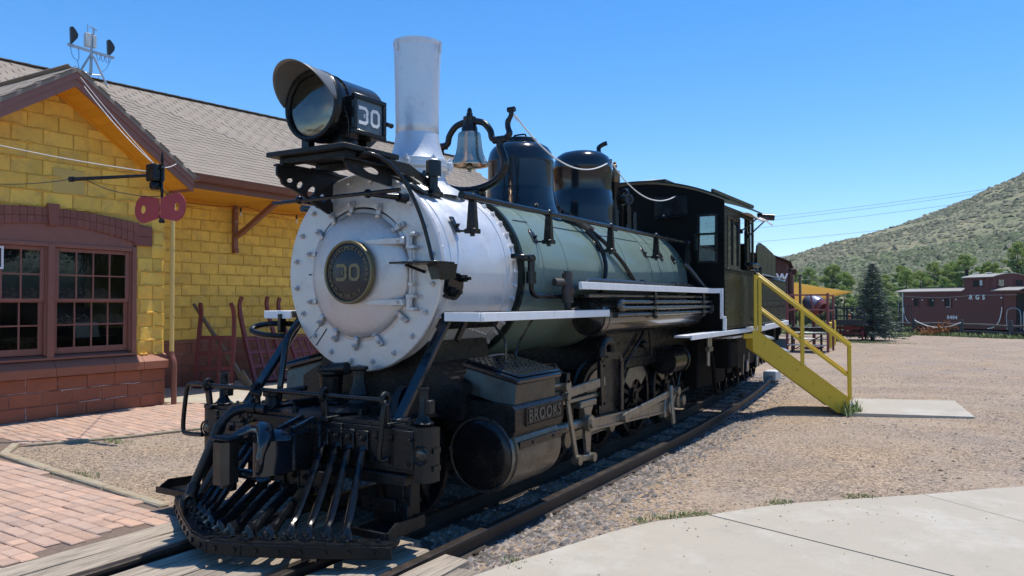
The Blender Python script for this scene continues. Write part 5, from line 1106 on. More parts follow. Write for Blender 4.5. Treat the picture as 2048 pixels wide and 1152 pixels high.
mb = MB(); mb.cyl((.86, 1.72, 1.54), (.86, 1.72, 1.80), .05, n=16); mb.cyl((.86, 1.72, 1.62), (.86, 1.72, 1.66), .058, n=16); mb.cyl((.86, 1.72, 1.80), (.86, 1.72, 1.82), .035, n=12); mb.cyl((.86, 1.72, 1.72), (.80, 1.58, 1.72), .035, n=12); mb.tube(smooth([(.86, 1.72, 1.56), (.86, 1.73, 1.48), (.87, 1.80, 1.46), (.87, 1.90, 1.48)], 3), .03, 10); obj('strainer', mb, 'rustpipe', loco)
mb = MB(); mb.cyl(pt(.70, 100, .02) + Vector((.0, .12, .02)), pt(.76, 100, .02) + Vector((.0, .12, .02)), .10, n=20); mb.bolt(pt(.76, 100, .02) + Vector((0, .17, .08)), (1, 0, 0), .03, .06); mb.bolt(pt(.76, 100, .02) + Vector((0, .08, -.02)), (1, 0, 0), .04, .05); obj('check_flange', mb, 'black', loco)
mb = MB(); mb.bar((.69, .38, 1.44), (.66, .28, 1.26), .05, .03, (1, 0, 0), .005); obj('board_hanger', mb, 'black', loco)
# ---- running boards
for s in (1, -1):
    poly = [(.755, .0), (1.05, .0), (1.06, .012), (1.06, 2.17), (.74, 2.17)]
    poly = [(s * a, b) for a, b in poly]
    rb = obj('running_board', MB().prism(poly, (0, 0, 1.455), (1, 0, 0), (0, 1, 0), .018), 'tread', loco)
    ed = MB()
    for a, b in zip(poly[0:4], poly[1:5]):
        if a[1] == b[1] == 2.17: continue
        ed.bar((a[0], a[1], 1.444), (b[0], b[1], 1.444), .022, .062, bev=.003)
    obj('board_edge', ed, 'whitesteel', rb)
    mb = MB(); [mb.box(s * .80, s * 1.0, y, y + w_, 1.4735, 1.4775) for y, w_ in ((.3, .5), (.9, .55), (1.55, .5))]; obj('board_tread', mb, 'black_old', rb)
    ub = obj('running_board', MB().prism([(s * 1.10, 1.50), (s * 1.10, 5.50), (s * .74, 5.50), (s * .74, 2.25)], (0, 0, 1.685), (1, 0, 0), (0, 1, 0), .015), 'tread', loco); ed = MB()
    X1 = s * 1.10
    ed.box(X1 - .011, X1 + .013, 1.49, 5.50, 1.655, 1.718, .003); ed.bar((s * 1.09, 1.495, 1.6865), (s * .75, 2.22, 1.6865), .02, .062); obj('board_edge', ed, 'whitesteel', ub)
    ed = MB(); xe = s * 1.19; ed.bar((s * 1.10, 5.49, 1.688), (xe, 5.515, 1.688), .022, .062); ed.box(xe - .02, xe + .02, 5.50, 5.53, 1.36, 1.719, .003); ed.box(xe - .02, s * 1.245, 5.501, 5.531, 1.325, 1.359, .003); ed.box(s * 1.205, s * 1.25, 5.50, 5.53, 1.17, 1.324, .003); obj('board_step_edge', ed, 'whitesteel', ub)
    obj('board_pipe', MB().tube([(s * .88, 2.05, 1.71), (s * .88, 2.12, 1.745), (s * .86, 5.3, 1.745)], .028, 10).torus((s * .86, 3.55, 1.745), (0, 1, 0), .034, .012, 16, 6).torus((s * .86, 4.6, 1.745), (0, 1, 0), .034, .012, 16, 6), 'pipe', ub)
obj('hose_ring', MB().tube(smooth([(-.74, .12, 1.36), (-.95, .02, 1.37), (-1.06, -.08, 1.35), (-1.04, -.14, 1.31), (-.92, -.10, 1.28), (-.74, .02, 1.27)], 4), .024, 8).bar((-.86, .0, 1.30), (-.86, .0, 1.45), .06, .03), 'black', loco)
# ---- air tank and cooling coil
for s in (1, -1):
    at = obj('air_tank', MB().lathe([(0, 2.10), (.10, 2.115), (.145, 2.13), (.165, 2.10), (.172, 2.10), (.172, 2.2), (.178, 2.205), (.178, 2.25), (.172, 2.255), (.172, 5.1), (.165, 5.15), (.1, 5.18), (0, 5.18)], (s * .885, 0, 1.40), (0, 1, 0), 40), 'tankblack', loco)
    for k, (x, z) in enumerate(((1.03, 1.605), (1.075, 1.545), (1.085, 1.485), (1.07, 1.42))):
        y0 = 1.75 if k == 0 else 2.42 - .1 * (k == 3); obj('coil_pipe', MB().tube([(s * x, y0, z), (s * x, 5.42, z)], .024, 10), 'pipe', at)
    mb = MB(); mb.tube(smooth([(s * 1.075, 2.46, 1.545), (s * 1.078, 2.38, 1.54), (s * 1.08, 2.36, 1.515), (s * 1.082, 2.38, 1.49), (s * 1.085, 2.46, 1.485)], 4), .034, 10); obj('coil_elbow', mb, 'pipe', at); mb = MB()
    mb.tube(smooth([(s * 1.085, 5.38, 1.485), (s * 1.08, 5.45, 1.48), (s * 1.077, 5.46, 1.45), (s * 1.075, 5.45, 1.425), (s * 1.07, 5.38, 1.42)], 4), .032, 10); obj('coil_elbow', mb, 'pipe', at)
    mb = MB()
    for y in (3.30, 5.02):
        mb.box(s * 1.095 - .008, s * 1.095 + .012, y - .03, y + .03, 1.37, 1.655, .004)
        for z in (1.605, 1.545, 1.485, 1.42): mb.torus((s * 1.075, y, z), (0, 1, 0), .028, .008, 14, 6); mb.bolt((s * 1.108, y, z - .03), (s, 0, 0), .012, .012)
    obj('coil_clamp', mb, 'black', at)
    mb = MB(); mb.tube(smooth([(s * .80, 5.2, 2.02), (s * .86, 5.25, 1.96), (s * .98, 5.4, 1.75), (s * 1.0, 5.45, 1.72)], 4), .03, 10); obj('feed_pipe', mb, 'pipe', loco)
# ---- cab
cab = obj('cab', MB().box(-1.22, -1.19, 5.53, 7.15, 1.17, 2.80), 'cabgreen', loco)
HW = 1.22; Y0, Y1 = 5.53, 7.15
def roofz(x): return 3.17 - .30 * (abs(x) / 1.25) ** 2.0
fr = MB()
def wallstrip(x0, x1, z0, z1=None, y=Y0, t=.03):
    n = 6; pts = [(x0, z0), (x1, z0)]
    if z1 is None: pts += [(x1 + (x0 - x1) * k / n, roofz(x1 + (x0 - x1) * k / n) - .02) for k in range(n + 1)]
    else: pts += [(x1, z1), (x0, z1)]
    fr.prism(pts, (0, y + t, 0), (1, 0, 0), (0, 0, 1), t)
# front wall with tall window openings beside the boiler
for s in (-1, 1):
    a, b = (s * 1.22, s * 1.14), (s * .86, s * .0); wallstrip(*sorted(a), 1.17); wallstrip(*sorted((s * .862, s * 1.138)), 2.70); wallstrip(*sorted((s * .862, s * 1.138)), 1.17, 2.045); wallstrip(*sorted((s * .86, 0)), 1.17)
obj('cab_front', fr, mat('cab_front_black', (.0022, .0028, .003), .5, var=.25, vscale=3, spec=.12), cab)
for s in (-1, 1):
    fm = MB(); x0, x1 = (.862, 1.138) if s > 0 else (-1.138, -.862)
    for q in ((x0, x0 + .035, 2.045, 2.70), (x1 - .035, x1, 2.045, 2.70), (x0 + .036, x1 - .036, 2.045, 2.08), (x0 + .036, x1 - .036, 2.665, 2.70), (x0 + .036, x1 - .036, 2.42, 2.445)): fm.box(q[0], q[1], Y0 - .012, Y0 + .03, q[2], q[3], .003)
    obj('front_window', fm, 'black', cab); obj('front_pane', MB().box(x0 + .03, x1 - .03, Y0 + .008, Y0 + .012, 2.07, 2.68), 'cabglass', cab)
mb = MB(); mb.box(.845, 1.155, Y0 - .09, Y0 - .012, 2.415, 2.435, .003); mb.box(.85, .885, Y0 - .085, Y0 - .014, 2.22, 2.414, .003); mb.box(1.115, 1.15, Y0 - .085, Y0 - .014, 2.22, 2.414, .003); obj('wind_deflector', mb, 'cabgreen', cab)
mb = MB(); mb.box(.28, .74, Y0 - .02, Y0 - .002, 2.70, 2.96, .004); mb.box(.30, .72, Y0 - .06, Y0 - .021, 2.66, 2.69, .004); obj('cab_ventilator', mb, 'black', cab); mb = MB(); mb.sphere((.42, Y0 - .03, 2.70), .012, 8, 6); obj('vent_knob', mb, 'white', cab)
# cab side: panels round the fixed window and the open door window
for s in (1, -1):
    xa, xb = (1.192, 1.22) if s > 0 else (-1.22, -1.192)
    sm_ = MB(); sm_.box(xa, xb, Y0 + .031, Y1, 1.19, 1.985, .002); sm_.box(xa, xb, Y0 + .031, 5.69, 1.986, 2.80, .002); sm_.box(xa, xb, 5.691, 6.36, 2.685, 2.80, .002); sm_.box(xa, xb, 6.30, 6.37, 1.986, 2.684, .002); sm_.box(xa, xb, 6.371, Y1, 2.72, 2.80, .002); sm_.box(xa, xb, 6.74, 6.80, 1.986, 2.719, .002); sm_.box(xa, xb, 7.09, Y1, 1.986, 2.719, .002)
    obj('cab_side', sm_, 'cabgreen', cab)
    wm = MB(); xo = xb + .006 if s > 0 else xa - .006
    for y0, y1, z0, z1 in ((5.692, 5.735, 1.987, 2.683), (6.255, 6.298, 1.987, 2.683), (5.736, 6.254, 1.987, 2.03), (5.736, 6.254, 2.64, 2.683), (5.965, 6.005, 2.031, 2.639)): wm.box(min(xo, xo - s * .03), max(xo, xo - s * .03), y0, y1, z0, z1, .003)
    obj('side_window', wm, 'black', cab); obj('side_pane', MB().box(xo - s * .018, xo - s * .022, 5.73, 6.26, 2.02, 2.65), 'cabglass', cab)
    obj('window_sill', MB().box(xb - .01 if s > 0 else xa - .03, xb + .03 if s > 0 else xa + .01, 5.68, 6.32, 1.962, 1.985, .003), 'cabgreen', cab)
    mb = MB(); xs_ = s * 1.221
    for y in (5.58, 5.66): [mb.rivet((xs_, y, 1.22 + k * .075), (s, 0, 0), .009) for k in range(21)]
    for z in (1.215, 1.93, 1.955, 2.76): [mb.rivet((xs_, 5.6 + k * .062, z), (s, 0, 0), .009) for k in range(25)]
    for y in (6.335, 6.77, 7.12): [mb.rivet((xs_, y, 1.24 + k * .085), (s, 0, 0), .009) for k in range(18)]
    o = obj('cab_rivet', mb, 'cabgreen', cab); o['kind'] = 'stuff'
    obj('panel_seam', MB().box(s * 1.219, s * 1.223, 5.56, 7.14, 1.40, 1.408), 'cabgreen', cab)
    obj('sill_angle', MB().box(s * 1.05, s * 1.25, 4.05 if s > 0 else 4.05, 7.2, 1.14, 1.165, .003).box(s * 1.235, s * 1.258, 4.05, 7.2, 1.115, 1.172, .003), 'whitesteel', cab)
    mb = MB(); mb.tube([(s * 1.30, 7.22, 1.26), (s * 1.30, 7.22, 2.02)], .02, 8); mb.tube([(s * 1.22, 7.1, 1.99), (s * 1.30, 7.22, 1.99)], .016, 8); mb.tube([(s * 1.10, 7.12, 1.27), (s * 1.30, 7.22, 1.27)], .022, 8); mb.sphere((s * 1.30, 7.22, 2.03), .028, 10, 6); mb.box(s * 1.2, s * 1.32, 6.65, 7.05, 2.03, 2.10, .02); mb.tube([(s * 1.26, 6.7, 2.0), (s * 1.26, 7.2, 2.0)], .014, 6); obj('grab_iron', mb, 'black', cab)
# roof shell, hatch, gutters, awning
rf = MB(); n = 24; xs_ = [-1.30 + 2.6 * k / n for k in range(n + 1)]
for y in (Y0 - .06, 7.55):
    for t in (0, -.022):
        for x in xs_: rf.v.append((x, y, roofz(x) + .02 + t))
m_ = n + 1
for k in range(n): rf.f += [(k, k + 1, 2 * m_ + k + 1, 2 * m_ + k), (m_ + k, 3 * m_ + k, 3 * m_ + k + 1, m_ + k + 1), (k, m_ + k, m_ + k + 1, k + 1), (2 * m_ + k, 2 * m_ + k + 1, 3 * m_ + k + 1, 3 * m_ + k)]
rf.f += [(0, 2 * m_, 3 * m_, m_), (n, m_ + n, 3 * m_ + n, 2 * m_ + n)]
obj('cab_roof', rf, 'cabgreen', cab); obj('roof_hatch', MB().box(-.42, .40, 5.62, 6.6, 3.17, 3.215, .006), 'cabgreen', cab)
obj('rain_rail', MB().bar((1.06, 5.55, roofz(1.06) + .045), (1.14, 7.45, roofz(1.1) + .04), .03, .05, bev=.005), 'black', cab)
mb = MB(); [mb.rivet((1.285, 5.55 + k * .07, roofz(1.285) + .01), (1, 0, 0), .009) for k in range(28)]; o = obj('roof_rivet', mb, 'cabgreen', cab); o['kind'] = 'stuff'
mb = MB(); na = 10; prof = [(1.24, 2.79), (1.30, 2.775), (1.37, 2.77), (1.43, 2.74), (1.455, 2.70)]
for y in [6.37 + .098 * k for k in range(na + 1)]:
    q = (y - 6.37) / .98
    for x, z in prof: mb.v.append((x - .05 * (1 - q), y, z + .015 * math.sin(y * 11) * (x - 1.24) * 4 - .02 * q))
for i in range(na):
    for k in range(4): mb.f.append((i * 5 + k, i * 5 + k + 1, (i + 1) * 5 + k + 1, (i + 1) * 5 + k))
aw = obj('awning', mb, 'canvas', cab, fix=False); so = aw.modifiers.new('thickness', 'SOLIDIFY'); so.thickness = .004
mb = MB(); mb.tube([(1.23, 6.36, 2.52), (1.40, 6.75, 2.76)], .01, 6); mb.tube([(1.23, 6.78, 2.48), (1.42, 7.1, 2.75)], .01, 6); mb.box(1.21, 1.25, 6.34, 6.40, 2.49, 2.55, .004); mb.box(1.21, 1.25, 6.75, 6.81, 2.45, 2.51, .004); mb.cyl((1.22, 7.35, 2.82), (1.46, 7.42, 2.80), .05, n=12); obj('awning_arm', mb, 'black', cab)
obj('rear_curtain', MB().box(-1.1, 1.1, 7.36, 7.39, 1.17, 2.42), 'under', cab)
multi('rear_post', [MB().box(1.02, 1.10, 7.40, 7.46, 1.17, 2.86), MB().box(-1.10, -1.02, 7.40, 7.46, 1.17, 2.86)], 'cabgreen', cab)
obj('cab_floor', MB().box(-1.18, 1.18, 5.5, 7.4, 1.08, 1.13), 'under', cab); obj('backhead', MB().lathe([(0, -6.0), (.6, -6.0), (.66, -5.5)], (0, 0, 1.8), YD, 32), 'under', cab)
obj('cab_seat', MB().box(.7, 1.15, 6.3, 7.0, 1.16, 1.75, .02).box(-1.15, -.7, 6.3, 7.0, 1.16, 1.75, .02).box(-.6, .6, 6.9, 7.0, 1.16, 2.2), 'under', cab)
for y0 in (6.83,): obj('door_leaf', MB().box(1.16, 1.19, 6.81, 7.08, 1.986, 2.56, .004), 'cabgreen', cab)
# ---- running gear
obj('engine_frame', MB().box(-.42, -.34, -.3, 6.8, .42, .82).box(.34, .42, -.3, 6.8, .42, .82).box(-.34, .34, -.28, .3, .45, .75).box(-.34, .34, 1.2, 1.4, .4, .8), 'under', loco)
obj('smokebox_saddle', MB().prism([(-.78, .70), (-.78, .95), (-.50, 1.10), (-.46, 1.36), (.46, 1.36), (.50, 1.10), (.78, .95), (.78, .70)], (0, .98, 0), (1, 0, 0), (0, 0, 1), .82), 'cast', loco)
mb = MB()
for k in range(10): a = 118 + k * 2.6; [mb.bar(pt(.715, sg * a, .14), pt(.715, sg * a, .94), .06, .03, nr(sg * a)) for sg in (1, -1) if k in (0, 1, 2)]
mb.v and obj('saddle_flange', mb, 'cast', loco)
obj('firebox', MB().box(-.62, .62, 3.1, 6.4, .78, 1.45, .03), 'cast', loco)
mb = MB(); [mb.rivet((.622, 3.25 + i * .2, .85 + j_ * .12), (1, 0, 0), .014) for i in range(16) for j_ in range(5)]; o = obj('stay_bolt', mb, 'cast', loco); o['kind'] = 'stuff'
mb = MB(); mb.tube(smooth([(.65, 3.4, .75), (.66, 3.7, .95), (.66, 4.05, 1.15), (.66, 4.2, 1.32)], 3), .02, 8); mb.tube(smooth([(.66, 4.25, 1.32), (.67, 4.3, 1.1), (.66, 4.35, .9)], 3), .016, 8); mb.sphere((.66, 4.1, 1.05), .05, 10, 6); mb.tube([(.64, 3.1, .92), (.65, 4.6, .88)], .016, 8); obj('grate_rigging', mb, 'cast', loco)
def wheel(name, x, y, r, s, cw=False, spokes=12, wd=.11, mtl='cast'):
    c = Vector((x, y, r)); w = obj(name, MB().lathe([(r * .86, -.0), (r * .86, wd), (r * .985, wd), (r, wd * .8), (r, .03), (r + .025, .015), (r + .025, 0), (r * .86, 0)], c - Vector((s * wd / 2, 0, 0)), (s, 0, 0), 44), 'cast', loco)
    mb = MB(); mb.cyl(c - Vector((s * .05, 0, 0)), c + Vector((s * .065, 0, 0)), r * .2, n=20); mb.cyl(c + Vector((s * .065, 0, 0)), c + Vector((s * .08, 0, 0)), r * .1, n=14)
    for k in range(spokes): a = 2 * PI * k / spokes + .2; d_ = Vector((0, math.cos(a), math.sin(a))); mb.bar(c + d_ * r * .17, c + d_ * r * .87, .05, .055, (1, 0, 0), w1=.04, h1=.04)
    obj('wheel_spokes', mb, mtl, w)
    if cw is not False:
        pl_ = []; a0, a1 = cw
        for k in range(13): a = R(a0 + (a1 - a0) * k / 12); pl_.append((r * .84 * math.cos(a), r * .84 * math.sin(a)))
        for k in range(5): a = R(a1 + (a0 - a1) * k / 4); pl_.append((r * .42 * math.cos(a), r * .42 * math.sin(a)))
        obj('counterweight', MB().prism(pl_, c + Vector((s * .052, 0, 0)), (0, 1, 0), (0, 0, 1), .018 if s > 0 else -.018), 'rod', w)
    return w
for s in (1, -1):
    for k, y in enumerate((1.95, 2.98, 4.02, 5.10)): wheel('driving_wheel', s * .53, y, .46, s, (35, 150))
    wheel('leading_wheel', s * .50, .0, .34, s, False, 10, mtl='black')
multi('axle', [MB().cyl((-.5, y, z), (.5, y, z), .07, n=12) for y, z in ((1.95, .46), (2.98, .46), (4.02, .46), (5.10, .46), (0, .34))], 'under', loco)
for s in (1, -1):
    # cylinder block with round covers
    cx_ = s * .905; cz = .455
    cyl_ = obj('cylinder', MB().lathe([(.25, .235), (.265, .23), (.272, .24), (.272, .27), (.284, .272), (.284, .305), (.276, .31), (.276, .955), (.26, .975), (.1, .98)], (cx_, 0, cz), (0, 1, 0), 56), mat('cylinder_jacket', (.15, .145, .13), .27, metal=.75, var=.3, vscale=5, bump=.002, bscale=6, rvar=.1, dirt=((.05, .048, .042), .7), dscale=4, dthr=.55) if s > 0 else 'black', loco)
    obj('cylinder_cover', MB().lathe([(0, .205), (.03, .207), (.2, .212), (.24, .222), (.252, .236)], (cx_, 0, cz), (0, 1, 0), 56).rivet((cx_, .206, cz), (0, -1, 0), .012), 'black', cyl_)
    mb = MB(); mb.prism([(s * .60, .60), (s * 1.165, .60), (s * 1.185, .64), (s * 1.185, .79), (s * 1.16, .815), (s * .55, .86)], (0, .98, 0), (1, 0, 0), (0, 0, 1), .74) if s > 0 else mb.prism([(s * .60, .60), (s * 1.185, .64), (s * 1.185, .79), (s * .55, .86)], (0, .98, 0), (1, 0, 0), (0, 0, 1), .74)
    obj('cylinder_saddle', mb, 'cast', cyl_)
    if s > 0:
        mb = MB(); mb.box(1.184, 1.19, .40, .95, .665, .78, .003); mb.box(1.189, 1.196, .385, .395, .66, .785); mb.box(1.189, 1.196, .955, .965, .66, .785); mb.box(1.189, 1.196, .385, .965, .655, .663); mb.box(1.189, 1.196, .385, .965, .782, .79); obj('cast_panel', mb, 'cast', cyl_); t_ = text_mb('BROOKS', .12, (1.190, .675, .722), (0, 1, 0), (0, 0, 1), .014, 1.15, .002); obj('cast_lettering', t_, mat('cast_letter_worn', (.05, .048, .042), .4, var=.2), cyl_)
    obj('jacket_band', MB().bar((cx_ + s * .272, .31, .53), (cx_ + s * .272, .96, .53), .02, .05, (0, 0, 1)).rivet((cx_ + s * .283, .5, .53), (s, 0, 0), .014).rivet((cx_ + s * .283, .82, .53), (s, 0, 0), .014), 'black', cyl_)
    # steam chest: slant sided box with a studded lid
    x0, x1 = (.66, 1.09) if s > 0 else (-1.09, -.66); vs = []
    mb = MB(); mb.add([(x0 - .02, .30, .815), (x1 + .04 * (s > 0), .30, .815), (x1 + .04 * (s > 0), .92, .815), (x0 - .02, .92, .815), (x0, .33, .985), (x1, .33, .985), (x1, .93, .985), (x0, .93, .985)], [(3, 2, 1, 0), (4, 5, 6, 7), (0, 1, 5, 4), (1, 2, 6, 5), (2, 3, 7, 6), (3, 0, 4, 7)])
    TL = Matrix.Translation((s * .915, 0, .93)) @ Matrix.Rotation(s * R(13), 4, 'Y') @ Matrix.Translation((s * -.875, 0, -.90))
    def tilt(m_): m_.v = [tuple(TL @ Vector(q_)) for q_ in m_.v]; return m_
    ch = obj('steam_chest', tilt(mb), mat('chest_side', (.075, .072, .062), .3, metal=.6, var=.3, bump=.002, bscale=8, dirt=((.03, .029, .026), .6), dscale=4, dthr=.55), loco)
    lid = MB(); lid.box(x0 - .035, x1 + .035, .295, .965, .985, 1.03, .012); lid.box(x0 - .02, x1 + .02, .31, .95, 1.03, 1.052, .012); obj('chest_lid', tilt(lid), 'blueblack', ch)
    mb = MB(); [mb.rivet((x0 + .03 + i * .057, .35 + j_ * .066, 1.052), (0, 0, 1), .011) for i in range(7) for j_ in range(9)]; o = obj('lid_stud', tilt(mb), 'blueblack', ch); o['kind'] = 'stuff'
    obj('oil_pipe', MB().tube(smooth([((x0 + x1) / 2, .62, 1.05), ((x0 + x1) / 2, .62, 1.25), (s * .76, .66, 1.36), (s * .74, .7, 1.44)], 4), .009, 6).cyl(((x0 + x1) / 2, .62, 1.05), ((x0 + x1) / 2, .62, 1.10), .028, n=10), 'pipe', ch)
    # crosshead, guides, rods
    mb = MB(); mb.box(s * .86, s * .94, 1.0, 2.35, .745, .79, .004); mb.box(s * .86, s * .94, 1.0, 2.35, .665, .70, .004); mb.box(s * .84, s * .95, 1.0, 1.05, .62, .82, .004); obj('slide_bar', mb, 'rod', loco)
    mb = MB(); mb.box(s * .84, s * .96, 1.78, 2.12, .60, .66, .006); mb.prism([(1.84, .60), (2.04, .60), (2.0, .54), (2.0, .36), (1.97, .13), (1.91, .13), (1.87, .36), (1.87, .54)], (s * .93, 0, 0), (0, 1, 0), (0, 0, 1), .03 * s); mb.cyl((s * .93, 1.92, .455), (s * 1.0, 1.92, .455), .075, n=20); mb.cyl((s * 1.0, 1.92, .455), (s * 1.02, 1.92, .455), .045, n=6); obj('crosshead', mb, 'rod', loco)
    obj('piston_rod', MB().cyl((s * .9, .95, .455), (s * .9, 1.9, .455), .045, n=16), 'rod', loco)
    def rod(name, p0, p1, h, h1, w_=.045):
        mb = MB(); p0 = Vector(p0); p1 = Vector(p1); mb.bar(p0, p1, w_ * .5, h, w1=w_ * .5, h1=h1); up_ = Vector((0, 0, 1)); mb.bar(p0 + up_ * h * .42, p1 + up_ * h1 * .42, w_, h * .18, w1=w_, h1=h1 * .18); mb.bar(p0 - up_ * h * .42, p1 - up_ * h1 * .42, w_, h * .18, w1=w_, h1=h1 * .18); return obj(name, mb, 'rod', loco)
    mr_ = rod('main_rod', (s * .975, 1.95, .44), (s * .96, 3.95, .36), .105, .125); mb = MB(); mb.box(s * .92, s * 1.0, 3.88, 4.10, .25, .47, .008); mb.cyl((s * .98, 4.0, .36), (s * 1.03, 4.0, .36), .075, n=18); mb.bar((s * 1.02, 4.0, .60), (s * 1.03, 4.06, .16), .07, .04, (1, 0, 0), .01); mb.box(s * .92, s * 1.02, 4.1, 4.13, .20, .28); obj('rod_end', mb, 'rod', mr_)
    rod('side_rod', (s * .69, 1.95, .28), (s * .69, 5.1, .28), .085, .085, .04); multi('crank_pin', [MB().cyl((s * .66, y, .28), (s * .75, y, .28), .075, n=18) for y in (1.95, 2.98, 4.02, 5.10)], 'rod', loco)
    ec = MB(); ec.bar((s * 1.0, 2.68, .415), (s * 1.0, 4.18, .52), .03, .075, bev=.006); ec.cyl((s * .97, 2.66, .41), (s * 1.04, 2.66, .41), .045, n=14); ec.cyl((s * .97, 4.2, .52), (s * 1.06, 4.2, .52), .05, n=14); ec.bar((s * 1.01, 4.2, .52), (s * 1.01, 4.02, .36), .03, .06); ec.cyl((s * 1.03, 4.34, .40), (s * 1.07, 4.34, .40), .06, n=16); obj('eccentric_rod', ec, 'rod', loco)
    cl = MB(); cl.bar((s * .985, 1.42, .83), (s * .985, 1.63, .19), .03, .05, (0, 1, 0), .006); cl.cyl((s * .96, 1.42, .84), (s * 1.02, 1.42, .84), .05, n=14); cl.cyl((s * .96, 1.43, .745), (s * 1.02, 1.43, .745), .035, n=12); cl.cyl((s * .96, 1.63, .18), (s * 1.03, 1.63, .18), .045, n=14); cl.bar((s * .985, 1.63, .18), (s * .985, 1.93, .155), .03, .05, bev=.006); cl.cyl((s * .96, 1.93, .155), (s * 1.03, 1.93, .155), .04, n=14); obj('combination_lever', cl, 'rod', loco)
    obj('valve_rod', MB().tube([(s * .95, .9, .86), (s * .97, 1.45, .85)], .02, 10), 'rod', loco); obj('radius_bar', MB().bar((s * .955, 1.45, .76), (s * .955, 2.30, .80), .03, .085, bev=.006), 'rod', loco)
    # link support frame
    lf = MB(); x_ = s * .96
    for a, b in (((2.24, .58), (2.20, 1.0)), ((2.20, 1.0), (2.26, 1.04)), ((2.26, 1.04), (2.66, 1.02)), ((2.66, 1.02), (2.70, .96)), ((2.70, .96), (2.70, .48))): lf.bar((x_, a[0], a[1]), (x_, b[0], b[1]), .07, .03, (1, 0, 0))
    lf.prism([(2.24, .50), (2.24, 1.0), (2.68, 1.0), (2.68, .46), (2.4, .38)], (x_ - s * .05, 0, 0), (0, 1, 0), (0, 0, 1), .02); lf.tube(smooth([(x_, 2.22, 1.03), (x_, 2.24, 1.14), (x_, 2.34, 1.18), (x_, 2.44, 1.15), (x_, 2.47, 1.07)], 4), .045, 10); [lf.bolt((x_ + s * .035, y, z), (s, 0, 0), .014, .014) for y, z in ((2.26, 1.03), (2.66, 1.01), (2.7, .9), (2.7, .56), (2.2, .95), (2.2, .6))]
    obj('link_bracket', lf, 'cast', loco); lk = MB(); lk.torus((s * .90, 2.82, .74), (s, 0, 0), .055, .025, 18, 8); lk.bar((s * .9, 2.82, .86), (s * .9, 2.82, .80), .04, .04); obj('link_pin', lk, 'rod', loco)
    bc = MB(); bc.cyl((s * .72, 4.62, .82), (s * .72, 5.15, .82), .16, n=28); bc.torus((s * .72, 5.12, .82), (0, 1, 0), .165, .018, 28, 8); bc.tube([(s * .74, 5.2, .70), (s * .74, 5.0, .40), (s * .74, 4.85, .62)], .022, 8); bc.tube([(s * .74, 4.9, .36), (s * .74, 5.5, .42)], .025, 8); obj('brake_cylinder', bc, 'black', loco)
    tb = MB(); tb.tube(smooth([(s * .98, 1.25, 1.03), (s * .98, 1.25, .90)], 1), .012, 6); tb.tube([(s * .97, 1.23, 1.04), (s * .99, 1.42, .92)], .008, 6); tb.tube([(s * .9, .9, 1.045), (s * .97, 1.25, 1.035)], .006, 5); tb.box(s * .95, s * 1.02, 1.38, 1.45, .86, .95, .006); obj('lubricator_arm', tb, 'cast', loco)
    dp_ = MB(); dp_.tube(smooth([(s * .74, 1.35, 1.44), (s * .72, 1.2, 1.3), (s * .74, 1.02, 1.15), (s * .76, .98, .95)], 4), .011, 6); obj('drain_pipe', dp_, 'pipe', loco)
    jk = MB(); jk.box(s * .70, s * 1.16, 6.2, 6.98, 1.04, 1.07, .004); obj('cab_apron', jk, 'whitesteel', loco)
    tb = MB(); tb.cyl((s * .98, 5.62, 1.11), (s * .98, 5.62, .95), .022, n=10); tb.cyl((s * .98, 5.72, 1.11), (s * .98, 5.72, .95), .022, n=10); tb.box(s * .95, s * 1.01, 5.58, 5.76, .89, .95, .006); tb.cyl((s * .96, 5.67, .9), (s * .96, 5.67, .70), .03, n=10); obj('injector', tb, 'rod', loco)
    uf = MB(); uf.box(s * .55, s * .75, 5.9, 7.3, .35, 1.02, .02); uf.box(s * .85, s * 1.1, 6.25, 6.7, .62, 1.0, .03); uf.tube(smooth([(s * .9, 5.9, 1.0), (s * .95, 5.95, .7), (s * .95, 6.05, .35), (s * .95, 6.3, .3)], 3), .03, 8); uf.tube(smooth([(s * .98, 6.9, 1.0), (s * .98, 6.95, .7), (s * .95, 7.2, .45)], 3), .04, 8); obj('ash_gear', uf, 'under', loco)
# ---- pilot beam and its fittings
YB = -.60
pb = obj('pilot_beam', MB().box(-.96, .96, YB, -.47, .47, .755, .01), 'black_old', loco)
for s in (-1, 1):
    mb = MB(); pl_ = [(s * .95, -.48), (s * .95, YB - .005), (s * 1.01, YB - .005), (s * 1.045, YB + .015), (s * 1.06, YB + .05), (s * 1.06, -.48)]
    mb.prism(pl_, (0, 0, .43), (1, 0, 0), (0, 1, 0), .335); mb.torus((s * 1.0, YB - .006, .60), YD, .055, .008, 20, 6); obj('beam_end', mb, 'cast', pb); obj('poling_pocket', MB().sphere((s * 1.0, YB + .004, .60), .05, 14, 6, (1, 1, .25), d=YD), 'blueblack', pb)
    for z in (.50, .61): obj('end_rib', MB().box(s * 1.061, s * 1.075, -.56, -.49, z, z + .03), 'cast', pb) if s > 0 else None
obj('deck_plate', MB().prism([(-.95, YB + .01), (.95, YB + .01), (.95, -.47), (.74, -.40), (.74, -.06), (-.74, -.06), (-.74, -.40), (-.95, -.47)], (0, 0, .756), (1, 0, 0), (0, 1, 0), .016), 'cast', pb)
multi('deck_bolt', [MB().bolt((x, y, .772), (0, 0, 1), .024, .024) for x, y in ((-.78, -.5), (-.6, -.35), (-.2, -.48), (.55, -.42), (.62, -.52), (.86, -.53), (.3, -.36), (-.4, -.3))], 'cast', pb)
multi('beam_bolt', [MB().cyl((x, YB, z), (x, YB - .005, z), .03, n=12).bolt((x + (.012 if z > .6 else -.01), YB - .005, z), YD, .02, .018) for x in (-.88, -.62, -.5, .25, .36, .50, .64, .76, .92) for z in (.54, .69)], 'cast', pb)
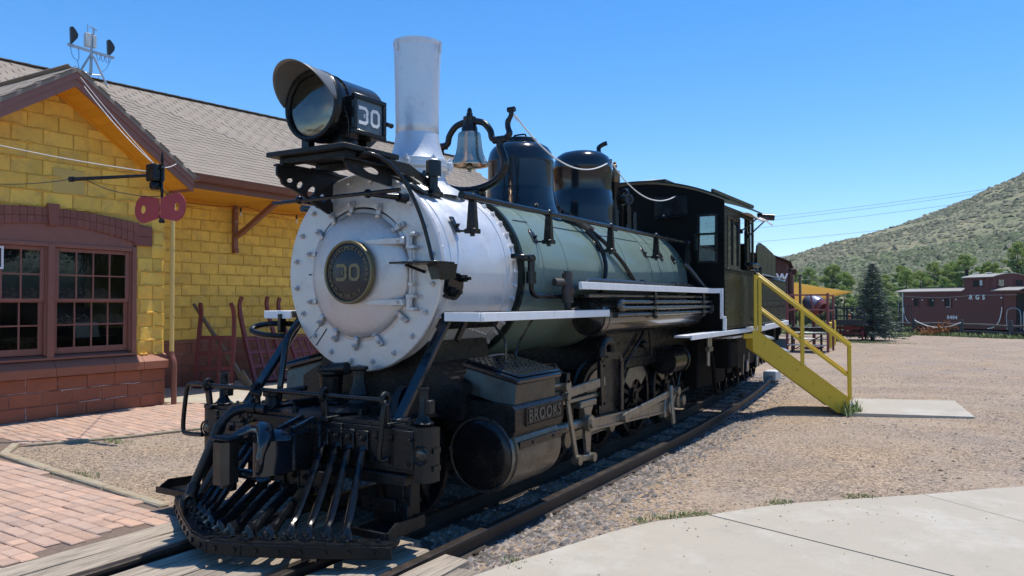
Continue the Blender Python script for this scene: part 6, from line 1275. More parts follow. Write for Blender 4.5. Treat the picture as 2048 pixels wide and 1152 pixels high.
for k, x in enumerate((-.92, -.80, -.68)): obj('beam_plate', MB().box(x - .05, x + .05, YB - .014, YB - .0005, .60, .75, .004), 'black_old', pb)
obj('beam_plate', MB().box(.80, .95, YB - .016, YB - .0005, .50, .745, .005), 'black_old', pb); obj('beam_plate', MB().box(.28, .36, YB - .016, YB - .0005, .57, .75, .005), 'black_old', pb)
mb = MB(); mb.box(-.9, .9, YB - .03, YB + .1, .40, .47, .006); obj('lower_beam', mb, 'black_old', pb)
for s in (1, -1):
    x = s * .945 if s > 0 else -.935; mb = MB(); mb.lathe([(.065, .772), (.07, .785), (.05, .80), (.032, .83), (.032, .99), (.038, .995), (.038, 1.01), (.028, 1.012)], (x, -.5, 0), (0, 0, 1), 16); mb.box(x + .025, x + .065, -.52, -.46, .84, .93, .006); obj('flag_socket', mb, 'cast', pb)
# uncoupling lever along the beam
cv = MB(); cv.tube(smooth([(-1.02, -.62, .555), (-1.20, -.62, .55), (-1.245, -.62, .58), (-1.235, -.62, .72), (-1.20, -.62, .895), (-1.15, -.62, .93), (-1.05, -.62, .93)], 4), .017, 10); cv.tube([(-1.06, -.62, .93), (-.35, -.62, .928), (.70, -.62, .925)], .0155, 10); cv.tube(smooth([(.66, -.62, .925), (.735, -.63, .92), (.745, -.65, .86), (.735, -.66, .70), (.72, -.66, .57), (.735, -.63, .55), (.75, -.61, .56)], 4), .017, 10)
lv = obj('uncoupling_lever', cv, 'cast', pb)
for x in (-.96, -.44, .21, .735):
    mb = MB(); mb.torus((x, -.62, .93), (1, 0, 0), .036, .017, 18, 8); mb.bar((x, -.62, .90), (x, -.60, .75), .05, .03, (0, 1, 0), .006); mb.box(x - .04, x + .04, -.63, -.50, .755, .785, .005); obj('lever_eye', mb, 'cast', lv)
mb = MB()
for k in range(6): mb.torus((-.42, -.66 - k * .012, .88 - k * .04), (1, 0, 0) if k % 2 else (0, 1, .3), .02, .006, 10, 5)
mb.tube([(-.45, -.62, .93), (-.42, -.67, .91), (-.37, -.64, .90)], .022, 8); obj('chain', mb, 'cast', lv)
# diagonal stays from beam to smokebox
for s in (1, -1): obj('smokebox_stay', MB().bar((s * .72, -.47, .78), (s * .715, .12, 1.47), .045, .075, (1, 0, 0), .008).box(s * .72 - .06, s * .72 + .06, -.56, -.42, .772, .80, .004), 'blueblack', loco)
obj('air_pipe', MB().tube(smooth([(-.62, -.25, .78), (-.62, -.22, 1.0), (-.64, -.15, 1.25), (-.66, -.04, 1.36), (-.70, .04, 1.40)], 4), .024, 10).box(-.72, -.54, -.34, -.20, .772, .80, .01), 'blueblack', loco)
# deck clutter behind the beam
mb = MB(); mb.box(-.45, -.15, -.12, .08, .772, .80, .01); mb.lathe([(.08, .80), (.085, .9), (.09, .98), (.11, 1.0), (.11, 1.02)], (-.30, -.02, 0), (0, 0, 1), 20); mb.tube([(-.38, -.02, 1.02), (-.1, -.05, 1.05)], .05, 10); mb.prism([(-.46, 1.02), (.05, 1.06), (.05, 1.16), (-.42, 1.14)], (0, .2, 0), (1, 0, 0), (0, 0, 1), .18); obj('air_pump_base', mb, 'cast', loco)
mb = MB(); mb.lathe([(.14, .772), (.145, .80), (.08, .82), (.06, .86), (.075, .88), (.05, .96), (.05, 1.05), (.065, 1.06), (.065, 1.08), (0, 1.09)], (.10, -.15, 0), (0, 0, 1), 20); mb.lathe([(.16, .772), (.17, .79), (.12, .81), (0, .815)], (.13, -.32, 0), (0, 0, 1), 24); obj('centre_pin', mb, 'cast', loco)
mb = MB()
for x in (.44, .54): mb.prism([(-.30, .772), (-.05, .772), (-.05, .90), (-.10, .955), (-.16, .965), (-.22, .95), (-.26, .90)], (x + .06, 0, 0), (0, 1, 0), (0, 0, 1), .06)
mb.cyl((.40, -.15, .86), (.66, -.15, .86), .03, n=12); obj('frame_bracket', mb, 'black_old', loco)
mb = MB(); mb.box(-.62, -.45, -.45, -.2, .772, .79, .005); mb.lathe([(.06, .79), (.05, .85), (.07, .86), (.07, .9)], (-.5, -.42, 0), (0, 0, 1), 14); mb.tube([(-.5, -.42, .88), (-.2, -.38, .93)], .02, 8); obj('deck_fitting', mb, 'cast', loco)
# coupler
cp = MB(); cp.box(-.02, .14, YB - .22, YB, .44, .70, .012); cp.box(-.08, .20, YB - .05, YB - .001, .42, .74, .01)
coup = obj('coupler', cp, 'cast', loco)
mb = MB(); mb.bar((.02, YB - .24, .715), (.04, YB - .05, .775), .03, .03); mb.bar((.13, YB - .22, .715), (.15, YB - .04, .775), .03, .03); mb.bolt((.06, YB - .14, .702), (0, 0, 1), .03, .02); obj('pocket_rib', mb, 'blueblack', coup)
hd = MB(); hd.prism([(.12, YB - .20), (.13, YB - .34), (.10, YB - .44), (.06, YB - .47), (.03, YB - .46), (.03, YB - .36), (-.02, YB - .30), (-.08, YB - .27), (-.08, YB - .20)], (0, 0, .45), (1, 0, 0), (0, 1, 0), .215)
hd.tube(smooth([(-.26, YB - .40, .645), (-.19, YB - .36, .675), (-.10, YB - .32, .705), (0, YB - .34, .712), (.07, YB - .40, .68), (.085, YB - .44, .60), (.08, YB - .45, .52), (.06, YB - .43, .46)], 4), [.028 + .038 * math.sin(PI * min(1, i / 20)) for i in range(29)], 10)
hd.tube(smooth([(.08, YB - .43, .46), (.02, YB - .38, .425), (-.06, YB - .32, .42), (-.16, YB - .33, .42), (-.24, YB - .38, .43)], 4), [.045 - .001 * i for i in range(17)], 10)
hd.sphere((.04, YB - .28, .665), .11, 16, 8, (.8, 1.25, .55), h0=0); obj('coupler_head', hd, 'blueblack', coup, ang=60)
obj('coupler_throat', MB().box(-.10, .02, YB - .34, YB - .24, .45, .66, .01).box(-.02, .03, YB - .40, YB - .34, .50, .53).box(-.02, .03, YB - .40, YB - .34, .56, .58), 'cast', coup)
kn = MB(); kn.prism([(-.17, YB - .40), (-.155, YB - .485), (-.185, YB - .53), (-.25, YB - .535), (-.295, YB - .49), (-.29, YB - .42), (-.24, YB - .385)], (0, 0, .38), (1, 0, 0), (0, 1, 0), .27); obj('knuckle', kn, mat('worn_knuckle', (.06, .055, .047), .35, metal=.6, var=.4, vscale=12), coup); kp = MB(); kp.cyl((-.235, YB - .455, .65), (-.235, YB - .455, .675), .055, n=6); kp.box(-.31, -.14, YB - .515, YB - .39, .652, .682, .012); obj('knuckle_pin', MB().cyl((-.22, YB - .46, .35), (-.22, YB - .46, .38), .03, n=10), 'cast', coup); obj('knuckle_pin', kp, 'cast', coup)
# air hose
ho = MB(); ho.tube(smooth([(-.30, -.66, .80), (-.44, -.70, .805), (-.52, -.78, .77), (-.56, -.84, .68), (-.59, -.88, .56), (-.63, -.92, .42), (-.67, -.95, .30), (-.66, -1.0, .20)], 5), .033, 12); hz = obj('air_hose', ho, mat('rubber_hose', (.008, .009, .011), .5, var=.2), loco)
mb = MB(); mb.tube([(-.555, -.832, .70), (-.575, -.86, .62)], .042, 12); obj('hose_clamp', mb, 'cast', hz); mb = MB(); mb.tube([(-.66, -.96, .30), (-.65, -1.02, .17)], .042, 12); mb.torus((-.62, -1.04, .19), (1, 0, .3), .045, .02, 16, 8); obj('hose_clamp', MB().tube([(-.37, -.68, .805), (-.42, -.695, .805)], .04, 12), 'cast', hz); obj('hose_coupling', mb, 'cast', hz)
# ---- cowcatcher
RIM = [(-1.02, -.84), (-.55, -1.12), (-.22, -1.30), (0, -1.365), (.22, -1.30), (.55, -1.155), (1.02, -.90)]
pil = MB(); 
def rimpt(x): xs2 = [p[0] for p in RIM]; return np.interp(x, xs2, [p[1] for p in RIM])
for a, b in zip(RIM[:-1], RIM[1:]): pil.bar((a[0], a[1], .09), (b[0], b[1], .09), .03, .075, bev=.004)
rim = obj('pilot', pil, 'black_old', loco)
mb = MB()
for a, b in zip(RIM[:-1], RIM[1:]): mb.bar((a[0], a[1] + .06, .128), (b[0], b[1] + .06, .128), .12, .018)
obj('rim_plate', mb, 'cast', rim); mb = MB()
for k in range(16):
    x = -.95 + k * .125; y = rimpt(x); t = (rimpt(x + .05) - rimpt(x - .05)) / .1; nd = Vector((t, -1, 0)).normalized(); obj('rim_bolt', MB().bolt(Vector((x, y, .088)) + nd * .015, nd, .017, .01, False), 'cast', rim); obj('rim_bolt', MB().bolt((x, y + .05, .137), (0, 0, 1), .016, .014), 'cast', rim)
def pbar(x0, z0, y0, x1, y1):
    z1 = .15; a = Vector((x0, y0, z0)); b = Vector((x1, y1, z1)); k = b - a
    pts = smooth([a + Vector((0, .0, .06)), a + Vector((0, -.012, -.01)), a + k * .14 + Vector((0, -.008, 0)), a + k * .5, a + k * .84, b + Vector((0, .012, .03)), b], 3); n_ = len(pts)
    mb = MB(); q = pts[2:]; m_ = len(q); NN = 8
    for i in range(m_):
        dd = (q[min(m_ - 1, i + 1)] - q[max(0, i - 1)]).normalized(); sd2 = dd.cross(Vector((0, 1, .35))).normalized(); nn2 = sd2.cross(dd).normalized(); f = i / (m_ - 1)
        wv = .046 - .012 * min(1, f * 4) + .006 * f + (.022 * ((f - .82) / .18) ** 1.5 if f > .82 else 0); tv = .021 + .004 * f
        for k_ in range(NN): a_ = 2 * PI * k_ / NN + .39; mb.v.append(tuple(q[i] + sd2 * wv * math.cos(a_) + nn2 * tv * math.sin(a_)))
    for i in range(m_ - 1):
        for k_ in range(NN): mb.f.append((i * NN + k_, i * NN + (k_ + 1) % NN, (i + 1) * NN + (k_ + 1) % NN, (i + 1) * NN + k_))
    mb.f += [tuple(range(NN)), tuple(range((m_ - 1) * NN, m_ * NN))]
    ib = obj('pilot_bar', mb, 'black', rim, ang=45); obj('bar_head', MB().box(x0 - .045, x0 + .045, y0 - .016, y0 + .004, z0 - .01, z0 + .12, .006).bolt((x0 + .01, y0 - .016, z0 + .07), YD, .022, .02), 'cast', rim); d = Vector((k.x, k.y, 0)).normalized()
    obj('bar_foot', MB().bar(b + Vector((0, 0, -.008)) - d * .05, b + Vector((0, 0, -.008)) + d * .05, .075, .016, bev=.004).bolt(b + d * .03, (0, 0, 1), .02, .016), 'cast', rim); return ib
for x0, x1, y1 in ((.198, .403, -1.10), (.318, .503, -1.055), (.424, .610, -1.01), (.544, .725, -.97)): pbar(x0, .60, YB - .005, x1, y1)
for x0, x1, y1 in ((-.34, -.203, -1.19), (-.22, -.05, -1.245), (-.09, .06, -1.26), (.05, .19, -1.235), (.15, .30, -1.17)): pbar(x0, .33, YB - .12, x1, y1)
for x0, x1, y1 in ((-.44, -.316, -1.12), (-.52, -.416, -1.08), (-.62, -.54, -1.02), (-.72, -.655, -.97)): pbar(x0, .56, YB - .005, x1, y1)
mb = MB()
mb.box(-.42, .30, YB - .115, YB - .07, .33, .44, .005); mb.box(-.40, -.34, YB - .07, YB + .06, .34, .44); mb.box(.2, .26, YB - .07, YB + .06, .34, .44); obj('bar_carrier', mb, 'cast', rim)
obj('pilot_side', MB().box(-.86, -.84, -.75, -.45, .13, .45, .004), 'black_old', rim)
for s in (1, -1):
    mb = MB(); x0, x1 = (.62, .93) if s > 0 else (-1.30, -.92); y0, y1 = (-.84, -.48) if s > 0 else (-.80, -.50)
    mb.box(x0, x1, y0, y1, .128, .146, .002); mb.prism([(y0, .128), (y1, .128), (y1, .20), (y0 + .08, .215), (y0, .17)], (x1 if s > 0 else x0 + .015, 0, 0), (0, 1, 0), (0, 0, 1), .015); mb.box(x0, x1, y0 - .012, y0, .13, .175, .002); obj('pilot_step', mb, 'black_old', rim)
gp = obj('guard_plate', MB().box(.70, .90, -.565, -.55, .26, .46, .005).box(.60, .88, -.575, -.56, .15, .27, .005), 'black_old', loco); multi('plate_bolt', [MB().bolt((x, -.575, z), YD, .018, .014) for x, z in ((.64, .18), (.64, .24), (.82, .18), (.82, .24), (.75, .42), (.86, .42), (.86, .31))], 'cast', gp)
# rail guard and brake hanger by the leading wheel
mb = MB(); mb.box(.78, .80, -.50, -.34, .16, .44, .005); mb.bar((.83, -.58, .43), (.80, -.50, .05), .03, .05, (1, 0, 0), .006); mb.box(.52, .80, -.60, -.585, .22, .30, .004); [mb.bolt((x, -.60, z), YD, .016, .012) for x, z in ((.6, .24), (.6, .28), (.7, .25))]; obj('wheel_guard', mb, 'black_old', loco)

# =================================================================== TENDER
def trk(y): return Vector((track_off(y), y, 0))
ty = 7.80; ta = .080
tnd = thing('tender', 'dark green riveted tender coupled behind the locomotive cab', 'tender', (-.17, ty, 0), ta, world=False)
th = 1.22
tk = obj('tank', MB().box(-th, th, 0, 4.2, 1.16, 1.98, .03), 'cabgreen', tnd)
mb = MB(); mb.prism([(.15, 1.985), (2.35, 1.985), (2.35, 2.36), (2.0, 2.41), (1.0, 2.48), (.45, 2.50), (.22, 2.44), (.12, 2.3)], (th, 0, 0), (0, 1, 0), (0, 0, 1), .03); mb.prism([(.15, 1.985), (2.35, 1.985), (2.35, 2.36), (1.0, 2.48), (.45, 2.50), (.15, 2.4)], (-th + .03, 0, 0), (0, 1, 0), (0, 0, 1), .03); mb.box(-th, th, 2.33, 2.36, 1.985, 2.36); cb_ = obj('coal_bunker', mb, 'cabgreen', tnd)
mb = MB()
for z in (1.2, 1.45, 1.56, 1.93): [mb.rivet((th, .08 + k * .065, z), (1, 0, 0), .009) for k in range(62)]
for y in (.5, 1.2, 1.75): [mb.rivet((th + .03, y, 2.03 + k * .09), (1, 0, 0), .009) for k in range(6)]
o = obj('tank_rivet', mb, 'cabgreen', tnd); o['kind'] = 'stuff'
obj('tank_rail', MB().tube([(th + .03, -.05, 1.99), (th + .03, 3.9, 1.99)], .014, 8).box(th, th + .006, .05, 4.15, 1.48, 1.54), 'pipe', tnd)
obj('tender_frame', MB().box(-th + .02, th + .03, -.12, 4.4, 1.06, 1.155, .006), 'whitesteel', tnd); obj('under_frame', MB().box(-.8, .8, 0, 4.3, .4, 1.05), 'under', tnd)
mb = MB(); mb.cyl((1.12, .5, 1.16), (1.12, .5, 1.30), .03, n=10); mb.cyl((1.12, .5, 1.36), (1.12, .5, 1.38), .07, n=12); mb.cyl((1.28, .30, 1.17), (1.28, .30, 1.35), .018, n=8); mb.cyl((1.28, .30, 1.35), (1.28, .30, 1.37), .06, n=12); mb.cyl((1.28, .30, 1.16), (1.28, .30, 1.18), .06, n=12); obj('hand_brake', mb, 'black', tnd)
obj('coal', MB().sphere((0, 1.3, 2.0), .9, 16, 8, (1.1, 1.0, .5), h0=0), 'under', tnd)
for yy in (.55, 1.75, 2.9, 3.8):
    for s in (-1, 1):
        c = Vector((s * .53, yy, .36)); w = obj('tender_wheel', MB().lathe([(.12, .02), (.30, .03), (.33, .1), (.36, .1), (.36, .02), (.385, 0), (.12, 0)], c, (s, 0, 0), 30), 'black', tnd)
tf = MB(); tr = MB()
for s in (-1, 1):
    for y0 in (.55, 2.9):
        tf.bar((s * .74, y0 - .15, .52), (s * .74, y0 + 1.2, .52), .06, .10); tf.bar((s * .74, y0, .28), (s * .74, y0 + 1.05, .28), .05, .05); tf.bar((s * .74, y0 + .1, .52), (s * .74, y0 + .5, .28), .05, .04)
        for yy in (y0, y0 + 1.2): tf.box(s * .70, s * .84, yy - .11, yy + .11, .28, .50, .02)
        tr.bar((s * .80, y0 + .25, .62), (s * .80, y0 + .36, .28), .05, .04, (1, 0, 0)); tr.bar((s * .80, y0 + .95, .62), (s * .80, y0 + .84, .28), .05, .04, (1, 0, 0)); tr.bar((s * .8, y0 + 1.5, .62), (s * .8, y0 + 1.42, .3), .05, .04, (1, 0, 0))
obj('truck_frame', tf, 'black', tnd); obj('brake_hanger', tr, 'rod', tnd)
# =================================================================== YELLOW STAIRS
st = thing('boarding_stairs', 'yellow steel boarding stairs leading up to the locomotive cab', 'stairs', (1.30, 6.74, 0), R(20), world=False)
XA, ZA, XB = .0, 1.12, 1.28          # top x, height ; foot x, along the stairs
for y in (.0, .82):
    obj('stringer', MB().prism([(XA - .01, ZA + .02), (XA + .05, ZA + .02), (XB, .19), (XB, .0), (XB - .16, .0), (XA - .01, ZA - .27)], (0, y + .012, 0), (1, 0, 0), (0, 0, 1), .024), 'yellow', st)
    obj('stringer_flange', MB().bar((XA + .03, y + .02, ZA + .035), (XB + .005, y + .02, .195), .075, .012), 'yellow', st)
y = .0
hr = MB(); a, b = Vector((XA + .06, y, 1.90)), Vector((XB + .02, y, .915)); hr.bar(a, b, .045, .05, bev=.008); hr.bar(a + Vector((0, .02, .045)), b + Vector((0, .02, .045)), .055, .03, bev=.006); obj('top_rail', hr, 'yellow', st)
hr = MB(); a, b = Vector((XA + .06, y, 1.455)), Vector((XB, y, .50)); hr.bar(a, b, .04, .04, bev=.006); hr.bar(a + Vector((0, .025, .045)), b + Vector((0, .025, .045)), .03, .022, bev=.004); obj('mid_rail', hr, 'yellow', st)
for x, z0, z1 in ((XA + .03, ZA + .04, 1.93), (XA + .09, ZA + .0, 1.89), (.66, .65, 1.42), (XB, .19, .93)): obj('rail_post', MB().box(x - .025, x + .025, y - .022, y + .022, z0, z1, .005), 'yellow', st)
for k in range(6):
    t = (k + .5) / 6; x = XA + .06 + (XB - XA) * t; z = ZA + .0 - (ZA - .02) * t
    obj('tread', MB().box(x - .13, x + .12, .03, .79, z - .02, z + .012, .003), 'steel', st)
multi('stair_bolt', [MB().bolt((XA + .06 + (XB - XA) * (k + .5) / 6, -.012, ZA - .08 - (ZA - .02) * (k + .5) / 6), (0, -1, 0), .014, .012) for k in range(6)], 'yellow', st)
obj('landing_hook', MB().box(-.14, -.01, -.02, .08, ZA - .1, ZA - .03, .006), 'yellow', st)

# =================================================================== BOXCAR, STEPS AND SMALL THINGS BEHIND THE TENDER
bc = thing('boxcar', 'brown wooden boxcar standing behind the tender', 'boxcar', (-1.98, 20.3, 0), R(9.6), world=False)
bw = 1.12; mb = MB(); mb.prism([(-bw, .75), (bw, .75), (bw, 2.75), (.7, 2.92), (0, 3.0), (-.7, 2.92), (-bw, 2.75)], (0, 9, 0), (1, 0, 0), (0, 0, 1), 9.0); obj('body', mb, 'boxcar', bc)
for k in range(14): x = -bw + .005 + k * .16; obj('end_board', MB().box(x, x + .154, -.018, -.002, .76, 2.72, .003), 'boxcar', bc)
mb = MB(); mb.prism([(-bw - .12, 2.74), (-.7, 2.95), (0, 3.04), (.7, 2.95), (bw + .12, 2.74), (bw + .12, 2.78), (.7, 3.0), (0, 3.09), (-.7, 3.0), (-bw - .12, 2.78)], (0, 9.15, 0), (1, 0, 0), (0, 0, 1), 9.35); obj('roof', mb, mat('boxcar_roof', (.05, .025, .022), .8), bc)
t_ = text_mb('W', .32, (.97, -.03, 2.28), (1, 0, 0), (0, 0, 1), .01, offset=.012); obj('lettering', t_, 'white', bc)
for k, (w_, z) in enumerate(((.22, 1.95), (.2, 1.85), (.22, 1.7))): obj('lettering_line', MB().box(.86, .86 + w_, -.028, -.02, z, z + .035), 'white', bc)
mb = MB(); [mb.tube([(bw + .06, y, 1.0 + z), (bw + .06, y + .4, 1.0 + z)], .012, 6) for y in (.1,) for z in (.2, .6, 1.0, 1.4)]; mb.box(bw, bw + .12, 3.4, 5.5, .85, 2.6, .02); mb.box(bw, bw + .26, 1.6, 1.9, 2.42, 2.62, .02); mb.box(bw, bw + .1, .9, 1.1, .8, 2.5, .01); obj('side_fittings', mb, 'boxcar', bc)
obj('bogie', MB().box(-.7, .7, .4, 2.2, .2, .75, .03).box(-.7, .7, 6.8, 8.6, .2, .75, .03), 'under', bc); mb = MB(); [mb.cyl((s * .48, y, .36), (s * .6, y, .36), .36, n=24) for s in (-1, 1) for y in (.7, 1.9, 7.1, 8.3)]; obj('wheelset', mb, 'under', bc)
ps = thing('platform_steps', 'grey steps with maroon pipe railings behind the yellow stairs', 'steps', (-.28, 20.6, 0))
for x in (-.88, .30): obj('post', MB().box(x - .035, x + .035, 20.42, 20.49, 0, 1.80 if x > 0 else 1.76, .006), 'truckred', ps); obj('back_post', MB().box(x - .03, x + .03, 21.5, 21.56, 0, 1.76, .006), 'truckred', ps)
for z in (1.74, 1.28): obj('rail', MB().box(-.85, .27, 20.44, 20.48, z - .025, z + .025, .004), 'truckred', ps); 
for x in (-.88, .30): obj('rail', MB().box(x - .02, x + .02, 20.49, 21.5, 1.70, 1.745, .004).box(x - .02, x + .02, 20.49, 21.5, 1.24, 1.285, .004), 'truckred', ps)
obj('brace', MB().bar((-.18, 20.46, 1.72), (-.12, 20.46, 1.30), .04, .04), 'truckred', ps)
for k, z in enumerate((.20, .38, .56)): obj('tread', MB().box(-.84, .26, 20.2 + k * .2, 20.42 + k * .2, z, z + .035, .004), 'steel', ps)
obj('deck', MB().box(-.86, .28, 20.8, 21.6, .62, .74, .006), 'cast', ps); mb = MB(); [mb.box(x - .03, x + .03, 20.25, 20.31, 0, .55) for x in (-.7, .14)]; mb.bar((-.7, 20.3, .05), (.14, 20.3, .5), .03, .03); obj('frame', mb, 'cast', ps)
br = thing('tilted_drum', 'blue grey drum tilted on a stand behind the maroon railing', 'drum', (-.42, 22.6, 0)); d = Vector((.75, -.3, -.45))
c = Vector((-.44, 22.6, 1.46)); mb = MB(); mb.lathe([(0, -.33), (.2, -.31), (.30, -.1), (.31, .16), (.27, .2), (.25, .17), (.24, 0), (0, -.1)], c, d, 28); obj('bowl', mb, 'barrel', br); obj('mouth', MB().lathe([(.26, .19), (.30, .21), (.22, .34), (.19, .34), (.2, .2)], c, d, 28), 'truckred', br)
obj('stand', MB().bar((-.44, 22.6, 0), (-.44, 22.6, 1.3), .09, .09).box(-.7, -.18, 22.3, 22.9, 0, .05).torus((-.3, 22.58, .62), (0, 1, .2), .14, .02, 16, 6), 'truckred', br)
o = thing('wooden_pole', 'bare wooden pole standing in front of the yellow shade sail', 'pole', (-1.47, 26, 0)); obj('shaft', MB().tube([(-1.47, 26, 0), (-1.47, 26, 2.52)], [.055, .045], 10), 'greywood', o); obj('crosspiece', MB().bar((-1.56, 26, 2.5), (-1.38, 26, 2.52), .06, .07), 'greywood', o)
# shade sail
sa = thing('shade_sail', 'yellow orange triangular shade sail stretched above the fence', 'shade sail', (-2.4, 32.5, 0)); A, B, Cc = Vector((-.30, 31.6, 1.945)), Vector((-5.2, 31.8, 2.95)), Vector((-3.6, 32.5, .85)); N_ = 14; mb = MB(); ix = {}
for i in range(N_ + 1):
    for k in range(N_ + 1 - i):
        a, b = i / N_, k / N_; c_ = 1 - a - b; p = A * c_ + B * a + Cc * b; ctr = (A + B + Cc) / 3; e = min(a * b, b * c_, a * c_) * 0; bow = (4 * a * c_ * (1 - b) + 4 * b * c_ * (1 - a) + 4 * a * b * (1 - c_)) * .10; p = p.lerp(ctr, bow * (1 - 3 * min(a, b, c_))); ix[i, k] = len(mb.v); mb.v.append(tuple(p))
for i in range(N_):
    for k in range(N_ - i):
        mb.f.append((ix[i, k], ix[i + 1, k], ix[i, k + 1]))
        if k < N_ - i - 1: mb.f.append((ix[i + 1, k], ix[i + 1, k + 1], ix[i, k + 1]))
cl = obj('cloth', mb, 'sail', sa, fix=False, ang=180); so = cl.modifiers.new('thickness', 'SOLIDIFY'); so.thickness = .006
obj('tension_cord', MB().tube([A, A + Vector((.5, -.1, .05))], .012, 5), 'cable', sa); obj('post', MB().tube([(-5.3, 31.8, 0), (-5.3, 31.8, 3.1)], .06, 8), 'steel', sa)
# steel picket fence
pf = thing('picket_fence', 'dark steel picket fence in front of the trees', 'fence', (-2.5, 35.9, 0)); pk = None
for k in range(62):
    x = -7.2 + k * .146
    if pk is None: pk = obj('picket', MB().box(x - .012, x + .012, 35.89, 35.91, -.05, 1.42).box(x - .006, x + .006, 35.895, 35.905, 1.42, 1.47), 'fencesteel', pf); pm = pk.data; z0 = ORG[pk.name].z
    else: piece('picket', pm, pf, (x, 35.9, z0))
obj('fence_rail', MB().box(-7.3, 1.8, 35.88, 35.92, 1.26, 1.30), 'fencesteel', pf); obj('fence_rail', MB().box(-7.3, 1.8, 35.88, 35.92, .10, .14), 'fencesteel', pf)
for x in (-6, -3.6, -1.2, 1.2): obj('fence_post', MB().box(x - .035, x + .035, 35.865, 35.935, -.05, 1.48), 'fencesteel', pf)
# baggage wagon
wg = thing('baggage_wagon', 'dark slate baggage wagon with dark red spoked wheels beside the spruce', 'wagon', (-.1, 28.5, 0)); 
obj('deck', MB().box(-.72, .60, 28.0, 29.6, .60, .66, .005), 'wagonblack', wg); obj('side_board', MB().box(-.74, -.70, 28.0, 29.6, .58, .80, .005).box(-.72, .58, 27.96, 28.0, .60, .82, .005), 'wagonblack', wg)
for x in (-.70, -.1, .52): obj('stake', MB().box(x - .035, x + .035, 28.02, 28.09, .62, 1.36 if x < 0 else 1.25, .005), 'wagonblack', wg); obj('stake', MB().box(x - .035, x + .035, 29.5, 29.57, .62, 1.30, .005), 'wagonblack', wg)
for z in (1.30, 1.0): obj('rack_rail', MB().bar((-.73, 28.04, z), (.56, 28.04, z - .08), .05, .06), 'wagonblack', wg); obj('rack_rail', MB().bar((-.70, 28.1, z), (-.70, 29.5, z - .03), .05, .06), 'wagonblack', wg); obj('rack_rail', MB().bar((-.70, 29.53, z - .03), (.55, 29.53, z - .1), .05, .05), 'wagonblack', wg)
for x, y in ((-.52, 28.25), (.42, 28.25), (-.52, 29.3), (.42, 29.3)):
    c = Vector((x, y, .28)); w = obj('wagon_wheel', MB().lathe([(.235, -.025), (.235, .025), (.28, .025), (.28, -.025), (.235, -.025)], c, (1, .15, 0), 24), 'wheelred', wg); mb = MB(); [mb.bar(c, c + Vector((0, math.cos(a), math.sin(a))) * .25, .025, .03, (1, 0, 0)) for a in [k * PI / 5 for k in range(10)]]; mb.cyl(c - Vector((.06, 0, 0)), c + Vector((.06, 0, 0)), .05, n=12); obj('spokes', mb, 'wheelred', w)
obj('axle_frame', MB().box(-.5, .4, 28.2, 28.3, .26, .34).box(-.5, .4, 29.25, 29.35, .26, .34).box(-.2, .1, 28.2, 29.35, .4, .6).box(-.55, .48, 28.22, 28.28, .45, .56), 'wheelred', wg)
for x, y, h, lab in ((.0, 23.0, .86, 'yellow bollard with rounded top nearest the wagon'), (-.16, 24.9, .88, 'yellow bollard half hidden by the yellow stair rail')):
    b_ = obj('bollard', MB().lathe([(.085, 0), (.085, h - .07), (.075, h - .03), (.04, h - .005), (0, h)], (x, y, 0), (0, 0, 1), 20), 'yellow', label=lab, cat='bollard', group='yellow bollards by the gravel yard')
cn = thing('traffic_cone', 'orange traffic cone behind the baggage wagon', 'cone', (-.62, 33, -.02)); obj('body', MB().lathe([(.2, .1), (.17, .12), (.06, .95), (0, .96)], (-.62, 33, 0), (0, 0, 1), 16), 'orange', cn); obj('base', MB().box(-.9, -.34, 32.72, 33.28, -.02, .10, .02), 'dark', cn)
bn = thing('yellow_bench', 'orange yellow metal bench frame under the spruce', 'bench', (.7, 30.2, 0))
for x in (.34, .98): obj('bench_leg', MB().tube(smooth([(x, 30.0, .34), (x + .02, 30.0, .2), (x + .10, 30.0, 0)], 3), .03, 6).tube(smooth([(x + .22, 30.0, .34), (x + .2, 30.0, .2), (x + .0, 30.0, .16)], 3), .025, 6).tube([(x + .26, 30.0, .36), (x + .24, 30.0, 0)], .025, 6), 'yellow2', bn)
obj('seat', MB().box(.28, 1.26, 29.95, 30.3, .34, .37, .004), 'yellow2', bn)

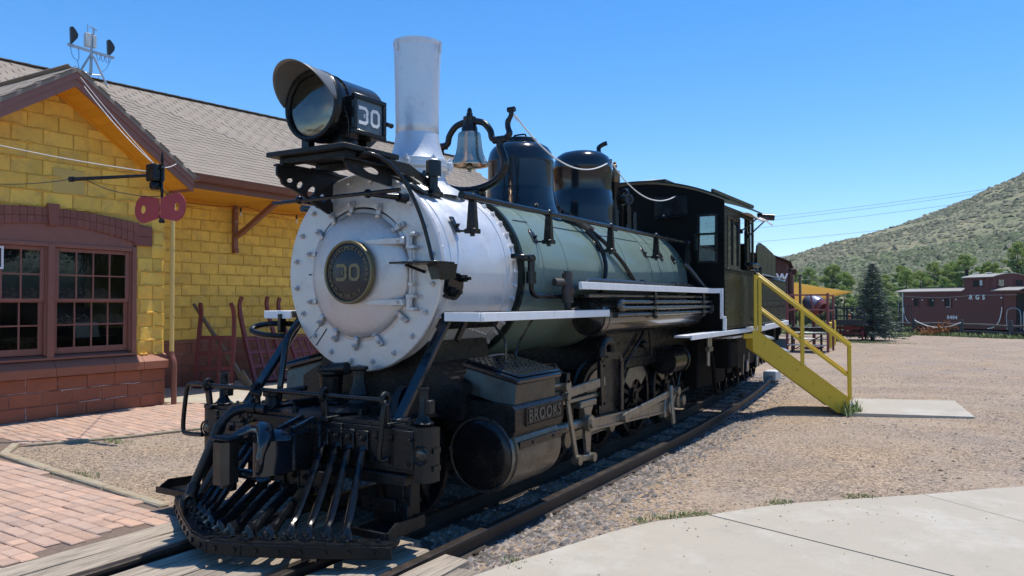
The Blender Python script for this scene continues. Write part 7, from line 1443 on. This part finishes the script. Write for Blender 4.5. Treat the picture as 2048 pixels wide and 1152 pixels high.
# =================================================================== SPRUCE
def spruce(loc, h, r0, label, seed=1, n=15000):
    t = thing('spruce_tree', label, 'tree', loc); x0, y0, z0 = loc; r = np.random.default_rng(seed)
    obj('trunk', MB().tube([(x0, y0, z0), (x0, y0, z0 + h * .5), (x0, y0, z0 + h * .97)], [.085, .055, .008], 10), 'bark', t)
    V = []; F = []; br_ = MB(); k = 0; nl = 34
    for L in range(nl):
        q = (L / (nl - 1)); zz = .36 + (h - .50) * q ** .92; rad = r0 * (1 - q) ** .82 + .06; nb_ = int(13 - 8 * q)
        for b in range(nb_):
            a = 2 * PI * (b + r.uniform(-.3, .3)) / nb_ + L * 1.7; ln = rad * r.uniform(.62, 1.13); dr_ = -.10 - .22 * (1 - q) + .45 * q ** 2; d = Vector((math.cos(a), math.sin(a), dr_)); s0 = Vector((x0, y0, z0 + zz)); tip = s0 + d * ln + Vector((0, 0, .10 * ln))
            br_.tube([s0, s0 + d * ln * .6, tip], [.010, .006, .002], 4, caps=False)
            m = int(10 + 46 * ln); ts = r.uniform(.12, 1.02, m); sd_ = r.uniform(-1, 1, m) * .34 * ln * (1.08 - ts) ** .8; side = Vector((-math.sin(a), math.cos(a), 0))
            for tt, s_ in zip(ts, sd_):
                p = s0 + d * ln * tt + side * s_ + Vector((0, 0, .10 * ln * tt * tt - abs(s_) * .25 + r.normal(0, .014)))
                dd = (d * .8 + side * (1.2 if s_ > 0 else -1.2) * r.uniform(.3, 1) + Vector((0, 0, r.uniform(-.3, .45)))).normalized(); w = dd.cross(Vector((r.normal(), r.normal(), r.normal()))).normalized() * r.uniform(.011, .02); l_ = r.uniform(.06, .12); i0 = len(V)
                V += [p - w, p + w, p + dd * l_ + w * .35, p + dd * l_ - w * .35]; F.append((i0, i0 + 1, i0 + 2, i0 + 3))
    obj('branches', br_, 'bark', t); np_mesh('needles', np.array([tuple(v) for v in V]), np.array(F), 'needles', None, None, False, t); return t
spruce((.66, 29.5, -.02), 3.15, 1.08, 'dark blue green spruce tree with tiered branches beside the wagon')

# =================================================================== CABOOSE BEHIND THE SPLIT RAIL FENCE
cA = Vector((.72, 46.0, 0)); cang = math.atan2(-4.55, 4.8); CL = 6.67
cb = thing('caboose', 'maroon wooden caboose lettered RGS 0404 with a cupola behind the log fence', 'caboose', (cA.x, cA.y, 0), cang, world=False)
z0, z1, WD = .10, 2.08, 2.3
obj('body', MB().box(.02, CL, .02, WD, z0, z1), 'maroon', cb)
bd_me = None; op = ((.62, 1.02), (1.98, 2.40), (3.12, 3.56))
opz = (1.22, 1.72); opn = [(.78, 1.20), (1.85, 2.30), (2.95, 3.41)]
for k in range(60):
    x = .02 + k * .1088; hit = [o_ for o_ in opn if x + .10 > o_[0] and x < o_[1]]
    for a, b in ([(z0, opz[0]), (opz[1], z1 - .12)] if hit else [(z0, z1 - .12)]): obj('siding_board', MB().box(x + .003, x + .1058, -.012, .02, a, b), 'maroon', cb)
obj('letter_board', MB().box(.0, CL + .02, -.024, .02, z1 - .118, z1 + .02, .004), 'maroon', cb)
for k, (a, b) in enumerate(opn):
    f = MB(); 
    for q in ((a - .03, a + .03, opz[0] - .03, opz[1] + .03), (b - .03, b + .03, opz[0] - .03, opz[1] + .03), (a + .03, b - .03, opz[0] - .03, opz[0] + .03), (a + .03, b - .03, opz[1] - .03, opz[1] + .03)): f.box(q[0], q[1], -.03, .015, q[2], q[3])
    w = obj('window', f, 'maroon', cb); obj('pane', MB().box(a, b, -.004, .0, opz[0], opz[1]), 'dark', w)
    if k == 2: obj('light_trim', MB().box(b - .05, b - .03, -.034, -.03, opz[0], opz[1]).box(a + .14, b - .03, -.034, -.03, opz[0], opz[0] + .025), 'whitebox', w)
mb = MB(); n = 8; CW = WD / 2
for (xa, xb, zt, hw, ce, nm) in ((-.45, 4.25, z1 + .02, CW + .16, .18, 'roof'), (6.0, CL + .9, z1 + .02, CW + .16, .18, 'roof')):
    mb = MB(); ps_ = [(CW - hw + 2 * hw * k / n, zt + ce * (1 - (2 * k / n - 1) ** 2)) for k in range(n + 1)]; mb.prism(ps_ + [(a, b - .04) for a, b in ps_[::-1]], (xa, 0, 0), (0, 1, 0), (0, 0, 1), xb - xa); obj(nm, mb, 'cabroof', cb)
    o_ = obj('running_walk', MB().box(xa + .4, xb, CW - .5, CW - .4, zt + ce + .02, zt + ce + .05).box(xa + .4, xb, CW + .1, CW + .2, zt + ce + .02, zt + ce + .05), 'wagonblack', cb)
cu0, cu1 = 4.25, 6.0
obj('cupola', MB().box(cu0, cu1, .03, WD - .03, z1 - .02, 2.80).prism([(.03, 2.80), (WD - .03, 2.80)] + [(WD - .03 - (WD - .06) * k / 8, 2.80 + .16 * (1 - (2 * k / 8 - 1) ** 2)) for k in range(9)], (cu0, 0, 0), (0, 1, 0), (0, 0, 1), cu1 - cu0), 'maroon', cb)
for k in range(14): x = cu0 + .004 + k * .1122; obj('siding_board', MB().box(x, x + .108, .014, .032, z1 + .02, 2.80), 'maroon', cb)
f = MB(); [f.box(*q[:2], .0, .04, *q[2:]) for q in ((4.74, 4.80, 2.24, 2.70), (5.38, 5.44, 2.24, 2.70), (4.80, 5.38, 2.24, 2.30), (4.80, 5.38, 2.64, 2.70))]; f.box(4.66, 5.52, -.06, .03, 2.70, 2.74); w = obj('cupola_window', f, 'maroon', cb); obj('pane', MB().box(4.80, 5.38, .006, .012, 2.30, 2.64), 'dark', w); obj('curtain', MB().box(5.22, 5.37, .0, .005, 2.36, 2.64), 'whitebox', w)
for ya, yb in ((.35, .75), (1.45, 1.95)): f = MB(); [f.box(cu1, cu1 + .03, a, b, c, d_) for a, b, c, d_ in ((ya - .06, ya, 2.22, 2.70), (yb, yb + .06, 2.22, 2.70), (ya, yb, 2.22, 2.28), (ya, yb, 2.64, 2.70))]; w = obj('cupola_window', f, 'maroon', cb); obj('pane', MB().box(cu1 + .004, cu1 + .01, ya, yb, 2.28, 2.64), 'cabglass' if ya < 1 else 'dark', w)
ps_ = [(-.12 + (WD + .24) * k / 10, 2.80 + .20 * (1 - (2 * k / 10 - 1) ** 2)) for k in range(11)]; obj('cupola_roof', MB().prism(ps_ + [(a, b - .035) for a, b in ps_[::-1]], (cu0 - .1, 0, 0), (0, 1, 0), (0, 0, 1), cu1 - cu0 + .2), 'cabroof', cb)
mb = MB(); [mb.tube([(x, .4, 2.98), (x + .08, .4, 3.03), (x + .4, .4, 3.03)], .02, 6) for x in (4.4, 5.2)]; mb.tube([(5.6, 1.1, 3.0), (5.65, 1.1, 3.06), (5.9, 1.1, 3.06)], .02, 6); obj('roof_grab', mb, 'white', cb)
ch_ = obj('stove_pipe', MB().tube([(4.12, .35, 2.0), (4.12, .35, 3.22)], .065, 12), 'dark', cb); obj('pipe_cap', MB().lathe([(.065, 3.18), (.10, 3.22), (.13, 3.26), (.13, 3.28), (0, 3.30)], (4.12, .35, 0), (0, 0, 1), 16), 'dark', cb)
t_ = text_mb('R G S', .33, (5.08, -.034, 1.74), (1, 0, 0), (0, 0, 1), .006, 1.25, .012); obj('lettering', t_, 'white', cb); t_ = text_mb('0404', .28, (3.48, -.018, .66), (1, 0, 0), (0, 0, 1), .006, 1.25, .008); obj('number_lettering', t_, 'white', cb)
obj('small_stencil', MB().box(1.25, 1.85, -.0165, -.013, .30, .335), 'whitebox', cb)
mb = MB(); mb.tube(smooth([(.10, -.05, 1.25), (.10, -.06, 1.0), (.25, -.06, .55), (.55, -.06, .28), (.9, -.06, .22)], 4), .022, 6); mb.tube(smooth([(CL - .12, -.05, 1.25), (CL - .14, -.06, 1.0), (CL - .3, -.06, .5), (CL - .6, -.06, .22), (CL - .95, -.06, .14)], 4), .022, 6); obj('grab_rail', mb, 'white', cb)
pl_ = MB(); pl_.box(-.75, .02, .1, WD - .1, .05, .13); pl_.box(CL, CL + 1.0, .1, WD - .1, .05, .13); obj('platform', pl_, 'dark', cb); lad = MB(); [lad.tube([(-.62, y, .12), (-.45, y, 2.15)], .022, 6) for y in (.15, .55)]; [lad.tube([(-.62 + .17 * k / 7, .15, .12 + 2.0 * k / 7), (-.62 + .17 * k / 7, .55, .12 + 2.0 * k / 7)], .015, 6) for k in range(1, 7)]; lad.box(-.05, .03, -.03, .02, .1, 2.1); obj('ladder', lad, 'steel', cb)
er = MB(); [er.tube(smooth([(CL + .95, y0, .13), (CL + .95, y0, .9), (CL + .95, y0 + .1, 1.05), (CL + .95, y0 + .6, 1.05), (CL + .95, y0 + .7, .9), (CL + .95, y0 + .7, .13)], 3), .025, 6) for y0 in (.1, 1.4)]; er.tube(smooth([(CL + .1, .02, .13), (CL + .12, .02, 1.1), (CL + .8, .02, 1.1), (CL + .85, .02, .2)], 3), .02, 6); obj('end_rail', er, 'steel', cb)
obj('end_door', MB().box(CL, CL + .02, .75, 1.5, .15, 1.95), 'dark', cb); obj('bogie', MB().box(.5, 2.2, .3, 2.0, -.85, .05, .03).box(4.4, 6.1, .3, 2.0, -.85, .05, .03).box(-.2, CL + .4, .9, 1.4, -.3, .05), 'under', cb); mb = MB(); [mb.cyl((x, .35, -.55), (x, .5, -.55), .36, n=20) for x in (.8, 1.8, 4.8, 5.8)]; obj('wheelset', mb, 'under', cb)
cl_ = thing('caboose_lights', 'string of round white bulbs hung along the caboose side', 'string lights', (3.2, 43.6, 1.6)); Mx = Matrix.Translation(cA) @ Matrix.Rotation(cang, 4, 'Z'); mb = MB(); bb = MB()
pts = [Mx @ Vector((x, -.12, 1.86 - .12 * math.sin(PI * min(1, max(0, x / 5.0))))) for x in np.linspace(0, 7.5, 22)]; mb.tube(pts, .007, 4)
for x in (.05, .85, 1.55, 2.3, 3.0, 3.85, 4.7, 5.6, 6.6): p = Mx @ Vector((x, -.13, 1.80 - .13 * math.sin(PI * min(1, max(0, x / 5.0))))); bb.sphere(p - Vector((0, 0, .08)), .04, 8, 6)
obj('cord', mb, 'cable', cl_); obj('bulb', bb, 'white', cl_)
# split rail fence
lf = thing('log_fence', 'dark split rail fence with weathered log rails before the caboose', 'fence', (3.7, 35.3, 0)); PP = [(-2.1, 38.7), (-.1, 37.55), (1.76, 36.45), (3.70, 35.28), (5.50, 34.15), (7.3, 33.0), (9.2, 31.8)]
for k, (x, y) in enumerate(PP): obj('fence_post', MB().tube([(x, y, -1.0 if k < 2 else -.05), (x, y, .69), (x, y, .74)], [.095, .09, .07], 10), 'fencewood', lf)
for a, b in zip(PP[:-1], PP[1:]):
    for z in (.50, .22): obj('fence_rail', MB().tube([(a[0], a[1], z + random.uniform(-.03, .02)), ((a[0] + b[0]) / 2, (a[1] + b[1]) / 2 - .01, z + random.uniform(-.03, .03)), (b[0], b[1], z + random.uniform(-.04, .02))], [.05, .058, .05], 8), 'fencewood', lf)
obj('fence_rope', MB().tube(sag((1.8, 36.3, .66), (3.68, 35.15, .60), .28, 18), .022, 6), 'whiterope', lf)
# plants by the fence
q = np.array([(a + random.gauss(0, .28), b + random.gauss(0, .16), -.03) for (a, b) in [(1.2 + .1 * k, 36.5 - .06 * k) for k in range(78)] for _ in range(5)])
tufts('fence_weeds', q, rng.uniform(.06, .24, len(q)), 'grass', 'strip of green weeds along the log fence', 12, 21, .06, .014)
rs = thing('rusty_shrub', 'low rust orange shrub growing at the log fence before the caboose', 'shrub', (3.05, 35.75, 0)); r_ = np.random.default_rng(4); V = []; F = []; sb = MB()
for k in range(90):
    a = r_.uniform(0, 6.28); el = r_.uniform(.35, 1.4); d = Vector((math.cos(a) * math.cos(el) * 1.5, math.sin(a) * math.cos(el), math.sin(el))).normalized(); L = r_.uniform(.3, .7); p0 = Vector((3.0, 35.6, 0)) + Vector((r_.normal(0, .3), r_.normal(0, .06), 0)); sb.tube([p0, p0 + d * L], [.006, .003], 4, caps=False)
    for t in np.linspace(.2, 1, 12):
        p = p0 + d * L * t; dd = (d + Vector(r_.normal(0, .7, 3))).normalized(); w = dd.cross(Vector(r_.normal(0, 1, 3))).normalized() * .026; i0 = len(V); V += [p - w, p + w, p + dd * .11]; F.append((i0, i0 + 1, i0 + 2))
obj('stems', sb, 'bark', rs); np_mesh('leaves', np.array([tuple(v) for v in V]), np.array(F), 'rustplant', None, None, False, rs)
# low green strip near the fence and under the picket fence
q = np.array([(random.uniform(-7, 1.6), random.uniform(33.5, 36.2), -.03) for _ in range(900)]); tufts('verge_grass', q, rng.uniform(.05, .2, len(q)), 'grass', 'green verge of grass in front of the picket fence', 10, 31, .12, .015)
q = np.array([(random.gauss(.2, .9), random.gauss(27.4, .25), -.03) for _ in range(160)]); tufts('wagon_grass', q, rng.uniform(.03, .09, len(q)), 'grass', 'thin grass patch before the baggage wagon', 10, 32, .08, .008)
q = np.stack([rng.uniform(-60, 60, 5200), rng.uniform(47, 92, 5200), np.zeros(5200)], -1); q[:, 2] = hill_z(q[:, 0], q[:, 1]); tufts('meadow', q, rng.uniform(.3, .9, len(q)), 'leaf3', 'tall green undergrowth beyond the caboose', 14, 33, .6, .05)

# =================================================================== TREES BEYOND THE YARD
def crown_arrays(seed, nclump, R_, H_, leaf=.15, per=130):
    r = np.random.default_rng(seed); V = []; lim = []
    for c in range(nclump):
        u = r.uniform(0, 1); a = r.uniform(0, 6.28); zz = H_ * (.08 + .86 * u); prof = math.sin(PI * min(1, (.20 + .76 * u))) ** .65; rr = R_ * prof * math.sqrt(r.uniform(.15, 1)); cc = np.array([rr * math.cos(a), rr * math.sin(a), zz]); cr = R_ * r.uniform(.20, .38); lim.append(cc)
        n = per; d = r.normal(0, 1, (n, 3)); d /= np.linalg.norm(d, axis=1)[:, None]; p = cc + d * cr * r.uniform(.55, 1.05, (n, 1)) * np.array([1, 1, .75]); nrm = d + r.normal(0, .6, (n, 3)); nrm /= np.linalg.norm(nrm, axis=1)[:, None]
        t1 = np.cross(nrm, r.normal(0, 1, (n, 3))); t1 /= np.linalg.norm(t1, axis=1)[:, None]; t2 = np.cross(nrm, t1); s = leaf * r.uniform(.6, 1.4, (n, 1)); V.append(np.stack([p - t1 * s, p + t2 * s * .6, p + t1 * s, p - t2 * s * .6], 1).reshape(-1, 3))
    V = np.concatenate(V); F = np.arange(len(V)).reshape(-1, 4); return V, F, lim
def tree_proto(name, label, m, seed, R_, H_, nclump, leaf=.16):
    t = thing(name, label, 'tree', (0, 0, -200), world=False); V, F, lim = crown_arrays(seed, nclump, R_, H_, leaf); np_mesh('crown', V, F, m, None, None, False, t).location = (0, 0, 0)
    mb = MB(); mb.tube([(0, 0, -.3), (.05, .02, H_ * .3), (0, 0, H_ * .62)], [.035 * H_, .025 * H_, .008 * H_], 7)
    for c in lim[::4]: mb.tube([(0, 0, H_ * random.uniform(.2, .4)), tuple(c)], [.010 * H_, .003 * H_], 5, caps=False)
    obj('trunk', mb, 'bark', t); return t
protos = [tree_proto('broadleaf_tree', 'mid', 'leaf1', 1, 2.3, 5.6, 34), tree_proto('broadleaf_tree', 'dark', 'leaf2', 2, 2.0, 5.0, 30), tree_proto('broadleaf_tree', 'grey', 'leaf3', 3, 1.9, 4.6, 26), tree_proto('broadleaf_tree', 'tall', 'leaf1', 4, 2.2, 7.2, 38), tree_proto('broadleaf_tree', 'poplar', 'leaf2', 5, 1.1, 7.6, 26)]
LBL = ['bushy mid green tree', 'dense dark green tree', 'thin grey green tree', 'tall bright green tree', 'narrow dark upright tree']
CAMX, CAMY = 3.91, -4.42
def at_px(px, y):   # where a line of sight through column px meets the row of trees at depth y
    a = math.atan((px - 1024) / 1540) - R(30.548); return CAMX + (y - CAMY) * math.tan(a)
rows = []; rt = random.Random(5); ORDN = 'first second third fourth fifth sixth seventh eighth ninth tenth eleventh twelfth thirteenth fourteenth fifteenth sixteenth seventeenth eighteenth nineteenth twentieth twenty-first twenty-second twenty-third twenty-fourth twenty-fifth twenty-sixth twenty-seventh twenty-eighth twenty-ninth thirtieth thirty-first'.split()
for px in range(1560, 2120, 27): rows.append((px + rt.uniform(-9, 9), rt.uniform(64, 76), rt.choice((0, 0, 1, 2)), rt.uniform(.40, .60)))
for px in range(1550, 2130, 24): rows.append((px + rt.uniform(-9, 9), rt.uniform(84, 100), rt.choice((0, 3, 0, 1, 2)), rt.uniform(.46, .68)))
for px in range(1560, 2120, 34): rows.append((px + rt.uniform(-12, 12), rt.uniform(108, 128), rt.choice((0, 3, 0)), rt.uniform(.5, .78)))
rows += [(1772, 52, 1, .60), (1790, 55, 1, .62), (1808, 56, 1, .56), (1890, 86, 4, .6), (1862, 92, 4, .45), (1640, 66, 2, .7)]
rows.sort(); seen_ = {}
for k, (px, y, ty_, s) in enumerate(rows):
    rw_ = 'front' if y < 80 else 'middle' if y < 104 else 'rear'; seen_[rw_] = seen_.get(rw_, -1) + 1
    x = at_px(px, y); z = float(hill_z(np.array([x]), np.array([y]))[0]) - .1
    d = dup(protos[ty_], (x, y, z), rt.uniform(0, 6.28), LBL[ty_] + ', ' + ORDN[seen_[rw_]] + ' from the boxcar in the ' + rw_ + ' row of trees', (s * rt.uniform(.9, 1.15), s * rt.uniform(.9, 1.15), s)); d['group'] = 'broadleaf trees below the hill'
for p in protos:
    for ch in list(p.children): bpy.data.objects.remove(ch)
    bpy.data.objects.remove(p)
# scrub on the slope: thousands of low bushes as one mass
def bush_field(name, n, x0, x1, y0, y1, smin, smax, m, seed, label, thr=None):
    r = np.random.default_rng(seed); x = r.uniform(x0, x1, n); y = y0 + (y1 - y0) * r.uniform(0, 1, n) ** 1.0
    if thr is not None: k = fbm(x, y, .05, seed + 50) + r.normal(0, .35, n) > thr; x, y = x[k], y[k]
    n = len(x); z = hill_z(x, y); base = np.array([(1, 0, .1), (.5, .87, .15), (-.5, .87, .1), (-1, 0, .12), (-.5, -.87, .1), (.5, -.87, .15), (.45, .2, .85), (-.3, .4, .95), (-.1, -.45, .9)]); tri = np.array([(0, 1, 6), (1, 7, 6), (1, 2, 7), (2, 3, 7), (3, 8, 7), (3, 4, 8), (4, 5, 8), (5, 6, 8), (5, 0, 6), (6, 7, 8)])
    s = r.uniform(smin, smax, n) * (1 + .5 * (r.uniform(0, 1, n) ** 6)); v = base[None] * r.uniform(.65, 1.3, (n, 9, 3)); a = r.uniform(0, 6.28, n); ca, sa_ = np.cos(a)[:, None], np.sin(a)[:, None]; v = np.stack([v[..., 0] * ca - v[..., 1] * sa_, v[..., 0] * sa_ + v[..., 1] * ca, v[..., 2] * .8], -1) * s[:, None, None] + np.stack([x, y, z - .1], -1)[:, None]
    return np_mesh(name, v.reshape(-1, 3), (tri[None] + (np.arange(n) * 9)[:, None, None]).reshape(-1, 3), m, 'stuff', label)
M['scrub1'] = mat('scrub_dark', (.125, .135, .078), .9, isl=.4); M['scrub2'] = mat('scrub_sage', (.185, .18, .11), .9, isl=.35)
bush_field('hill_scrub', 30000, -150, 110, 125, 405, .35, 1.0, 'scrub1', 41, 'dark green scrub covering the hillside', .22)
bush_field('sage_scrub', 40000, -150, 110, 115, 410, .3, .85, 'scrub2', 42, 'grey green sage brush dotted over the hillside', -.15)
M['thicket'] = mat('thicket_green', (.11, .135, .06), .9, isl=.4)
bush_field('gully_thicket', 22000, -120, 95, 112, 190, .3, .8, 'thicket', 43, 'dense thickets on the lower slope of the hill', .2)
# rocks breaking out of the slope
r9 = np.random.default_rng(9); n_ = 500; rx_ = r9.uniform(-60, 60, n_); ry_ = r9.uniform(200, 330, n_); k_ = fbm(rx_, ry_, .04, 77) > .35
pebble_field('hill_rocks', np.stack([rx_, ry_, hill_z(rx_, ry_)], -1)[k_], r9.uniform(.4, 1.3, k_.sum()), mat('slope_rock', (.2, .16, .14), .9, isl=.3), 'dark rock outcrops on the hillside', .6, None, 10)
# power lines beyond the crest
for k, (za, zb, lab) in enumerate(((49.2, 57.5, 'uppermost of the thin power lines above the hill'), (47.4, 56.0, 'power line just below the uppermost one'), (43.6, 52.2, 'third power line down, close above the hill'), (36.0, 42.5, 'lowest power line, meeting the hill near its foot'))):
    P0, P1 = Vector((-130, 450, za - 1.5)), Vector((60, 450, zb + 5.5)); obj('power_line', MB().tube(sag(P0, P1, 1.8, 24), .085, 5), 'wire', label=lab, cat='power line', group='power lines above the hill')

# =================================================================== AIR
hz = bpy.data.materials.new('thin_haze'); hz.use_nodes = True; nt = hz.node_tree
for n in list(nt.nodes):
    if n.type != 'OUTPUT_MATERIAL': nt.nodes.remove(n)
pv = nt.nodes.new('ShaderNodeVolumePrincipled'); pv.inputs['Color'].default_value = (.86, .92, 1, 1); pv.inputs['Density'].default_value = .00015; pv.inputs['Anisotropy'].default_value = .2
nt.links.new(pv.outputs[0], [n for n in nt.nodes if n.type == 'OUTPUT_MATERIAL'][0].inputs['Volume'])
obj('haze', MB().box(-6100, 6100, -720, 3520, -10.5, 300), hz, kind='stuff', label='thin summer haze over the valley')
